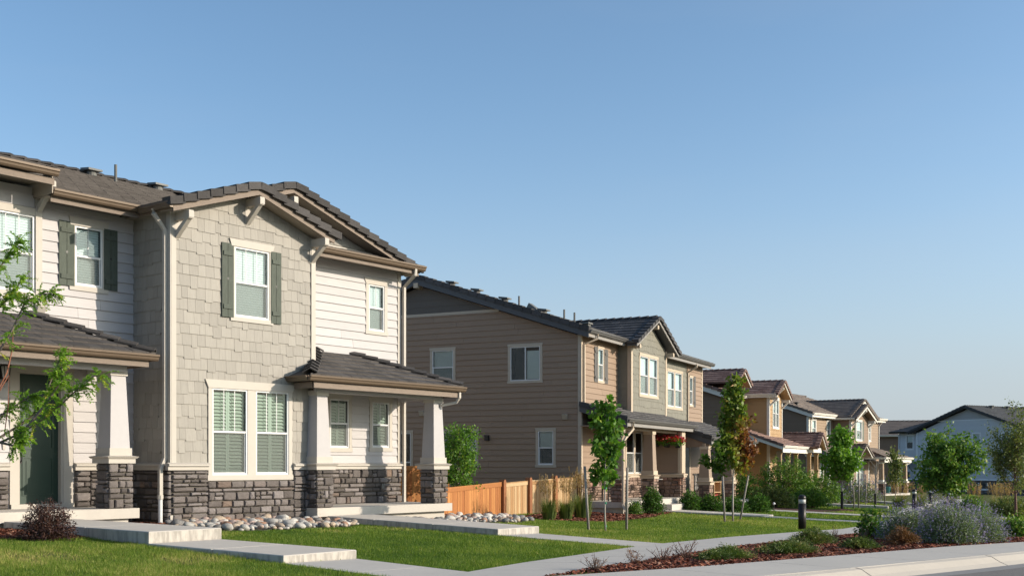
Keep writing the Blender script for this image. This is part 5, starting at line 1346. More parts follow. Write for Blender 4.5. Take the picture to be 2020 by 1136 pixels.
def house_far():
    H = House('detached_house', 'dark brown house with brown roof glimpsed between the tan townhouse and the blue house', (47.0, 140.0), 100.0, -3.0)
    f = FRONT(0.0)
    wl = H.wall(f, [(-9, -3), (12, -3), (12, 3.5), (-9, 3.5)], [(-4.2, .2, -3.2, 1.7)], M_DKBR); H.window(f, -4.2, .2, -3.2, 1.7, tw=.14, head=.15, sill=.15, flare=0, trim=M_TRIM3, detail=False, muntins=0)
    H.clad(f, [(-9, -3), (0, -3), (0, 3.5), (-9, 3.5)], [(-4.4, 0, -3, 1.9)], M_DKBR, wl, 'siding_plank', .203, maxlen=40)
    fr = frame((0, -.6, 3.6), (1, 0, 0), (0, 1, .29)); H.tiles(fr, [(-10, 0), (13, 0), (13, 7), (-10, 7)], M_TILE4, None, course=.5, width=.9, z0=0)
    H.cap_tiles((-10, 6.1, 5.6), (13, 6.1, 5.6), M_TILE4, H.root, w=.2, L=.6)
    H.gutter((-10, -.58, 3.62), (13, -.58, 3.62), (0, -1, 0), M_TRIM3, .2)
    mb = MB(); mb.box(-9, .01, -3, 12, 11, 3.5); H.part('side_walls', mb, M_DKBR)
    # lower wing roof with its white rake
    mb = MB(); fr = frame((-8.5, -3.2, 2.1), (1, 0, 0), (0, 1, .35)); mb.prism(fr, [(0, 0), (4.5, 0), (4.5, 3.2), (0, 3.2)], -.1, .05); H.part('roof', mb, M_TILE4)
    H.board(FRONT(-3.1), -8.4, 1.75, -4.1, 2.05, 0, .05, M_TRIM3, 'fascia')
    mb = MB(); mb.box(-8.3, -3.0, -3, -4.2, -.01, 1.9); H.part('wing_wall', mb, M_DKBR)
    H.finish(); return H
HF = house_far()
# ================================================================== GROUND, PATHS, ROAD
KZ = [0, 8, 12, 16, 20, 24, 28, 32, 40, 56, 85, 120, 300, 3000]
KV = [-1.36, -1.36, -1.38, -1.43, -1.48, -1.56, -1.68, -1.84, -2.0, -2.2, -2.72, -3.05, -3.6, -3.6]
SFE = [(-14.0, 3.0), (-8.0, 7.6), (1.46, 14.58), (2.86, 15.62), (3.97, 16.7), (5.79, 18.26), (7.84, 20.14), (9.77, 21.66), (14.5, 25.4), (24.0, 32.5), (60.0, 56.0), (200.0, 140.0)]      # far edge of the street footpath
ROADN = (0.70, -0.714)                                                            # towards the road
def Gz(x, y):
    """natural ground height (world)"""
    x = np.asarray(x, float); y = np.asarray(y, float)
    d = (x + 0.52) * -0.89 + (y - 14.65) * 0.46
    return CAMZ + np.interp(y, KZ, KV) + 0.04 * np.clip(d, 0, 8.5)
def G1(x, y): return float(Gz(x, y))
def road_side(x, y):
    """distance beyond the street footpath's far edge, towards the road (positive)"""
    best = np.full(np.shape(x), -1e9)
    X = np.asarray(x, float); Y = np.asarray(y, float)
    dmin = np.full(X.shape, 1e9); sgn = np.zeros(X.shape)
    for (ax, ay), (bx, by) in zip(SFE[:-1], SFE[1:]):
        dx, dy = bx - ax, by - ay; L2 = dx * dx + dy * dy
        t = np.clip(((X - ax) * dx + (Y - ay) * dy) / L2, 0, 1)
        px, py = ax + t * dx, ay + t * dy
        dd = np.hypot(X - px, Y - py)
        side = (X - ax) * dy - (Y - ay) * dx
        m = dd < dmin
        dmin = np.where(m, dd, dmin); sgn = np.where(m, np.sign(side), sgn)
    return dmin * sgn

def inpoly(px, py, poly):
    res = np.zeros(px.shape, bool); n = len(poly); j = n - 1
    for i in range(n):
        xi, yi = poly[i]; xj, yj = poly[j]
        c = ((yi > py) != (yj > py)) & (px < (xj - xi) * (py - yi) / (yj - yi + 1e-12) + xi)
        res ^= c; j = i
    return res

def loc(F, th, pts):
    t = math.radians(th); X = (math.sin(t), math.cos(t)); Y = (-math.cos(t), math.sin(t))
    return [(F[0] + a * X[0] + b * Y[0], F[1] + a * X[1] + b * Y[1]) for a, b in pts]
L1 = lambda pts: loc((-6.748, 22.46), 38.5, pts)
L2 = lambda pts: loc((2.38, 39.2), 26.1, pts)
L3 = lambda pts: loc((15.16, 67.0), 24.5, pts)
L4 = lambda pts: loc((22.2, 85.0), 36.0, pts)

# --- terrain sheet to the horizon
def lawn_mat():
    m, nt, bs = nodes_of('lawn_soil')
    n1 = noise(nt, 0.35, 5, 0.7); n2 = noise(nt, 9, 5, 0.7)
    c = mixrgb(nt, n1, (0.045, 0.085, 0.015), (0.085, 0.12, 0.024))
    c = mixrgb(nt, mathn(nt, 'MULTIPLY', n2, 0.9), c, (0.10, 0.075, 0.035))
    nt.links.new(c, bs.inputs['Base Color']); bs.inputs['Roughness'].default_value = 1.0; bs.inputs['Specular IOR Level'].default_value = 0.1
    return m
M_LAWN = lawn_mat()
xs = np.unique(np.concatenate([np.linspace(-1500, -60, 12), np.linspace(-60, -14, 20), np.arange(-14, 40, 0.5), np.linspace(40, 120, 40), np.linspace(120, 1500, 12)]))
ys = np.unique(np.concatenate([np.linspace(-60, 4, 8), np.arange(4, 50, 0.5), np.linspace(50, 140, 60), np.linspace(140, 3000, 20)]))
XX, YY = np.meshgrid(xs, ys)
ZZ = Gz(XX, YY)
rs = road_side(XX, YY)
ZZ = np.where(rs > 0.6, ZZ - 0.35, np.where(rs > 0.0, ZZ - 0.06, ZZ))
vv = np.stack([XX.ravel(), YY.ravel(), ZZ.ravel()], 1)
nx, ny = len(xs), len(ys)
ff = [(j * nx + i, j * nx + i + 1, (j + 1) * nx + i + 1, (j + 1) * nx + i) for j in range(ny - 1) for i in range(nx - 1)]
gm = bpy.data.meshes.new('ground'); gm.from_pydata(vv.tolist(), [], ff)
gm.polygons.foreach_set('use_smooth', [True] * len(gm.polygons))
tag(link('ground', gm, M_LAWN), 'grassy ground between the houses and the street', kind='structure')

EXCL = []          # polygons where no grass grows

def resample(pl, step):
    out = [pl[0]]
    for a, b in zip(pl[:-1], pl[1:]):
        L = math.hypot(b[0] - a[0], b[1] - a[1]); n = max(1, int(round(L / step)))
        for k in range(1, n + 1): out.append((a[0] + (b[0] - a[0]) * k / n, a[1] + (b[1] - a[1]) * k / n))
    return out
def even(pl, n):
    ls = [0.0]
    for a, b in zip(pl[:-1], pl[1:]): ls.append(ls[-1] + math.hypot(b[0] - a[0], b[1] - a[1]))
    t = np.linspace(0, ls[-1], n)
    return list(zip(np.interp(t, ls, [p[0] for p in pl]), np.interp(t, ls, [p[1] for p in pl])))

def panels(root_name, label, left, right, n, mat_, dz=0.03, thick=0.14, gap=0.010, piece='concrete_panel', zf=None, cat=None):
    """a path of n cast panels between two edge lines"""
    root = empty(root_name, (left[0][0], left[0][1], 0)); tag(root, label, kind='structure')
    zf = zf or (lambda x, y: G1(x, y) + dz)
    Lp, Rp = even(left, n + 1), even(right, n + 1)
    ox, oy = left[0]
    for i in range(n):
        m = 3; rowL, rowR = [], []
        for k in range(m + 1):
            t = k / m
            t = gap / 2 + t * (1 - gap) if True else t
            rowL.append((Lp[i][0] + (Lp[i + 1][0] - Lp[i][0]) * t, Lp[i][1] + (Lp[i + 1][1] - Lp[i][1]) * t))
            rowR.append((Rp[i][0] + (Rp[i + 1][0] - Rp[i][0]) * t, Rp[i][1] + (Rp[i + 1][1] - Rp[i][1]) * t))
        mb = MB(); vs = []
        for (a, b) in zip(rowL, rowR):
            za, zb_ = zf(*a), zf(*b)
            vs += [(a[0] - ox, a[1] - oy, za), (b[0] - ox, b[1] - oy, zb_), (a[0] - ox, a[1] - oy, za - thick), (b[0] - ox, b[1] - oy, zb_ - thick)]
        fs = []
        for k in range(m):
            o = 4 * k
            fs += [(o, o + 1, o + 5, o + 4), (o + 2, o + 6, o + 7, o + 3), (o, o + 4, o + 6, o + 2), (o + 1, o + 3, o + 7, o + 5)]
        fs += [(0, 2, 3, 1), (4 * m, 4 * m + 1, 4 * m + 3, 4 * m + 2)]
        mb.add(vs, fs)
        mb.build(piece, mat_, root)
    EXCL.append(list(left) + list(right)[::-1])
    return root

M_WALK = conc('footpath_concrete', (0.53, 0.50, 0.46))
M_WALK2 = conc('street_concrete', (0.57, 0.53, 0.475))
FE = [(-6.5, 3.0), (-2.4, 10.6), (-0.67, 14.36), (-0.07, 15.78), (0.69, 17.2), (2.2, 20.1), (2.85, 21.3), (4.25, 23.5), (5.73, 25.8), (7.4, 28.4), (9.3, 32.0), (10.85, 34.9), (12.6, 38.6), (14.6, 43.5), (17.2, 50.5), (20.5, 58.5), (25.5, 69.5), (33, 86)]
NE = [(-4.9, 3.0), (-1.1, 10.6), (0.58, 14.36), (1.2, 15.5), (1.78, 16.45), (2.21, 17.2), (3.58, 19.56), (4.2, 20.6), (5.45, 22.5), (7.0, 24.8), (8.75, 27.6), (10.6, 31.2), (12.15, 34.2), (13.95, 38.0), (15.95, 42.9), (18.6, 49.9), (21.9, 57.9), (26.9, 69.0), (34.4, 85.5)]
panels('footpath', 'grey concrete footpath winding past the front lawns', FE, NE, 62, M_WALK, dz=0.035, gap=.013)

# street footpath, kerb, gutter pan, road
def offs(pl, d):
    out = []
    for i, p in enumerate(pl):
        a = pl[max(i - 1, 0)]; b = pl[min(i + 1, len(pl) - 1)]
        tx, ty = b[0] - a[0], b[1] - a[1]; L = math.hypot(tx, ty)
        out.append((p[0] + ty / L * d, p[1] - tx / L * d))
    return out
SFE2 = resample(SFE[:10], 1.0)
SN = offs(SFE2, 1.50); CB = offs(SFE2, 1.86); AS = offs(SFE2, 2.22); RD = offs(SFE2, 12.5)
panels('street_footpath', 'pale concrete footpath along the kerb of the street', SFE2[::1], SN, 24, M_WALK2, dz=0.045, thick=0.2, gap=0.009)
M_KERB = conc('kerb_concrete', (0.60, 0.54, 0.46))
kr = empty('kerb', (0, 0, 0)); tag(kr, 'sloping concrete kerb between street footpath and road', kind='structure')
nk = 13; Sk, Ck, Ak = even(SN, nk * 6 + 1), even(CB, nk * 6 + 1), even(AS, nk * 6 + 1)
for i in range(nk):
    mb = MB(); vs = []
    for k in range(7):
        q = i * 6 + k
        s_, c_, a_ = Sk[q], Ck[q], Ak[q]
        g = G1(*s_)
        m1 = (s_[0] * .72 + c_[0] * .28, s_[1] * .72 + c_[1] * .28); m2 = (s_[0] * .35 + c_[0] * .65, s_[1] * .35 + c_[1] * .65)
        vs += [(s_[0], s_[1], g + .041), (m1[0], m1[1], g + .025), (m2[0], m2[1], g - .045), (c_[0], c_[1], g - .09), (s_[0], s_[1], g - .3), (c_[0], c_[1], g - .3)]
    fs = []
    for k in range(6):
        o = 6 * k
        for a, b in ((0, 1), (1, 2), (2, 3)): fs.append((o + a, o + b, o + 6 + b, o + 6 + a))
        fs.append((o + 3, o + 5, o + 11, o + 9))
    fs.append((0, 4, 5, 3, 2, 1)); o = 36; fs.append((o, o + 1, o + 2, o + 3, o + 5, o + 4))
    mb.add(vs, fs)
    sc = .997
    mb.build('kerb_stone', M_KERB, kr, smooth=False)
    if i:
        j0, j1 = Sk[i * 6], Ck[i * 6]; g = G1(*j0)
        jm = MB(); jm.tube([(j0[0], j0[1], g + .040), (j0[0] * .72 + j1[0] * .28, j0[1] * .72 + j1[1] * .28, g + .024), (j0[0] * .35 + j1[0] * .65, j0[1] * .35 + j1[1] * .65, g - .046), (j1[0], j1[1], g - .092)], .007, 4)
        jm.build('kerb_joint', mat('joint_dark', (.10, .095, .09), var=0, namt=.2), kr)
mb = MB(); vs = []
for c_, a_ in zip(Ck, Ak): g = G1(*c_); vs += [(c_[0], c_[1], g - .092), (a_[0], a_[1], g - .085)]
mb.add(vs, [(2 * k, 2 * k + 1, 2 * k + 3, 2 * k + 2) for k in range(len(Ck) - 1)])
tag(mb.build('gutter_pan', conc('gutter_concrete', (.27, .26, .25))), 'concrete gutter strip beside the asphalt', kind='structure')
def asphalt():
    m, nt, bs = nodes_of('asphalt')
    v = noise(nt, 90, 4, 0.8); w = noise(nt, 0.6, 4, 0.6)
    c = mixrgb(nt, mathn(nt, 'MULTIPLY', v, 1.1), (0.07, 0.064, 0.06), (0.24, 0.215, 0.20))
    c = mixrgb(nt, mathn(nt, 'MULTIPLY', w, 0.5), c, (0.11, 0.10, 0.094))
    nt.links.new(c, bs.inputs['Base Color']); bs.inputs['Roughness'].default_value = 0.9
    b = nt.nodes.new('ShaderNodeBump'); b.inputs['Strength'].default_value = 0.7; b.inputs['Distance'].default_value = 0.01
    nt.links.new(noise(nt, 120, 3, 0.7), b.inputs['Height']); nt.links.new(b.outputs[0], bs.inputs['Normal'])
    return m
Rk = even(RD, len(Ak))
mb = MB(); vs = []
for c_, a_, r_ in zip(Ck, Ak, Rk): g = G1(*c_); vs += [(a_[0], a_[1], g - .081), (r_[0], r_[1], g - .03)]
mb.add(vs, [(2 * k, 2 * k + 1, 2 * k + 3, 2 * k + 2) for k in range(len(Ak) - 1)])
tag(mb.build('road', asphalt()), 'grey asphalt road in the near right corner', kind='structure')
EXCL.append(list(SFE2) + RD[::-1])

# walkways from the porches (cast slabs with real steps)
def slab(name, label, F, th, x0, x1, ya, yb, za, zb_, thick, mat_, joints=(), parent=None):
    """sloping slab, local Y from ya (near the house) to yb, top height za at ya and zb at yb (relative to the eye)"""
    cuts = [ya] + list(joints) + [yb]
    root = empty(name, (*loc(F, th, [((x0 + x1) / 2, yb)])[0], CAMZ + zb_ - thick)); tag(root, label, kind='structure')
    for c0, c1 in zip(cuts[:-1], cuts[1:]):
        e = 0.006
        pts = loc(F, th, [(x0, c0 - e), (x1, c0 - e), (x1, c1 + e), (x0, c1 + e)])
        z = lambda c: CAMZ + za + (zb_ - za) * (c - ya) / (yb - ya)
        z0, z1 = z(c0), z(c1); bv = 0.012
        pin = loc(F, th, [(x0 + bv, c0 - e - bv), (x1 - bv, c0 - e - bv), (x1 - bv, c1 + e + bv), (x0 + bv, c1 + e + bv)])
        zz = (z0, z0, z1, z1); o = root.location
        vs = [(p[0] - o[0], p[1] - o[1], q - thick - o[2]) for p, q in zip(pts, zz)] + [(p[0] - o[0], p[1] - o[1], q - bv - o[2]) for p, q in zip(pts, zz)] + [(p[0] - o[0], p[1] - o[1], q - o[2]) for p, q in zip(pin, zz)]
        mb = MB(); mb.add(vs, [(8, 11, 10, 9)] + [(i, 4 + i, 4 + (i + 1) % 4, (i + 1) % 4) for i in range(4)] + [(4 + i, 8 + i, 8 + (i + 1) % 4, 4 + (i + 1) % 4) for i in range(4)])
        me = mb.mesh('concrete_slab'); 
        ob = link('concrete_slab', me, mat_, root)
    EXCL.append(loc(F, th, [(x0, ya), (x1, ya), (x1, yb), (x0, yb)]))
    return root
F1 = (-6.748, 22.46); F2 = (2.38, 39.2); F4_ = (22.2, 85.0)
slab('walkway_step', 'upper concrete walkway slab below the green front door', F1, 38.5, -3.47, -2.15, -.13, -4.45, -.985, -1.0, .30, M_CONCS, joints=(-2.7,))
slab('walkway_step', 'lower concrete walkway slab between left lawn and rocks', F1, 38.5, -3.50, -2.18, -4.455, -7.55, -1.175, -1.20, .25, M_CONCS, joints=(-6.0,))
slab('walkway_step', 'stained concrete walkway slab leading to the right porch', F1, 38.5, 3.72, 5.04, -.45, -5.32, -1.13, -1.25, .32, M_CONCS, joints=(-1.9, -3.6))
l1, r1 = L1([(-3.5, -7.56), (-3.5, -14.2)]), L1([(-2.18, -7.56), (-2.18, -14.2)])
panels('walkway', 'flush concrete walkway running from the lower left step to the footpath', l1, r1, 5, M_WALK, dz=.02)
l1, r1 = L1([(3.72, -5.33), (3.72, -8.7)]), L1([(5.04, -5.33), (5.04, -8.5)])
panels('walkway', 'flush concrete walkway from the stained slab to the footpath', l1, r1, 3, M_WALK, dz=.03)
slab('walkway_step', 'long grey walkway slab in front of the brown townhouse porch', F2, 26.1, 3.2, 4.5, -1.72, -5.6, -1.66, -1.79, .34, M_CONCS, joints=(-3.6,))
slab('porch_step', 'low concrete step at the brown townhouse porch', F2, 26.1, 3.6, 5.4, -1.69, -2.1, -1.46, -1.46, .4, M_CONC)
l1, r1 = L2([(3.2, -5.61), (3.2, -9.6)]), L2([(4.5, -5.61), (4.5, -9.9)])
panels('walkway', 'pale walkway strip crossing the lawn beyond the black bollard', l1, r1, 4, M_WALK, dz=.035)
l1, r1 = L2([(9.6, -3.6), (9.6, -13.0)]), L2([(10.9, -3.6), (10.9, -13.2)])
panels('walkway', 'walkway strip crossing the lawn in front of the leafy shrubs', l1, r1, 6, M_WALK, dz=.035)
for (p, q, w, lab) in (((13.6, 55.6), (17.9, 54.0), 1.1, 'long low concrete slab on the lawn behind the staked green tree'), ((15.4, 60.5), (17.0, 59.2), 1.2, 'short raised concrete slab beside the grey shrubs'),
                       ((18.6, 68.5), (22.3, 61.0), 1.2, 'concrete slab walkway leading to the twin-gabled townhouse'), ((25.5, 66.0), (27.6, 60.0), 1.1, 'pale slab walkway beyond the bollards')):
    t = np.array(q) - np.array(p); L = np.linalg.norm(t); t /= L; nrm = np.array((-t[1], t[0])) * w / 2
    panels('walkway_step', lab, [tuple(np.array(p) + nrm), tuple(np.array(q) + nrm)], [tuple(np.array(p) - nrm), tuple(np.array(q) - nrm)], 2, M_CONC, dz=.14, thick=.3)

# --- planting beds
def bed(name, label, poly, mat_, dz=0.02, dome=0.0, excl=True):
    """sheet draped on the ground inside a polygon, gently domed"""
    xs_ = [p[0] for p in poly]; ys_ = [p[1] for p in poly]
    st = max(0.12, min(0.4, (max(xs_) - min(xs_)) / 24))
    h = st / 4
    cx = (np.arange(min(xs_), max(xs_) + st, st / 2) + h); cy = (np.arange(min(ys_), max(ys_) + st, st / 2) + h)
    A, B = np.meshgrid(cx, cy); A = A.ravel(); B = B.ravel()
    k = inpoly(A, B, poly); A = A[k]; B = B[k]
    ax = np.stack([A - h, A + h, A + h, A - h], 1).ravel(); by = np.stack([B - h, B - h, B + h, B + h], 1).ravel()
    V = np.stack([ax, by, Gz(ax, by) + dz], 1)
    o = np_mesh(name, V, 4, mat_); tag(o, label, kind='structure')
    if excl: EXCL.append(poly)
    return o
M_MULCH = mat('mulch_soil', (0.105, 0.038, 0.022), var=0, namt=0.6, nscale=18, rough=0.95, bump=1.0, bscale=40, dist=.03)
M_SOIL = mat('rock_bed_soil', (0.16, 0.14, 0.12), var=0, namt=0.5, nscale=10, rough=0.95, bump=0.5)
SM = resample(SFE[1:10], 1.0)
iS = [p for p in SM if 0.7 < p[0] < 20]
iN = [p for p in resample(NE, 0.8) if p[1] > 14.0 and p[1] < 41]
MULCH_STRIP = [(0.35, 13.9)] + iS + [(22, 40)] + iN[::-1]
MB_L = L1([(-6.3, -.15), (-3.49, -.15), (-3.49, -2.9), (-4.3, -2.75), (-5.0, -2.45), (-6.6, -2.0)])
MB_C = L1([(-2.13, -.12), (-.75, -.12), (-.75, 1.2), (-.02, 1.2), (-.02, -.1), (-.35, -.45), (-1.0, -1.4), (-2.13, -1.7)])
MB_2 = [(0.2, 33.2), (1.0, 31.9), (1.75, 31.2), (2.6, 31.6), (3.5, 33.8), (4.6, 36.6), (5.0, 38.4)] + L2([(3.15, -2.3), (3.15, -1.75), (-.3, -1.75), (-.3, .2), (-1.6, .3)])
MB_2B = L2([(4.55, -1.75), (9.55, -2.6), (14.0, -2.6), (14.0, -6.5), (11.0, -5.9), (11.0, -4.4), (9.55, -4.2), (4.55, -3.2)])
bed('mulch_bed', 'red-brown mulch strip between the footpath and the street footpath', MULCH_STRIP, M_MULCH, .02)
bed('mulch_bed', 'red mulch around the purple shrub at the left porch', MB_L, M_MULCH, .02)
bed('mulch_bed', 'dark red mulch in the corner beside the white downspout', MB_C, M_MULCH, .02)
bed('mulch_bed', 'red mulch bed at the corner of the brown townhouse', MB_2, M_MULCH, .02)
bed('mulch_bed', 'mulch bed in front of the lower brown porch', MB_2B, M_MULCH, .02)
RB1 = L1([(-.25, -.25), (-.95, -1.5), (-.85, -2.45), (.8, -2.5), (2.6, -2.25), (3.66, -1.55), (3.66, -.5), (3.4, -.46), (3.4, -.02), (0, -.02)])
RB2 = L1([(5.1, -.46), (7.95, -.46), (8.3, .3), (9.2, 1.4), (11.0, 2.6), (12.0, 2.6), (12.3, 1.0), (10.6, -.9), (8.6, -1.9), (5.1, -1.75)])
bed('rock_bed', 'bare soil under the river rocks below the taupe bay', RB1, M_SOIL, .02)
bed('rock_bed', 'bare soil under the river rocks between right porch and fence', RB2, M_SOIL, .02)
HOUSES = [L1([(-7, -.1), (-.77, -.1), (-.77, 1.3), (0, 1.3), (0, 0), (3.4, 0), (3.4, -.45), (7.9, -.45), (7.9, 15), (-7, 15)]), L2([(-.1, -1.6), (7.2, -1.6), (7.2, -2.5), (14.4, -2.5), (14.4, 13), (0, 13)]), L3([(-4, -1.8), (7.3, -1.8), (9.5, 13), (-4, 13)]), L4([(-.5, -1.6), (5, -1.6), (8, -3), (15, -3), (15, 12), (0, 12)])]
EXCL += HOUSES

# --- mulch chips
def chips(name, poly, n, parent_label, size=(.03, .08), seed=1):
    r = np.random.default_rng(seed)
    xs_ = [p[0] for p in poly]; ys_ = [p[1] for p in poly]
    X = []; Y = []
    while len(X) < n:
        x = r.uniform(min(xs_), max(xs_), n * 2); y = r.uniform(min(ys_), max(ys_), n * 2)
        k = inpoly(x, y, poly); X += list(x[k]); Y += list(y[k])
    x = np.array(X[:n]); y = np.array(Y[:n]); z = Gz(x, y) + .025 + r.uniform(0, .02, n)
    a = r.uniform(0, 2 * np.pi, n); L = r.uniform(*size, n); W = L * r.uniform(.25, .5, n); tl = r.uniform(-.5, .5, n); t2 = r.uniform(-.6, .6, n)
    u = np.stack([np.cos(a) * np.cos(tl), np.sin(a) * np.cos(tl), np.sin(tl)], 1) * L[:, None] / 2
    v = np.stack([-np.sin(a) * np.cos(t2), np.cos(a) * np.cos(t2), np.sin(t2)], 1) * W[:, None] / 2
    c = np.stack([x, y, z], 1)
    V = np.stack([c - u - v, c + u - v * .7, c + u + v * .7, c - u + v], 1)
    o = np_mesh(name, V, 4, M_CHIP, rnd=r.random(n)); tag(o, parent_label, 'mulch', kind='stuff')
M_CHIP = leaf_mat('mulch_chip', [(0, (.035, .018, .013)), (.35, (.15, .046, .027)), (.7, (.27, .092, .055)), (.9, (.36, .16, .10)), (1, (.46, .28, .19))], trans=0.0, rough=.9, spec=.15)
near = [p for p in MULCH_STRIP]
chips('mulch_chips', [(0.35, 13.9)] + [p for p in iS if p[0] < 11.5] + [(11.5, 29.5)] + [p for p in iN[::-1] if p[1] < 30], 46000, 'loose red-brown bark chips covering the strip beside the street footpath', (.03, .09))
chips('mulch_chips', MB_L, 7000, 'loose bark chips around the purple shrub', seed=2)
chips('mulch_chips', MB_C, 3000, 'loose bark chips beside the white downspout', seed=3)
chips('mulch_chips', MB_2, 9000, 'loose bark chips at the corner of the brown townhouse', (.04, .11), seed=4)

# --- grass blades
DRY = L1([(-1.3, -3.0), (1.4, -3.2), (3.3, -2.9), (-1.9, -6.1), (2.9, -6.6), (-4.2, -6.5), (-5.6, -5.2)])
DRY = [(q[0], q[1], rr_) for q, rr_ in zip(DRY, (.6, .5, .75, .5, .45, .6, .8))] + [(2.1, 25.4, .35), (7.0, 35.9, .55), (5.5, 30.0, .4)]
def grass():
    r = np.random.default_rng(5)
    M = leaf_mat('grass_blade', [(0, (.05, .11, .014)), (.5, (.135, .21, .027)), (.85, (.22, .285, .045)), (1, (.38, .34, .12))], trans=.4, rough=.55, spec=.25)
    bands = [(11, 14, 5200, .050, .008), (14, 17, 4600, .050, .008), (17, 21, 3300, .050, .010), (21, 26, 2000, .050, .013), (26, 32, 1150, .052, .017), (32, 40, 620, .055, .023), (40, 52, 320, .06, .032), (52, 70, 130, .065, .045)]
    Vs = []; Rs = []
    for (z0, z1, den, h, w) in bands:
        # the strip of ground the view can take in, a little wider on both sides
        xa, xb = -.50 * z1 - 1.5, .52 * z1 + 1.5
        n = int((xb - xa) * (z1 - z0) * den)
        x = r.uniform(xa, xb, n); y = r.uniform(z0, z1, n)
        keep = (np.abs(x) < .50 * y + 1.5) & (road_side(x, y) < 0)
        x, y = x[keep], y[keep]
        bad = np.zeros(x.shape, bool)
        for p in EXCL:
            xs_ = [q[0] for q in p]; ys_ = [q[1] for q in p]
            m = (x > min(xs_)) & (x < max(xs_)) & (y > min(ys_)) & (y < max(ys_)) & ~bad
            ii = np.nonzero(m)[0]
            if len(ii): bad[ii] |= inpoly(x[ii], y[ii], p)
        x, y = x[~bad], y[~bad]
        # worn, dry patches
        dry = np.zeros(x.shape)
        for (qx, qy, qr) in DRY: dry = np.maximum(dry, np.clip(1.25 - np.hypot((x - qx), (y - qy) * .8) / qr + .25 * np.sin(x * 9 + y * 7), 0, 1))
        kp = r.random(len(x)) > dry * .75; x, y, dry = x[kp], y[kp], dry[kp]
        pt = np.sin(x * 1.7 + 2 * np.sin(y * .9)) * np.sin(y * 1.3 + 1.5 * np.sin(x * .7)) + .7 * np.sin(x * 5.1 + 2.2 * np.sin(y * 3.7 + x)) * np.sin(y * 4.6 + 2 * np.sin(x * 2.9)) + .5 * np.sin(x * 13 + 3 * np.sin(y * 9)) * np.sin(y * 11 + 3 * np.sin(x * 8))
        n = len(x)
        hh = h * r.uniform(.5, 1.3, n) * np.clip(1 + .24 * pt, .4, 1.7); ww = w * r.uniform(.6, 1.3, n)
        a = r.uniform(0, 2 * np.pi, n); ln = r.uniform(0, .75, n) * hh; b = r.uniform(0, 2 * np.pi, n)
        c = np.stack([x, y, Gz(x, y) - .004], 1)
        u = np.stack([np.cos(a) * ww / 2, np.sin(a) * ww / 2, np.zeros(n)], 1)
        tip = c + np.stack([np.cos(b) * ln, np.sin(b) * ln, hh], 1)
        Vs.append(np.stack([c - u, c + u, tip], 1).reshape(-1, 3))
        Rs.append(np.clip(.44 + .17 * pt + .17 * np.sin(x * .45 + y * .3) + r.normal(0, .28, n) + .45 * dry, 0, 1))
    V = np.concatenate(Vs); R = np.concatenate(Rs)
    print('grass blades', len(R))
    o = np_mesh('lawn_grass', V, 3, M, rnd=R); tag(o, 'short green lawn grass in front of the houses', 'grass', kind='stuff')
grass()

# --- river rocks: the largest as things of their own, the small fill as one stuff object
def rock_mesh(seed):
    r = random.Random(seed); mb = MB(); n, m = 8, 5; vs = [(0, 0, -.5)]
    for j in range(1, m):
        ph = math.pi * j / m - math.pi / 2
        for k in range(n):
            a = 2 * math.pi * k / n
            q = 1 + r.uniform(-.10, .10)
            vs.append((.5 * q * math.cos(ph) * math.cos(a), .5 * q * math.cos(ph) * math.sin(a), .5 * q * math.sin(ph)))
    vs.append((0, 0, .5)); top = len(vs) - 1; fs = []
    for k in range(n):
        fs.append((0, 1 + (k + 1) % n, 1 + k)); fs.append((top, top - n + k, top - n + (k + 1) % n))
        for j in range(m - 2): o = 1 + j * n; fs.append((o + k, o + (k + 1) % n, o + n + (k + 1) % n, o + n + k))
    mb.add(vs, fs); return mb
ROCK_TONES = (('pale grey', (.42, .41, .385)), ('dark grey', (.20, .195, .19)), ('tan', (.46, .37, .28)), ('rust brown', (.36, .21, .14)), ('whitish', (.58, .56, .52)), ('pinkish', (.44, .34, .30)))
M_ROCK = stone_mat('river_pebble', [(0, (.17, .165, .16)), (.3, (.34, .33, .31)), (.6, (.46, .43, .39)), (.8, (.42, .33, .25)), (1, (.52, .49, .45))], rough=.6)
ROCKS = {}
for tone, c in ROCK_TONES:
    mm = stone_mat(tone.replace(' ', '_') + '_river_rock', [(0, mul(c, .85)), (.5, c), (1, mul(c, 1.15))], rough=.6)
    ROCKS[tone] = []
    for k in range(3):
        me = rock_mesh(len(ROCKS) * 9 + k).mesh('river_rock', True); me.materials.append(mm); ROCKS[tone].append(me)
ROCKB = [rock_mesh(k + 20) for k in range(4)]
fill = MB()
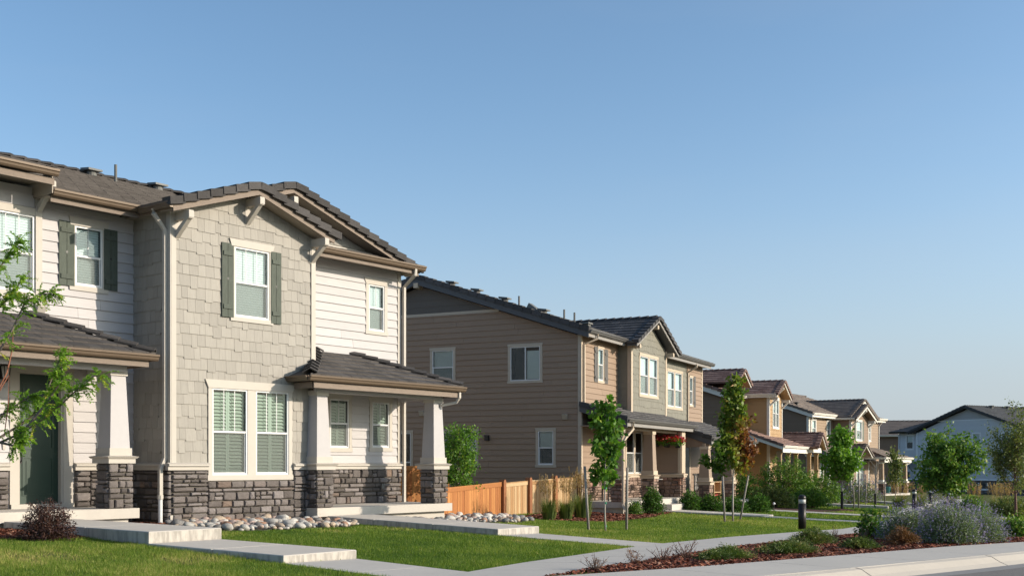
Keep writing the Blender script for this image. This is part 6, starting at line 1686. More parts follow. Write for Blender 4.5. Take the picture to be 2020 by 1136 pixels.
def rocks(poly, nbig, nsmall, seed, label, group):
    r = random.Random(seed); xs_ = [p[0] for p in poly]; ys_ = [p[1] for p in poly]; placed = []
    def rnd():
        while True:
            x, y = r.uniform(min(xs_), max(xs_)), r.uniform(min(ys_), max(ys_))
            if inpoly(np.array([x]), np.array([y]), poly)[0]: return x, y
    tries = 0
    while len(placed) < nbig and tries < 9000:
        tries += 1
        x, y = rnd(); s = r.uniform(.11, .22) if r.random() < .82 else r.uniform(.21, .30)
        if any((x - a) ** 2 + (y - b) ** 2 < (.40 * (s + t)) ** 2 for a, b, t in placed): continue
        placed.append((x, y, s))
        tone = r.choice(('pale grey', 'pale grey', 'dark grey', 'tan', 'rust brown', 'whitish', 'pinkish'))
        o = bpy.data.objects.new('river_rock', r.choice(ROCKS[tone])); COL.objects.link(o)
        o.location = (x, y, G1(x, y) + .03 + s * .16 + r.uniform(0, .03)); o.scale = (s * r.uniform(.9, 1.35), s * r.uniform(.75, 1.0), s * r.uniform(.5, .75))
        o.rotation_euler = (r.uniform(-.3, .3), r.uniform(-.3, .3), r.uniform(0, 6.3))
        big = 'large' if s > .21 else ('small' if s < .15 else 'middle-sized')
        tag(o, big + ' ' + tone + ' ' + label, 'rock', group)
    for k in range(nsmall):
        x, y = rnd(); s = r.uniform(.05, .12); mbk = r.choice(ROCKB)
        M = Matrix.Translation((x, y, G1(x, y) + .03 + r.uniform(0, .04))) @ Matrix.Rotation(r.uniform(0, 6.3), 4, 'Z') @ Matrix.Diagonal((s * 1.2, s, s * .65, 1))
        fill.add([M @ Vector(p) for p in mbk.v], mbk.f, r.random())
rocks(RB1, 170, 420, 11, 'river rock lying below the taupe stone-based bay', 'river rocks below the bay')
rocks(RB2, 130, 420, 12, 'river rock lying between the right porch and the fence', 'river rocks by the fence')
o = fill.build('river_pebbles', M_ROCK, None, True); tag(o, 'small rounded pebbles filling the gaps between the river rocks', 'pebbles', kind='stuff')
# ================================================================== FENCES
M_CEDAR = mat('orange_cedar', (0.44, 0.15, 0.035), var=0.2, namt=0.3, nscale=5, stretch=(6, 6, .6), rough=.7, bump=.3, bscale=30, bstretch=(5, 5, .5), col2=(0.55, 0.24, 0.07))
M_PINE = mat('pale_fence_board', (0.46, 0.24, 0.09), var=0.15, namt=0.35, nscale=5, stretch=(6, 6, .6), rough=.75, bump=.3, bscale=30, bstretch=(5, 5, .5), col2=(0.60, 0.42, 0.23))
M_POST = mat('red_cedar_post', (0.30, 0.115, 0.042), var=0.15, namt=0.35, nscale=5, stretch=(5, 5, .6), rough=.7, bump=.35, bscale=30)
def fence(label, pts, tops, zbot, board_mat, post_mat, posts=True, bw=.145, post_w=.17, post_up=.10, seed=1, postlast=True, cap=True):
    r = random.Random(seed)
    root = empty('wooden_fence', (pts[0][0], pts[0][1], CAMZ + zbot)); tag(root, label, 'fence'); O = np.array(root.location)
    for i in range(len(pts) - 1):
        a, b = np.array(pts[i], float), np.array(pts[i + 1], float); t = b - a; L = np.linalg.norm(t); t /= L; nrm = np.array((t[1], -t[0]))
        za, zb_ = CAMZ + tops[i], CAMZ + tops[i + 1]
        n = int(L / bw)
        for k in range(n):
            s0, s1 = L * k / n + .004, L * (k + 1) / n - .004
            f = (s0 + s1) / 2 / L; zt = za + (zb_ - za) * f; off = r.uniform(0, .006)
            p0, p1 = a + t * s0 + nrm * off, a + t * s1 + nrm * off; q = nrm * .018
            z0 = CAMZ + zbot
            vs = [(*(p0 + q), z0), (*(p1 + q), z0), (*(p1 - q), z0), (*(p0 - q), z0), (*(p0 + q), zt - .03), (*(p1 + q), zt - .03), (*(p1 - q), zt - .03), (*(p0 - q), zt - .03)]
            mb = MB(); mb.hexa([tuple(np.array(v) - O) for v in vs]); mb.build('board', board_mat, root)
        if cap:
            q = nrm * .045; d = nrm * .0
            vs = [(*(a + q), za - .03), (*(b + q), zb_ - .03), (*(b - q), zb_ - .03), (*(a - q), za - .03), (*(a + q), za), (*(b + q), zb_), (*(b - q), zb_), (*(a - q), za)]
            mb = MB(); mb.hexa([tuple(np.array(v) - O) for v in vs]); mb.build('cap_rail', board_mat, root)
            q0 = nrm * .019; q = nrm * .045
            vs = [(*(a + q), za - .13), (*(b + q), zb_ - .13), (*(b + q0), zb_ - .13), (*(a + q0), za - .13), (*(a + q), za - .031), (*(b + q), zb_ - .031), (*(b + q0), zb_ - .031), (*(a + q0), za - .031)]
            mb = MB(); mb.hexa([tuple(np.array(v) - O) for v in vs]); mb.build('top_rail', board_mat, root)
    if posts:
        for i in range(len(pts)):
            if i == 0 and posts == 'skipfirst': continue
            a = np.array(pts[i]); j = min(i, len(pts) - 2); t = np.array(pts[j + 1]) - np.array(pts[j]); t = t / np.linalg.norm(t); nrm = np.array((t[1], -t[0])); w = post_w / 2
            zt = CAMZ + tops[i] + post_up; mb = MB(); vs = []
            for z, sc in ((CAMZ + zbot, 1), (zt - .06, 1), (zt, .55)):
                for (u, v) in ((-1, -1), (1, -1), (1, 1), (-1, 1)):
                    p = a + t * u * w * sc + nrm * (v * w + .03); vs.append(tuple(np.array((*p, z)) - O))
            fs = [(3, 2, 1, 0), (8, 9, 10, 11)] + [(o + k, o + (k + 1) % 4, o + 4 + (k + 1) % 4, o + 4 + k) for o in (0, 4) for k in range(4)]
            mb.add(vs, fs); mb.build('post', post_mat, root)
    return root
fence('orange cedar fence panel between right porch pier and the first tall post', [(-2.35, 29.4), (-.33, 34.0)], [-.66, -.52], -1.75, M_CEDAR, M_POST, posts=False)
fence('pale wooden fence with four rounded red cedar posts behind the ornamental grass', [(-.31, 34.05), (.5, 35.8), (1.37, 37.5), (2.26, 39.1)], [-.55, -.50, -.46, -.42], -1.85, M_PINE, M_POST)
fence('shaded back fence seen between wall and pier under the right porch', [(-4.75, 32.0), (-1.85, 33.4)], [.0, -.06], -1.7, M_CEDAR, M_POST, posts=False, seed=3)

# ================================================================== PLANT TOOLS
def unit(a):
    return a / np.maximum(np.linalg.norm(a, axis=-1, keepdims=True), 1e-9)
def leaf_quads(P, D, L, W, r, up=0.18, droop=0.0):
    """rhombic leaves at P pointing along D (any length), length L, width W"""
    n = len(P); D = unit(D + r.normal(0, .45, (n, 3)) + np.array((0, 0, -droop)))
    N = unit(r.normal(0, 1, (n, 3)) + np.array((0, 0, up * 2)))
    S = unit(np.cross(D, N)); 
    L = np.asarray(L).reshape(-1, 1); W = np.asarray(W).reshape(-1, 1)
    nn = np.cross(S, D)
    a = P; c = P + D * L
    m = P + D * L * .45 + nn * L * .10
    return np.stack([a, m + S * W / 2, c, m - S * W / 2], 1)
def arc(p0, d, L, n, up=0.0, jit=0.0, r=None):
    """curved twig from p0 in direction d; up bends it towards (or, negative, away from) the sky"""
    pts = [np.array(p0, float)]; d = np.array(d, float); d /= np.linalg.norm(d)
    for k in range(n):
        d = d + np.array((0, 0, up / n)) + (r.normal(0, jit, 3) if r is not None and jit else 0); d /= np.linalg.norm(d)
        pts.append(pts[-1] + d * L / n)
    return pts
def along(pts, t):
    m = len(pts) - 1; i = np.minimum((t * m).astype(int), m - 1); f = (t * m - i)[:, None]; A = np.array(pts)
    return A[i] * (1 - f) + A[i + 1] * f, A[i + 1] - A[i]

M_BARK = mat('grey_brown_bark', (0.22, 0.18, 0.15), var=0.1, namt=0.4, nscale=12, stretch=(3, 3, .5), rough=.9, bump=.5)
M_BARKP = mat('pale_bark', (0.44, 0.40, 0.35), var=0.1, namt=0.35, nscale=12, stretch=(3, 3, .5), rough=.9, bump=.4)
M_TWIG = mat('red_brown_twig', (0.17, 0.085, 0.06), var=0.1, namt=0.3, rough=.85)
M_DRY = mat('dry_twig', (0.20, 0.135, 0.10), var=0.2, namt=0.3, rough=.9)
M_STAKE = mat('grey_lodgepole', (0.33, 0.30, 0.265), var=0.1, namt=0.4, nscale=8, stretch=(3, 3, .4), rough=.9, bump=.4)
M_WRAP = mat('black_trunk_wrap', (0.012, 0.012, 0.012), var=0, namt=.2, rough=.6)
M_TAPE = mat('green_tie_tape', (0.03, 0.25, 0.14), var=0, namt=.1)
G_MAPLE = leaf_mat('maple_leaf', [(0, (0.039, 0.105, 0.013)), (0.5, (0.09, 0.204, 0.024)), (0.85, (0.171, 0.292, 0.037)), (1, (0.275, 0.33, 0.055))], trans=.35, spec=.25)
G_LIME = leaf_mat('lime_leaf', [(0, (0.057, 0.149, 0.014)), (0.5, (0.127, 0.265, 0.028)), (1, (0.23, 0.356, 0.046))], trans=.4)
G_TURN = leaf_mat('turning_leaf', [(0, (.075, .15, .02)), (.30, (.18, .24, .035)), (.48, (.26, .23, .042)), (.66, (.24, .12, .032)), (.85, (.19, .062, .022)), (1, (.12, .034, .018))], trans=.35)
G_DARK = leaf_mat('dark_leaf', [(0, (0.024, 0.068, 0.012)), (0.5, (0.054, 0.132, 0.02)), (1, (0.115, 0.209, 0.038))], trans=.3, spec=.2)
G_MID = leaf_mat('shrub_leaf', [(0, (0.036, 0.091, 0.014)), (0.5, (0.104, 0.208, 0.031)), (0.85, (0.189, 0.286, 0.046)), (1, (0.26, 0.273, 0.065))], trans=.32)
G_OLIVE = leaf_mat('olive_leaf', [(0, (0.054, 0.081, 0.022)), (0.5, (0.149, 0.189, 0.049)), (1, (0.27, 0.27, 0.088))], trans=.3)
G_PURP = leaf_mat('purple_leaf', [(0, (0.016, 0.008, 0.009)), (0.5, (0.048, 0.022, 0.021)), (0.85, (0.098, 0.044, 0.034)), (1, (0.149, 0.075, 0.052))], trans=.2, spec=.5)
G_SAGE = leaf_mat('grey_green_leaf', [(0, (0.072, 0.111, 0.052)), (0.5, (0.15, 0.208, 0.098)), (1, (0.26, 0.325, 0.169))], trans=.25)
G_FLOW = leaf_mat('violet_flower', [(0, (0.144, 0.12, 0.264)), (0.5, (0.24, 0.204, 0.408)), (1, (0.36, 0.324, 0.528))], trans=.3)
G_RED = leaf_mat('red_petal', [(0, (.32, .012, .022)), (.6, (.52, .02, .04)), (1, (.62, .13, .18))], trans=.3)
G_JUN = leaf_mat('juniper_needle', [(0, (0.036, 0.075, 0.017)), (0.5, (0.091, 0.143, 0.031)), (0.85, (0.169, 0.202, 0.046)), (1, (0.26, 0.208, 0.078))], trans=.2)
G_STRAW = leaf_mat('straw_plume', [(0, (.26, .165, .075)), (.5, (.38, .25, .12)), (1, (.50, .36, .19))], trans=.35)
G_BLADE = leaf_mat('ornamental_blade', [(0, (.05, .095, .02)), (.5, (.11, .155, .035)), (1, (.22, .20, .07))], trans=.35)
G_BROWN = leaf_mat('dead_needle', [(0, (.10, .045, .02)), (.5, (.20, .10, .045)), (1, (.30, .18, .09))], trans=.2)
G_LOCUST = leaf_mat('locust_leaflet', [(0, (0.084, 0.18, 0.019)), (0.5, (0.18, 0.336, 0.036)), (0.85, (0.324, 0.48, 0.054)), (1, (0.504, 0.456, 0.072))], trans=.5)

def plant(name, label, cat, x, y, group=None, dz=0.0):
    o = empty(name, (x, y, G1(x, y) + dz)); tag(o, label, cat, group); return o

def tree(name, label, x, y, h, z0, prof, nbr, nleaf, L, W, leafm, seed, trunk_r=.03, bark=None, lean=(0, 0), up=.5, ang=.6, scatter=.09, rfun=None, leader=0.0, wrap=0.0, twigs=True, droop=.25, tw=.008, sprays=2):
    """h total height, z0 start of crown; prof(t) radius of the crown at t in 0..1"""
    r = np.random.default_rng(seed); root = plant(name, label, 'tree', x, y)
    tp = [np.array((lean[0] * t * t + .02 * math.sin(5 * t + seed), lean[1] * t * t + .02 * math.cos(4 * t + seed), h * t)) for t in np.linspace(0, 1, 9)]
    mb = MB(); mb.tube([p for p in tp], [trunk_r * (1 - .82 * t) for t in np.linspace(0, 1, 9)], 7)
    P = []; Dd = []; bm = mb
    for i in range(nbr):
        t = (i + .5) / nbr; z = z0 + (h * .97 - z0) * t
        q = np.array([np.interp(z, [p[2] for p in tp], [p[k] for p in tp]) for k in range(3)])
        a = i * 2.39996 + r.uniform(-.4, .4); R = prof(t) * r.uniform(.5, 1.28)
        e = ang * r.uniform(.7, 1.3) + .5 * t
        pts = arc(q, (math.cos(a) * math.cos(e), math.sin(a) * math.cos(e), math.sin(e)), R / max(.35, math.cos(e)), 5, up=up * r.uniform(.3, 1.2), jit=.07, r=r)
        bm.tube(pts, [tw * 1.3, tw, tw * .8, tw * .6, tw * .4, tw * .25], 4, cap=False)
        n = max(6, int(nleaf / nbr * R / max(.05, np.mean([prof(.2), prof(.5), prof(.8)]))))
        s = r.uniform(.10, 1.04, n) ** .6; c, d = along(pts, np.clip(s, 0, .999)); P.append(c + r.normal(0, scatter, (n, 3)) * np.array((1, 1, .8))); Dd.append(d + r.normal(0, .6, (n, 3)))
        for k in range(sprays):
            sp = arc(pts[2 + k % 3], r.normal(0, 1, 3) + np.array((0, 0, .3)) + unit(np.array([pts[-1] - pts[0]]))[0], R * .45, 3, jit=.1, r=r)
            bm.tube(sp, [tw * .6, tw * .4, tw * .3, tw * .2], 3, cap=False)
            m = n // 4; c, d = along(sp, r.uniform(.1, .999, m)); P.append(c + r.normal(0, scatter * .8, (m, 3))); Dd.append(d + r.normal(0, .6, (m, 3)))
    tr = mb.build('trunk', bark or M_BARKP, root, True)
    P = np.concatenate(P); Dd = np.concatenate(Dd); n = len(P)
    if leader > 0:
        for k in range(2):
            lm = MB(); lm.tube(arc(tp[-2] + np.array((.05 * k, 0, 0)), (.03 * (k * 2 - 1), 0, 1), leader + h * .125, 4), [.012, .010, .008, .006, .004], 5); lm.build('bare_leader', M_BARKP, root)
    q = leaf_quads(P, Dd, L * r.uniform(.65, 1.25, n), W * r.uniform(.7, 1.2, n), r, droop=droop)
    rr = rfun(P, r) if rfun else np.clip(r.normal(.5, .24, n), 0, 1)
    np_mesh('crown', q, 4, leafm, root, rnd=rr)
    if wrap > 0:
        w = MB(); w.tube([(0, 0, 0), (0, 0, wrap)], trunk_r * 1.5, 8); w.build('trunk_guard', M_WRAP, root)
    return root

def stake(label, x, y, h, lean=(0, 0), rad=.032, group=None, ties=()):
    root = plant('tree_stake', label, 'stake', x, y, group)
    mb = MB(); mb.tube([(0, 0, -.05), (lean[0] * .5, lean[1] * .5, h / 2), (lean[0], lean[1], h)], [rad, rad * .96, rad * .9], 7); mb.build('pole', M_STAKE, root, True)
    return root

def shrub(name, label, x, y, w, h, nst, nleaf, L, W, leafm, seed, depth=None, group=None, up=.2, cat='shrub', stem=None, floor=.05, scatter=.05, rfun=None, zc=.0, top=1.0, droop=.1):
    """dome of stems from the base; w, depth, h are the full sizes"""
    r = np.random.default_rng(seed); root = plant(name, label, cat, x, y, group); depth = depth or w
    mb = MB(); P = []; Dd = []
    for i in range(nst):
        a = i * 2.39996; v = (i + .5) / nst; ph = math.asin(min(1, 1 - v * (1 - floor)))
        end = np.array((math.cos(a) * math.cos(ph) * w / 2, math.sin(a) * math.cos(ph) * depth / 2, math.sin(ph) * h * top)) * r.uniform(.80, 1.06)
        st = np.array((math.cos(a) * w * .06, math.sin(a) * depth * .06, 0))
        mid = (st + end) / 2 + np.array((0, 0, h * .12)) + r.normal(0, .03, 3)
        pts = [st, (st + mid) / 2 + np.array((0, 0, .03 * h)), mid, (mid + end) / 2 + np.array((0, 0, .04 * h)), end]
        mb.tube(pts, [.009, .008, .006, .005, .003], 3, cap=False)
        n = nleaf // nst; s = r.uniform(.12, 1.0, n) ** .62; c, d = along(pts, np.clip(s, 0, .999)); P.append(c + r.normal(0, scatter, (n, 3))); Dd.append(d + r.normal(0, .5 * np.linalg.norm(end) / 4, (n, 3)))
    mb.build('stems', stem or M_TWIG, root)
    P = np.concatenate(P); P[:, 2] = np.maximum(P[:, 2], .01); Dd = np.concatenate(Dd); n = len(P)
    q = leaf_quads(P, unit(Dd), L * r.uniform(.65, 1.25, n), W * r.uniform(.7, 1.2, n), r, droop=droop)
    np_mesh('foliage', q, 4, leafm, root, rnd=rfun(P, r) if rfun else np.clip(r.normal(.5, .25, n), 0, 1))
    return root

def flower_spikes(root, w, depth, h, n, seed, leafm, L=.02, zlo=.5, per=9):
    r = np.random.default_rng(seed); P = []
    for i in range(n):
        a = i * 2.39996; v = (i + .5) / n; ph = math.asin(min(1, 1 - v * .97))
        e = np.array((math.cos(a) * math.cos(ph) * w / 2, math.sin(a) * math.cos(ph) * depth / 2, math.sin(ph) * h)) * r.uniform(.88, 1.12)
        d = unit(np.array([e + np.array((0, 0, h * .8))]))[0]
        t = r.uniform(-.02, .13, per); P.append(e + d * t[:, None] + r.normal(0, .010, (per, 3)))
    P = np.concatenate(P); m = len(P); P[:, 2] = np.maximum(P[:, 2], .03)
    q = leaf_quads(P, r.normal(0, 1, (m, 3)), L * r.uniform(.7, 1.3, m), L * .8 * r.uniform(.7, 1.2, m), r)
    np_mesh('flowers', q, 4, leafm, root, rnd=np.clip(r.normal(.5, .28, m), 0, 1))

def reed_grass(label, x, y, h, w, seed, group=None, nb=420, npl=24, green=.55, bw=.008):
    r = np.random.default_rng(seed); root = plant('ornamental_grass', label, 'ornamental grass', x, y, group)
    V = []; R = []
    for i in range(nb):
        a = r.uniform(0, 6.283); hh = h * green * r.uniform(.55, 1.15); o = w * .35 * math.sqrt(r.random()); out = w * .5 * r.uniform(.2, 1.0)
        b = np.array((o * math.cos(a), o * math.sin(a), 0)); d = np.array((math.cos(a), math.sin(a), 0)); s = np.array((-math.sin(a), math.cos(a), 0)) * bw * r.uniform(.6, 1.3)
        p1 = b + d * out * .35 + np.array((0, 0, hh * .6)); p2 = b + d * out + np.array((0, 0, hh * r.uniform(.8, 1.0)))
        V += [b - s, b + s, p1 + s * .8, p1 - s * .8, p1 - s * .8, p1 + s * .8, p2 + s * .1, p2 - s * .1]; q = float(np.clip(r.normal(.45, .22), 0, 1)); R += [q, q]
    np_mesh('blades', np.array(V), 4, G_BLADE, root, rnd=R)
    V = []; R = []
    for i in range(npl):
        a = r.uniform(0, 6.283); o = w * .3 * math.sqrt(r.random()); hh = h * r.uniform(.8, 1.05); out = w * .42 * r.random()
        b = np.array((o * math.cos(a), o * math.sin(a), .1)); tip = b + np.array((out * math.cos(a), out * math.sin(a), hh)); t = tip - b
        s = np.array((-math.sin(a), math.cos(a), 0)) * .004
        V += [b - s, b + s, tip + s * .4, tip - s * .4]; R.append(.6)
        for k in range(24):
            f = r.uniform(.62, 1.0); c = b + t * f; ww = .026 * (1.25 - f) * 2.2 + .006; an = r.uniform(0, 6.283)
            d = np.array((math.cos(an) * ww, math.sin(an) * ww, .05)); s2 = np.array((-math.sin(an), math.cos(an), 0)) * .008
            V += [c - s2, c + s2, c + d + s2 * .4, c + d - s2 * .4]; R.append(float(r.random()))
    np_mesh('plumes', np.array(V), 4, G_STRAW, root, rnd=R)
    return root

def juniper(label, x, y, w, d, h, seed, nst=60, nn=5200, leafm=None, rot=0.0, L=.045, group=None, name='juniper', cat='shrub'):
    r = np.random.default_rng(seed); root = plant(name, label, cat, x, y, group); root.rotation_euler = (0, 0, rot)
    mb = MB(); P = []; D = []
    for i in range(nst):
        a = i * 2.39996; R = math.sqrt((i + .5) / nst) * r.uniform(.8, 1.1); e = np.array((math.cos(a) * R * w / 2, math.sin(a) * R * d / 2, h * (1.0 - .75 * R) * r.uniform(.6, 1.3) + .03))
        pts = [np.array((0, 0, .02)), e * np.array((.35, .35, .75)) + np.array((0, 0, .02)), e * np.array((.7, .7, 1.0)), e]
        mb.tube(pts, [.008, .006, .004, .002], 3, cap=False)
        n = nn // nst; c, dd = along(pts, r.uniform(.25, .999, n)); P.append(c + r.normal(0, .032, (n, 3)) * np.array((1, 1, .7))); D.append(unit(dd) + np.array((0, 0, .45)))
    mb.build('stems', M_DRY, root); P = np.concatenate(P); P[:, 2] = np.maximum(P[:, 2], .015); D = np.concatenate(D); n = len(P)
    q = leaf_quads(P, D, L * r.uniform(.6, 1.3, n), L * .24 * r.uniform(.7, 1.3, n), r, up=.2)
    pat = .5 + .25 * np.sin(P[:, 0] * 6 + seed) * np.sin(P[:, 1] * 7)
    np_mesh('foliage', q, 4, leafm or G_JUN, root, rnd=np.clip(r.normal(0, .2, n) + pat, 0, 1))
    return root

def twig_shrub(label, x, y, w, h, seed, n=14, m=None, group=None, buds=0):
    r = np.random.default_rng(seed); root = plant('bare_shrub', label, 'shrub', x, y, group); mb = MB(); B = []
    for i in range(n):
        a = r.uniform(0, 6.283); sp = r.uniform(.1, 1.0)
        pts = arc((0, 0, 0), (math.cos(a) * sp * w / h, math.sin(a) * sp * w / h, 1.1), h * r.uniform(.55, 1.05), 5, jit=.10, r=r)
        mb.tube(pts, [.007, .006, .005, .004, .003, .002], 4, cap=False)
        for k in range(4):
            t = arc(pts[r.integers(1, 5)], r.normal(0, .7, 3) + np.array((0, 0, .8)), h * r.uniform(.15, .4), 3, jit=.15, r=r); mb.tube(t, [.004, .003, .002, .0015], 3, cap=False); B += t[1:]
    mb.build('stems', m or M_DRY, root)
    if buds:
        B = np.array(B)[r.integers(0, len(B), buds)] + r.normal(0, .012, (buds, 3)); np_mesh('dry_leaves', leaf_quads(B, r.normal(0, 1, (buds, 3)), .025 * np.ones(buds), .014 * np.ones(buds), r), 4, G_BROWN, root, rnd=r.random(buds))
    return root

# ================================================================== TREES
# honey locust whose branches reach in from the left edge
def locust():
    bx, by = -7.05, 14.1
    root = plant('honey_locust', 'young honey locust with feathery leaves reaching in from the left edge', 'tree', bx, by)
    zg = G1(bx, by); r = np.random.default_rng(31)
    W = lambda px, py, Z: np.array(((px - CX) / FPX * Z - bx, Z - by, CAMZ + (HY - py) * Z / FPX - zg))
    mb = MB(); mb.tube([(0, 0, 0), (.02, 0, 1.0), (-.03, .03, 2.2), (.0, .05, 3.4), (-.05, .03, 4.6)], [.05, .045, .036, .026, .008], 8)
    br = [  # (points as picture positions and distance, thickness)
        [(-98, 955, 14.1), (-40, 895, 14.0), (0, 872, 13.9), (45, 852, 13.8), (85, 826, 13.75), (118, 800, 13.7), (150, 770, 13.65), (185, 742, 13.6), (205, 738, 13.6)],
        [(-98, 930, 14.1), (-30, 880, 14.3), (20, 850, 14.4), (62, 822, 14.5), (85, 790, 14.5), (100, 752, 14.5), (115, 715, 14.5), (128, 695, 14.5)],
        [(-104, 820, 14.1), (-40, 760, 14.0), (0, 690, 13.9), (22, 655, 13.9), (38, 620, 13.9), (52, 592, 13.9), (85, 580, 13.9), (105, 578, 13.9)],
        [(-104, 760, 14.1), (-60, 640, 14.2), (-20, 560, 14.2), (5, 520, 14.2), (25, 490, 14.2), (38, 474, 14.2)],
        [(-60, 800, 14.05), (0, 760, 14.3), (14, 735, 14.35), (24, 690, 14.4), (26, 650, 14.4)],
        [(-98, 900, 14.1), (-20, 800, 13.7), (18, 740, 13.7), (16, 800, 13.72), (8, 862, 13.75)],
        [(0, 872, 13.9), (30, 880, 13.8), (48, 862, 13.8)],
        [(-40, 640, 14.1), (0, 605, 14.1), (30, 575, 14.1), (45, 545, 14.1)],
        [(45, 852, 13.8), (95, 790, 13.85), (125, 745, 13.9), (120, 712, 13.9)],
        [(-40, 895, 14.0), (0, 820, 14.1), (45, 790, 14.2), (80, 770, 14.2)],
    ]
    red = MB(); P0 = []; PT = []
    for k, b in enumerate(br):
        pts = [W(*q) for q in b]; n = len(pts)
        (red if k in (4, 5) else mb).tube(pts, [.017 * (1 - .85 * i / (n - 1)) + .002 for i in range(n)], 5, cap=False)
        if k in (4, 5): nl = 3
        else: nl = 25 + 5 * n
        lo = .30 if k < 2 else .35
        s = r.uniform(lo, 1.0, nl); c, d = along(pts, np.clip(s, 0, .999)); P0.append(c); PT.append(d)
    # the rest of the crown, out of the picture
    for k in range(24):
        z = r.uniform(1.7, 4.4); a = r.uniform(1.9, 4.4); pts = arc((0, .03, z), (math.cos(a), math.sin(a), .5), r.uniform(.8, 1.5), 5, jit=.1, r=r); mb.tube(pts, [.014, .011, .008, .006, .004, .002], 4, cap=False)
        c, d = along(pts, r.uniform(.3, .999, 16)); P0.append(c); PT.append(d)
    mb.build('trunk', M_BARK, root, True); red.build('young_twigs', mat('reddish_twig', (.26, .105, .06), var=0, namt=.2), root, True)
    P0 = np.concatenate(P0); PT = unit(np.concatenate(PT)); V = []; R = []; rach = MB()
    for p, t in zip(P0, PT):
        d = unit(np.array([t * .8 + r.normal(0, .7, 3) + np.array((0, 0, -.15))]))[0]; L = r.uniform(.13, .22); pts = arc(p, d, L, 6, up=-.7, jit=.05, r=r)
        rach.tube(pts[::2], .0022, 3, cap=False); base = float(np.clip(r.normal(.5, .2), 0, 1))
        c, dd = along(pts, np.linspace(.12, .999, 13)); dd = unit(dd); side = unit(np.cross(dd, np.array((0, 0, 1.0)) + r.normal(0, .25, 3)))
        for sg in (-1, 1):
            q = leaf_quads(c, side * sg * 2.2 + dd * .8, .036 * r.uniform(.8, 1.2, 13), .019 * np.ones(13), r, up=.45, droop=.3); V.append(q); R += list(np.clip(base + r.normal(0, .12, 13), 0, 1))
    np_mesh('crown', np.concatenate(V), 4, G_LOCUST, root, rnd=R); tag(rach.build('leaf_stalks', mat('leaf_stalk', (.16, .19, .04), var=0, namt=.1), root), kind='stuff')
locust()

tree('maple_sapling', 'young green maple with bare leader staked on the lawn before the brown townhouse', 2.1, 25.5, 2.72, .95, lambda t: .52 * (1 - .6 * abs(t - .4) / .6) if t < .9 else .2, 22, 1150, .125, .12, G_MAPLE, 41, trunk_r=.022, up=.9, ang=.55, scatter=.07, leader=.28, droop=.3)
tree('maple_sapling', 'taller staked maple turning from green to rust red', 7.0, 35.9, 4.55, 1.3, lambda t: (.98 - .82 * t ** .8) if t > .12 else .9, 34, 2300, .14, .13, G_TURN, 42, trunk_r=.032, up=.9, ang=.45, scatter=.09,
     rfun=lambda P, r: np.clip(.27 + .42 * np.clip((P[:, 0] * 1.0 + .15) / .5, -.5, 1.1) * (P[:, 2] < 3.3) + .10 * np.sin(P[:, 2] * 3 + P[:, 0] * 2) - .12 * (P[:, 2] > 4.0) + r.normal(0, .13, len(P)), 0, 1))
tree('lime_maple', 'bright lime green tree with black trunk guard on the middle lawn', 14.3, 49.2, 3.6, 1.2, lambda t: (1.2 - 1.08 * t) if t > .2 else 1.0, 34, 2700, .15, .13, G_LIME, 43, trunk_r=.04, up=.9, ang=.35, scatter=.13, wrap=.85)
tree('thin_sapling', 'thin yellow-green sapling before the twin-gabled townhouse porch', 20.35, 60.3, 2.6, .95, lambda t: .62 - .35 * t, 26, 1000, .13, .10, G_OLIVE, 44, trunk_r=.03, scatter=.1)
tree('round_tree', 'rounded dark green tree in front of the blue-grey house', 18.93, 49.4, 2.7, .7, lambda t: 1.35 * math.sqrt(max(.05, 1 - (2 * t - .75) ** 2 / 1.75)), 62, 5200, .17, .11, G_MID, 45, trunk_r=.05, bark=M_BARK, up=.5, ang=.35, scatter=.16, droop=.5)
tree('open_crown_tree', 'olive green open tree with reddish trunk at the right edge', 17.25, 38.9, 2.65, .9, lambda t: 1.15 - .65 * t, 44, 4600, .085, .055, G_OLIVE, 46, trunk_r=.055, bark=mat('red_bark', (.20, .10, .075), var=.1, namt=.4, nscale=12), up=1.1, ang=.7, scatter=.10, sprays=3)
tree('small_tree', 'small leafy tree leaning over the cedar fence beside the right porch', -1.52, 32.3, 2.35, .8, lambda t: .68 * math.sqrt(max(.05, 1 - (2 * t - .9) ** 2 / 1.6)), 56, 3600, .085, .05, G_MAPLE, 47, trunk_r=.035, bark=M_BARK, scatter=.09, up=.3, ang=.2, droop=.6)
for (x, y, h, lean, lab) in ((1.72, 25.5, 1.45, (-.09, .0), 'leaning grey stake left of the young green maple'), (2.66, 26.4, 1.46, (.02, 0), 'upright grey stake right of the young green maple'),
                             (6.52, 34.8, 1.42, (-.06, 0), 'grey stake left of the rust red maple'), (7.34, 36.6, 1.46, (.28, .0), 'tilted grey stake right of the rust red maple'),
                             (15.85, 52.6, 1.55, (-.06, 0), 'thin grey stake beside the lime green tree'), (16.15, 52.9, 1.7, (.02, 0), 'pale grey stake next to the lime green tree')):
    stake(lab, x, y, h, lean)
r_ = plant('bare_sapling', 'leafless pale sapling with black guard between two brown stakes', 'tree', 19.2, 60.0)
mb = MB(); rr = np.random.default_rng(8); mb.tube([(0, 0, 0), (.02, 0, 1.2), (.05, 0, 2.3)], [.035, .028, .01], 6)
for k in range(14):
    z = .9 + k * .09; a = k * 2.4; mb.tube(arc((.02, 0, z), (math.cos(a), math.sin(a) * .5, 1.4), .8, 4, jit=.1, r=rr), [.012, .01, .008, .006, .003], 4, cap=False)
mb.build('trunk', M_BARKP, r_); w = MB(); w.tube([(0, 0, 0), (0, 0, .62)], .06, 8); w.build('trunk_guard', M_WRAP, r_)
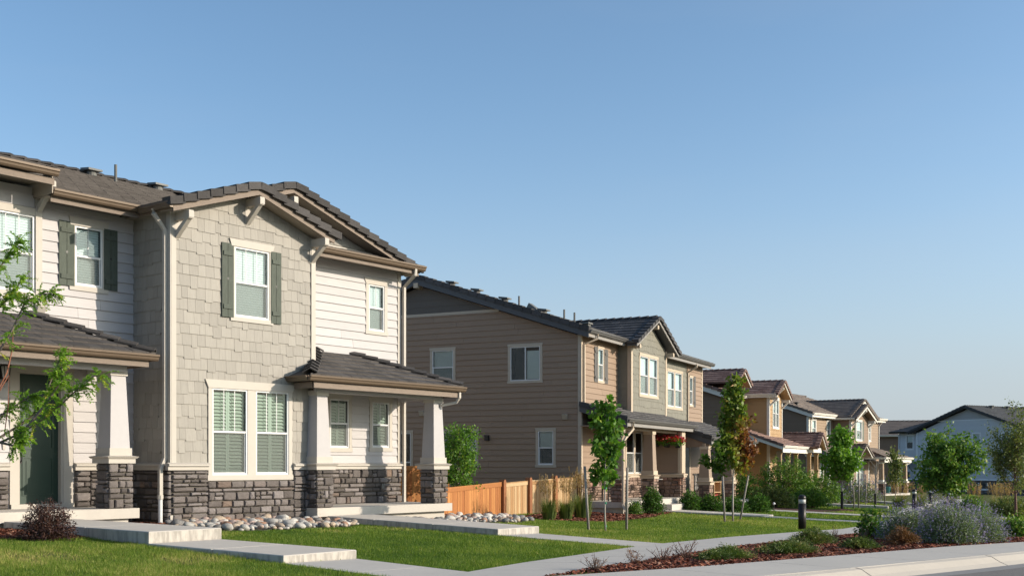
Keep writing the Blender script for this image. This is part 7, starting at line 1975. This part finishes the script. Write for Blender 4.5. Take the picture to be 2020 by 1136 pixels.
for dx, lab in ((-.5, 'brown stake left of the leafless sapling'), (.5, 'brown stake right of the leafless sapling')): stake(lab, 19.2 + dx, 60.0, 1.6)
mb = MB(); 
tie = plant('tree_tie', 'green tape bands round the young maple trunk', 'tree tie', 2.1, 25.5)
for z in (.10, .62, .95): t = MB(); t.tube([(0, 0, z), (0, 0, z + .04)], .03, 8); t.build('tape_band', M_TAPE, tie)

# ================================================================== SHRUBS AND BEDS
shrub('barberry', 'dark purple leafy shrub beside the left porch', -7.1, 17.35, .86, .62, 90, 5200, .042, .018, G_PURP, 51, stem=M_TWIG, scatter=.03, floor=.0)
reed_grass('clump of feathery reed grass before the fence, leftmost of three', 1.05, 32.1, 1.15, .5, 61, 'reed grass by the fence')
reed_grass('clump of feathery reed grass before the fence, middle of three', 1.55, 32.6, 1.12, .5, 62, 'reed grass by the fence')
reed_grass('tallest clump of reed grass beside the fence end post', 2.1, 33.9, 1.42, .66, 63, 'reed grass by the fence')
shrub('boxwood', 'dense dark green shrub at the brown townhouse porch, right of the drainpipe', 4.84, 39.2, .85, .95, 80, 3600, .07, .04, G_DARK, 52)
shrub('boxwood', 'small low green shrub left of the dense porch shrub', 4.1, 38.0, .50, .46, 40, 1200, .07, .035, G_MID, 53)
for k, (x, y, w, h, lab) in enumerate(((6.75, 43.0, 1.0, .78, 'dark green shrub beyond the long slab, nearest the flower baskets'), (7.6, 43.2, 1.15, .66, 'broad dark green shrub beyond the long slab, second along'), (8.5, 43.6, 1.2, .62, 'dark green shrub before the lower pier of the brown townhouse'), (9.6, 44.3, 1.1, .75, 'dark shrub with white blooms behind the rust red maple'))):
    shrub('boxwood', lab, x, y, w, h, 70, 2600, .08, .045, G_DARK, 54 + k)
shrub('leafy_shrub', 'tall bushy green shrub before the gold townhouse', 12.9, 53.5, 3.4, 2.4, 110, 8000, .12, .05, G_MID, 70, depth=2.2)
shrub('leafy_shrub', 'broad green shrub right of the tall bushy shrub', 15.0, 55.5, 2.8, 1.75, 80, 5000, .12, .05, G_MID, 71, depth=2.0)
shrub('leafy_shrub', 'low yellow-green shrub behind the path lights', 11.5, 50.3, 2.2, 1.0, 70, 4200, .10, .05, G_OLIVE, 72, depth=1.6)
shrub('leafy_shrub', 'green shrub behind the black bollard at the foot of the tall shrub', 13.4, 51.0, 2.0, 1.0, 60, 3600, .10, .05, G_MID, 73, depth=1.4)
shrub('leafy_shrub', 'dark shrub at the left end of the shrub row', 10.2, 51.5, 2.4, 1.9, 70, 4200, .11, .05, G_DARK, 74)
for k, (x, y, w, h, lab) in enumerate(((16.2, 57.5, 1.5, 1.0, 'grey-green lavender shrub behind the lime green tree'), (17.9, 60.5, 2.2, 1.25, 'broad grey-green lavender shrub before the twin-gabled townhouse'), (19.8, 64.0, 2.0, 1.35, 'violet tinged lavender shrub at the right porch of the twin-gabled townhouse'))):
    o = shrub('lavender_shrub', lab, x, y, w, h, 80, 3600, .11, .025, G_SAGE, 76 + k); flower_spikes(o, w, w, h, 110, 80 + k, G_FLOW, L=.06, per=6)
# catmint mass by the street
for k, (x, y, w, d, h, lab) in enumerate(((7.75, 22.3, 1.1, 1.0, .68, 'violet flowered catmint, left of the big clump beside the street footpath'), (8.2, 21.2, 1.2, 1.0, .74, 'violet flowered catmint, tallest in the big clump beside the street footpath'), (8.95, 21.8, 1.05, 1.0, .64, 'violet flowered catmint, right end of the big clump'), (8.45, 22.6, 1.2, 1.0, .80, 'violet flowered catmint at the back of the big clump'))):
    o = shrub('catmint', lab, x, y, w, h, 170, 9000, .040, .018, G_SAGE, 90 + k, depth=d, scatter=.04, stem=mat('sage_stem', (.16, .18, .11), var=0, namt=.1)); flower_spikes(o, w, d, h * 1.03, 260, 95 + k, G_FLOW, L=.022, per=9)
shrub('leafy_plant', 'dark green broad-leaved plant left of the catmint', 7.35, 23.3, .55, .60, 30, 700, .09, .05, G_DARK, 100)
shrub('leafy_plant', 'dark green leafy plant at the right edge by the street footpath', 10.75, 24.2, .9, .45, 50, 1900, .07, .045, G_MID, 101)
juniper('spreading juniper nearest the street footpath, left of the row', 3.25, 17.15, 1.15, .7, .16, 110, rot=.8)
juniper('largest spreading juniper in the middle of the mulch strip', 4.45, 18.35, 1.5, .9, .20, 111, nst=80, nn=8200, rot=.8)
juniper('spreading juniper beside the footpath, below the black bollard', 5.55, 20.9, 1.25, .75, .26, 112, nst=70, nn=6500, rot=.7)
juniper('yellow-green juniper at the edge of the street footpath', 6.0, 19.6, .85, .6, .17, 113, nst=50, nn=4200, rot=.5)
juniper('small sparse juniper left of the largest one', 3.0, 16.75, .7, .5, .13, 114, nst=36, nn=1800, rot=.5)
juniper('dead brown juniper in front of the catmint', 7.05, 20.5, .75, .6, .30, 115, nst=70, nn=4200, leafm=G_BROWN, rot=.3)
twig_shrub('bare twiggy shrub nearest the corner where mulch and footpath meet', 1.10, 15.0, .5, .30, 120, n=16, buds=40)
twig_shrub('slender bare shrub with a dry brown tip beside the footpath', 1.72, 16.1, .4, .30, 121, n=9, buds=140, m=M_TWIG)
twig_shrub('bare spiky shrub left of the junipers', 2.2, 16.6, .6, .36, 122, n=16, m=M_TWIG)
twig_shrub('bare spiky shrub closest to the junipers', 2.62, 17.05, .65, .38, 123, n=18, m=M_TWIG, buds=60)
twig_shrub('pale dry stalks standing at the footpath below the bollard', 6.55, 23.1, .35, .32, 124, n=12)
twig_shrub('pale dry stalks left of the dark broad-leaved plant', 6.95, 22.6, .35, .34, 125, n=12)
for k, (x, y, h) in enumerate(((19.6, 57.4, 1.15), (20.9, 58.3, 1.2), (20.6, 53.5, 1.2), (21.6, 53.0, 1.25), (22.6, 52.2, 1.25), (23.5, 55.0, 1.2))):
    reed_grass(('tan plumed grass clump left of the round tree', 'tan plumed grass clump between bollards and round tree', 'tan grass clump right behind the round tree trunk', 'tan plumed grass clump right of the round tree', 'tallest tan grass clump right of the round tree', 'tan grass clump farthest right before the blue-grey house')[k], x, y, h, .85, 130 + k, 'tan grass clumps far right', nb=220, npl=40, bw=.016)
shrub('leafy_shrub', 'loose green shrub between round tree and right-edge tree', 17.6, 43.5, 1.3, .9, 50, 2400, .09, .05, G_MID, 140)
shrub('leafy_shrub', 'low green shrub under the right-edge tree', 19.6, 44.5, 1.6, .8, 50, 2400, .09, .05, G_OLIVE, 141)

# ================================================================== SMALL THINGS
M_BOLL = mat('bronze_bollard', (0.03, 0.026, 0.024), rough=.42, var=0, namt=.25, nscale=12, metal=.4)
M_LENS = mat('frosted_lens', (0.52, 0.53, 0.49), rough=.25, var=0, namt=.05)
def bollard(label, x, y, h=.98, rad=.105):
    root = plant('bollard_light', label, 'bollard light', x, y, 'bollard lights along the footpath')
    mb = MB(); mb.lathe((0, 0, 0), [(rad, -.05), (rad, h - .24)], 24); mb.build('post', M_BOLL, root, True)
    mb = MB(); mb.lathe((0, 0, 0), [(rad * .93, h - .239), (rad * .93, h - .121)], 24); mb.build('lens', M_LENS, root, True)
    mb = MB(); mb.lathe((0, 0, 0), [(rad, h - .12), (rad, h - .09), (rad * .94, h - .05), (rad * .72, h - .02), (rad * .4, h - .004), (.01, h)], 24); mb.build('dome_cap', M_BOLL, root, True)
    mb = MB(); mb.lathe((0, 0, 0), [(rad * 1.25, 0), (rad * 1.25, .015)], 20); mb.build('base_plate', M_BOLL, root)
bollard('black bollard light nearest, standing on the lawn by the footpath', 7.92, 31.0)
bollard('black bollard light left of two behind the catmint', 19.45, 54.9)
bollard('smaller far bollard light, right of two behind the catmint', 22.85, 62.0)

def pot_flowers(label, X, Y, z, seed):
    p = loc(F2, 26.1, [(X, Y)])[0]; root = empty('hanging_basket', (p[0], p[1], CAMZ + z)); tag(root, label, 'hanging basket', 'flower baskets on the brown porch')
    mb = MB(); mb.lathe((0, 0, 0), [(.10, -.17), (.155, 0), (.165, .01)], 14); mb.build('pot', M_BLACK, root, True)
    mb = MB(); mb.tube([(-.14, 0, .0), (0, 0, .42), (.14, 0, .0)], .004, 4); mb.tube([(0, 0, .42), (0, 0, .52)], .006, 4); mb.build('hanger', M_BLACK, root)
    r = np.random.default_rng(seed); n = 420; P = r.normal(0, 1, (n, 3)); P = unit(P) * r.uniform(.4, 1, (n, 1)) * np.array((.30, .30, .17)) + np.array((0, 0, .06))
    np_mesh('foliage', leaf_quads(P, P, .07 * np.ones(n), .05 * np.ones(n), r), 4, G_LIME, root, rnd=r.random(n))
    n = 150; P = r.normal(0, 1, (n, 3)); P[:, 2] = np.abs(P[:, 2]); P = unit(P) * r.uniform(.85, 1.1, (n, 1)) * np.array((.28, .28, .21)) + np.array((0, 0, .07))
    np_mesh('flowers', leaf_quads(P, r.normal(0, 1, (n, 3)), .075 * np.ones(n), .07 * np.ones(n), r), 4, G_RED, root, rnd=r.random(n))
pot_flowers('red flowered hanging basket, leftmost of three on the brown porch', 6.15, -.62, .86, 150); pot_flowers('red flowered hanging basket, middle of three on the brown porch', 6.15, -1.06, .84, 151); pot_flowers('red flowered hanging basket, rightmost of three on the brown porch', 6.15, -1.5, .82, 152)

def chair(label, X, Y, zf, rot, m, tall=.95):
    p = loc(F2, 26.1, [(X, Y)])[0]; root = empty('porch_chair', (p[0], p[1], CAMZ + zf), rot); tag(root, label, 'chair', 'dark porch chairs')
    for (a, b) in ((-.25, -.25), (.25, -.25), (-.25, .25), (.25, .25)):
        mb = MB(); mb.box(a - .02, b - .02, 0, a + .02, b + .02, .62 if b < 0 else tall); mb.build('leg', m, root)
    for k in range(6): mb = MB(); mb.box(-.28, -.27 + k * .09, .41, .28, -.20 + k * .09, .435); mb.build('seat_slat', m, root)
    for k in range(6): mb = MB(); mb.hexa([(-.22 + k * .08, .22, .44), (-.17 + k * .08, .22, .44), (-.17 + k * .08, .24, .44), (-.22 + k * .08, .24, .44), (-.22 + k * .08, .31, tall), (-.17 + k * .08, .31, tall), (-.17 + k * .08, .33, tall), (-.22 + k * .08, .33, tall)]); mb.build('back_slat', m, root)
    mb = MB(); mb.box(-.27, .29, tall - .03, .27, .345, tall + .04); mb.build('top_rail', m, root)
    for s in (-1, 1): mb = MB(); mb.box(s * .26 - .03, -.30, .621, s * .26 + .03, .24, .65); mb.build('armrest', m, root)
chair('dark slatted porch chair behind the young green maple', 1.0, -.75, -1.27, math.radians(20), M_BLACK)
chair('dark slatted chair behind the rust red maple', 10.2, -1.3, -1.52, math.radians(35), M_BLACK, 1.1)
p = loc(F2, 26.1, [(9.3, -2.0)])[0]
root = empty('wooden_cabinet', (p[0], p[1], CAMZ - 1.52), math.radians(60)); tag(root, 'small tan wooden shelf cabinet on the lower brown porch', 'cabinet')
M_CRATE = mat('tan_plywood', (.50, .32, .17), var=.1, namt=.2)
for nm, b in (('side_panel', (-.4, -.2, 0, -.36, .2, .8)), ('side_panel', (.36, -.2, 0, .4, .2, .8)), ('shelf', (-.359, -.2, .02, .359, .2, .05)), ('shelf', (-.359, -.2, .38, .359, .2, .41)), ('top', (-.42, -.22, .801, .42, .22, .83)), ('back_panel', (-.359, .17, .06, .359, .19, .79))):
    mb = MB(); mb.box(*b); mb.build(nm, M_CRATE, root)
mb = MB(); mb.box(-.2, -.15, .051, .15, .1, .3); mb.build('red_box', mat('red_box_paint', (.35, .03, .04), var=0, namt=.1), root)
p = loc(F2, 26.1, [(5.2, -.9)])[0]
root = empty('bistro_table', (p[0], p[1], CAMZ - 1.27)); tag(root, 'small round bistro table on the brown townhouse porch', 'table')
mb = MB(); mb.lathe((0, 0, 0), [(.30, .70), (.30, .73)], 20); mb.build('table_top', M_FASC2, root)
for k in range(3): a = k * 2.094; mb = MB(); mb.tube([(.25 * math.cos(a), .25 * math.sin(a), 0), (.04 * math.cos(a), .04 * math.sin(a), .4), (.2 * math.cos(a), .2 * math.sin(a), .70)], .012, 5); mb.build('leg', M_BLACK, root)
for k, (x, y, lab) in enumerate(((9.55, 46.6, 'small white path light, leftmost of four'), (9.95, 46.3, 'small white path light, second of four'), (10.35, 46.6, 'small white path light, third of four'), (10.75, 46.6, 'small white path light, rightmost of four'))):
    root = plant('path_light', lab, 'path light', x, y, 'path lights before the low shrub'); mb = MB(); mb.tube([(0, 0, 0), (0, 0, .25)], .012, 6); mb.build('spike', M_BLACK, root)
    mb = MB(); mb.lathe((0, 0, .25), [(.02, 0), (.055, .03), (.06, .06), (.03, .10), (.005, .11)], 10); mb.build('globe', M_VINYL, root, True)
root = plant('garden_marker', 'small white marker on a thin bent stem above the lawn', 'marker', 11.6, 33.6)
mb = MB(); mb.tube([(.35, 0, 0), (.15, 0, .22), (0, 0, .42)], .008, 5); mb.build('stem', M_DRY, root)
mb = MB(); mb.lathe((-.03, 0, .40), [(.01, 0), (.05, .03), (.055, .07), (.02, .13)], 10); mb.build('white_head', M_VINYL, root, True)
ring = plant('mulch_ring', 'small mulch ring round the lime green tree', 'mulch ring', 14.3, 49.2); mb = MB(); mb.lathe((0, 0, 0), [(.65, .0), (.45, .06), (.1, .10)], 16); mb.build('mound', M_MULCH, ring)
p = loc((22.2, 85.0), 36.0, [(13.2, -1.6)])[0]; root = empty('flower_pot', (p[0], p[1], CAMZ - 2.36)); tag(root, 'teal flower pot on the twin-gabled townhouse porch', 'pot')
mb = MB(); mb.lathe((0, 0, 0), [(.22, 0), (.36, .5), (.38, .52), (.33, .5)], 14); mb.build('pot', mat('teal_glaze', (.02, .16, .17), rough=.3, var=0, namt=.1), root, True)
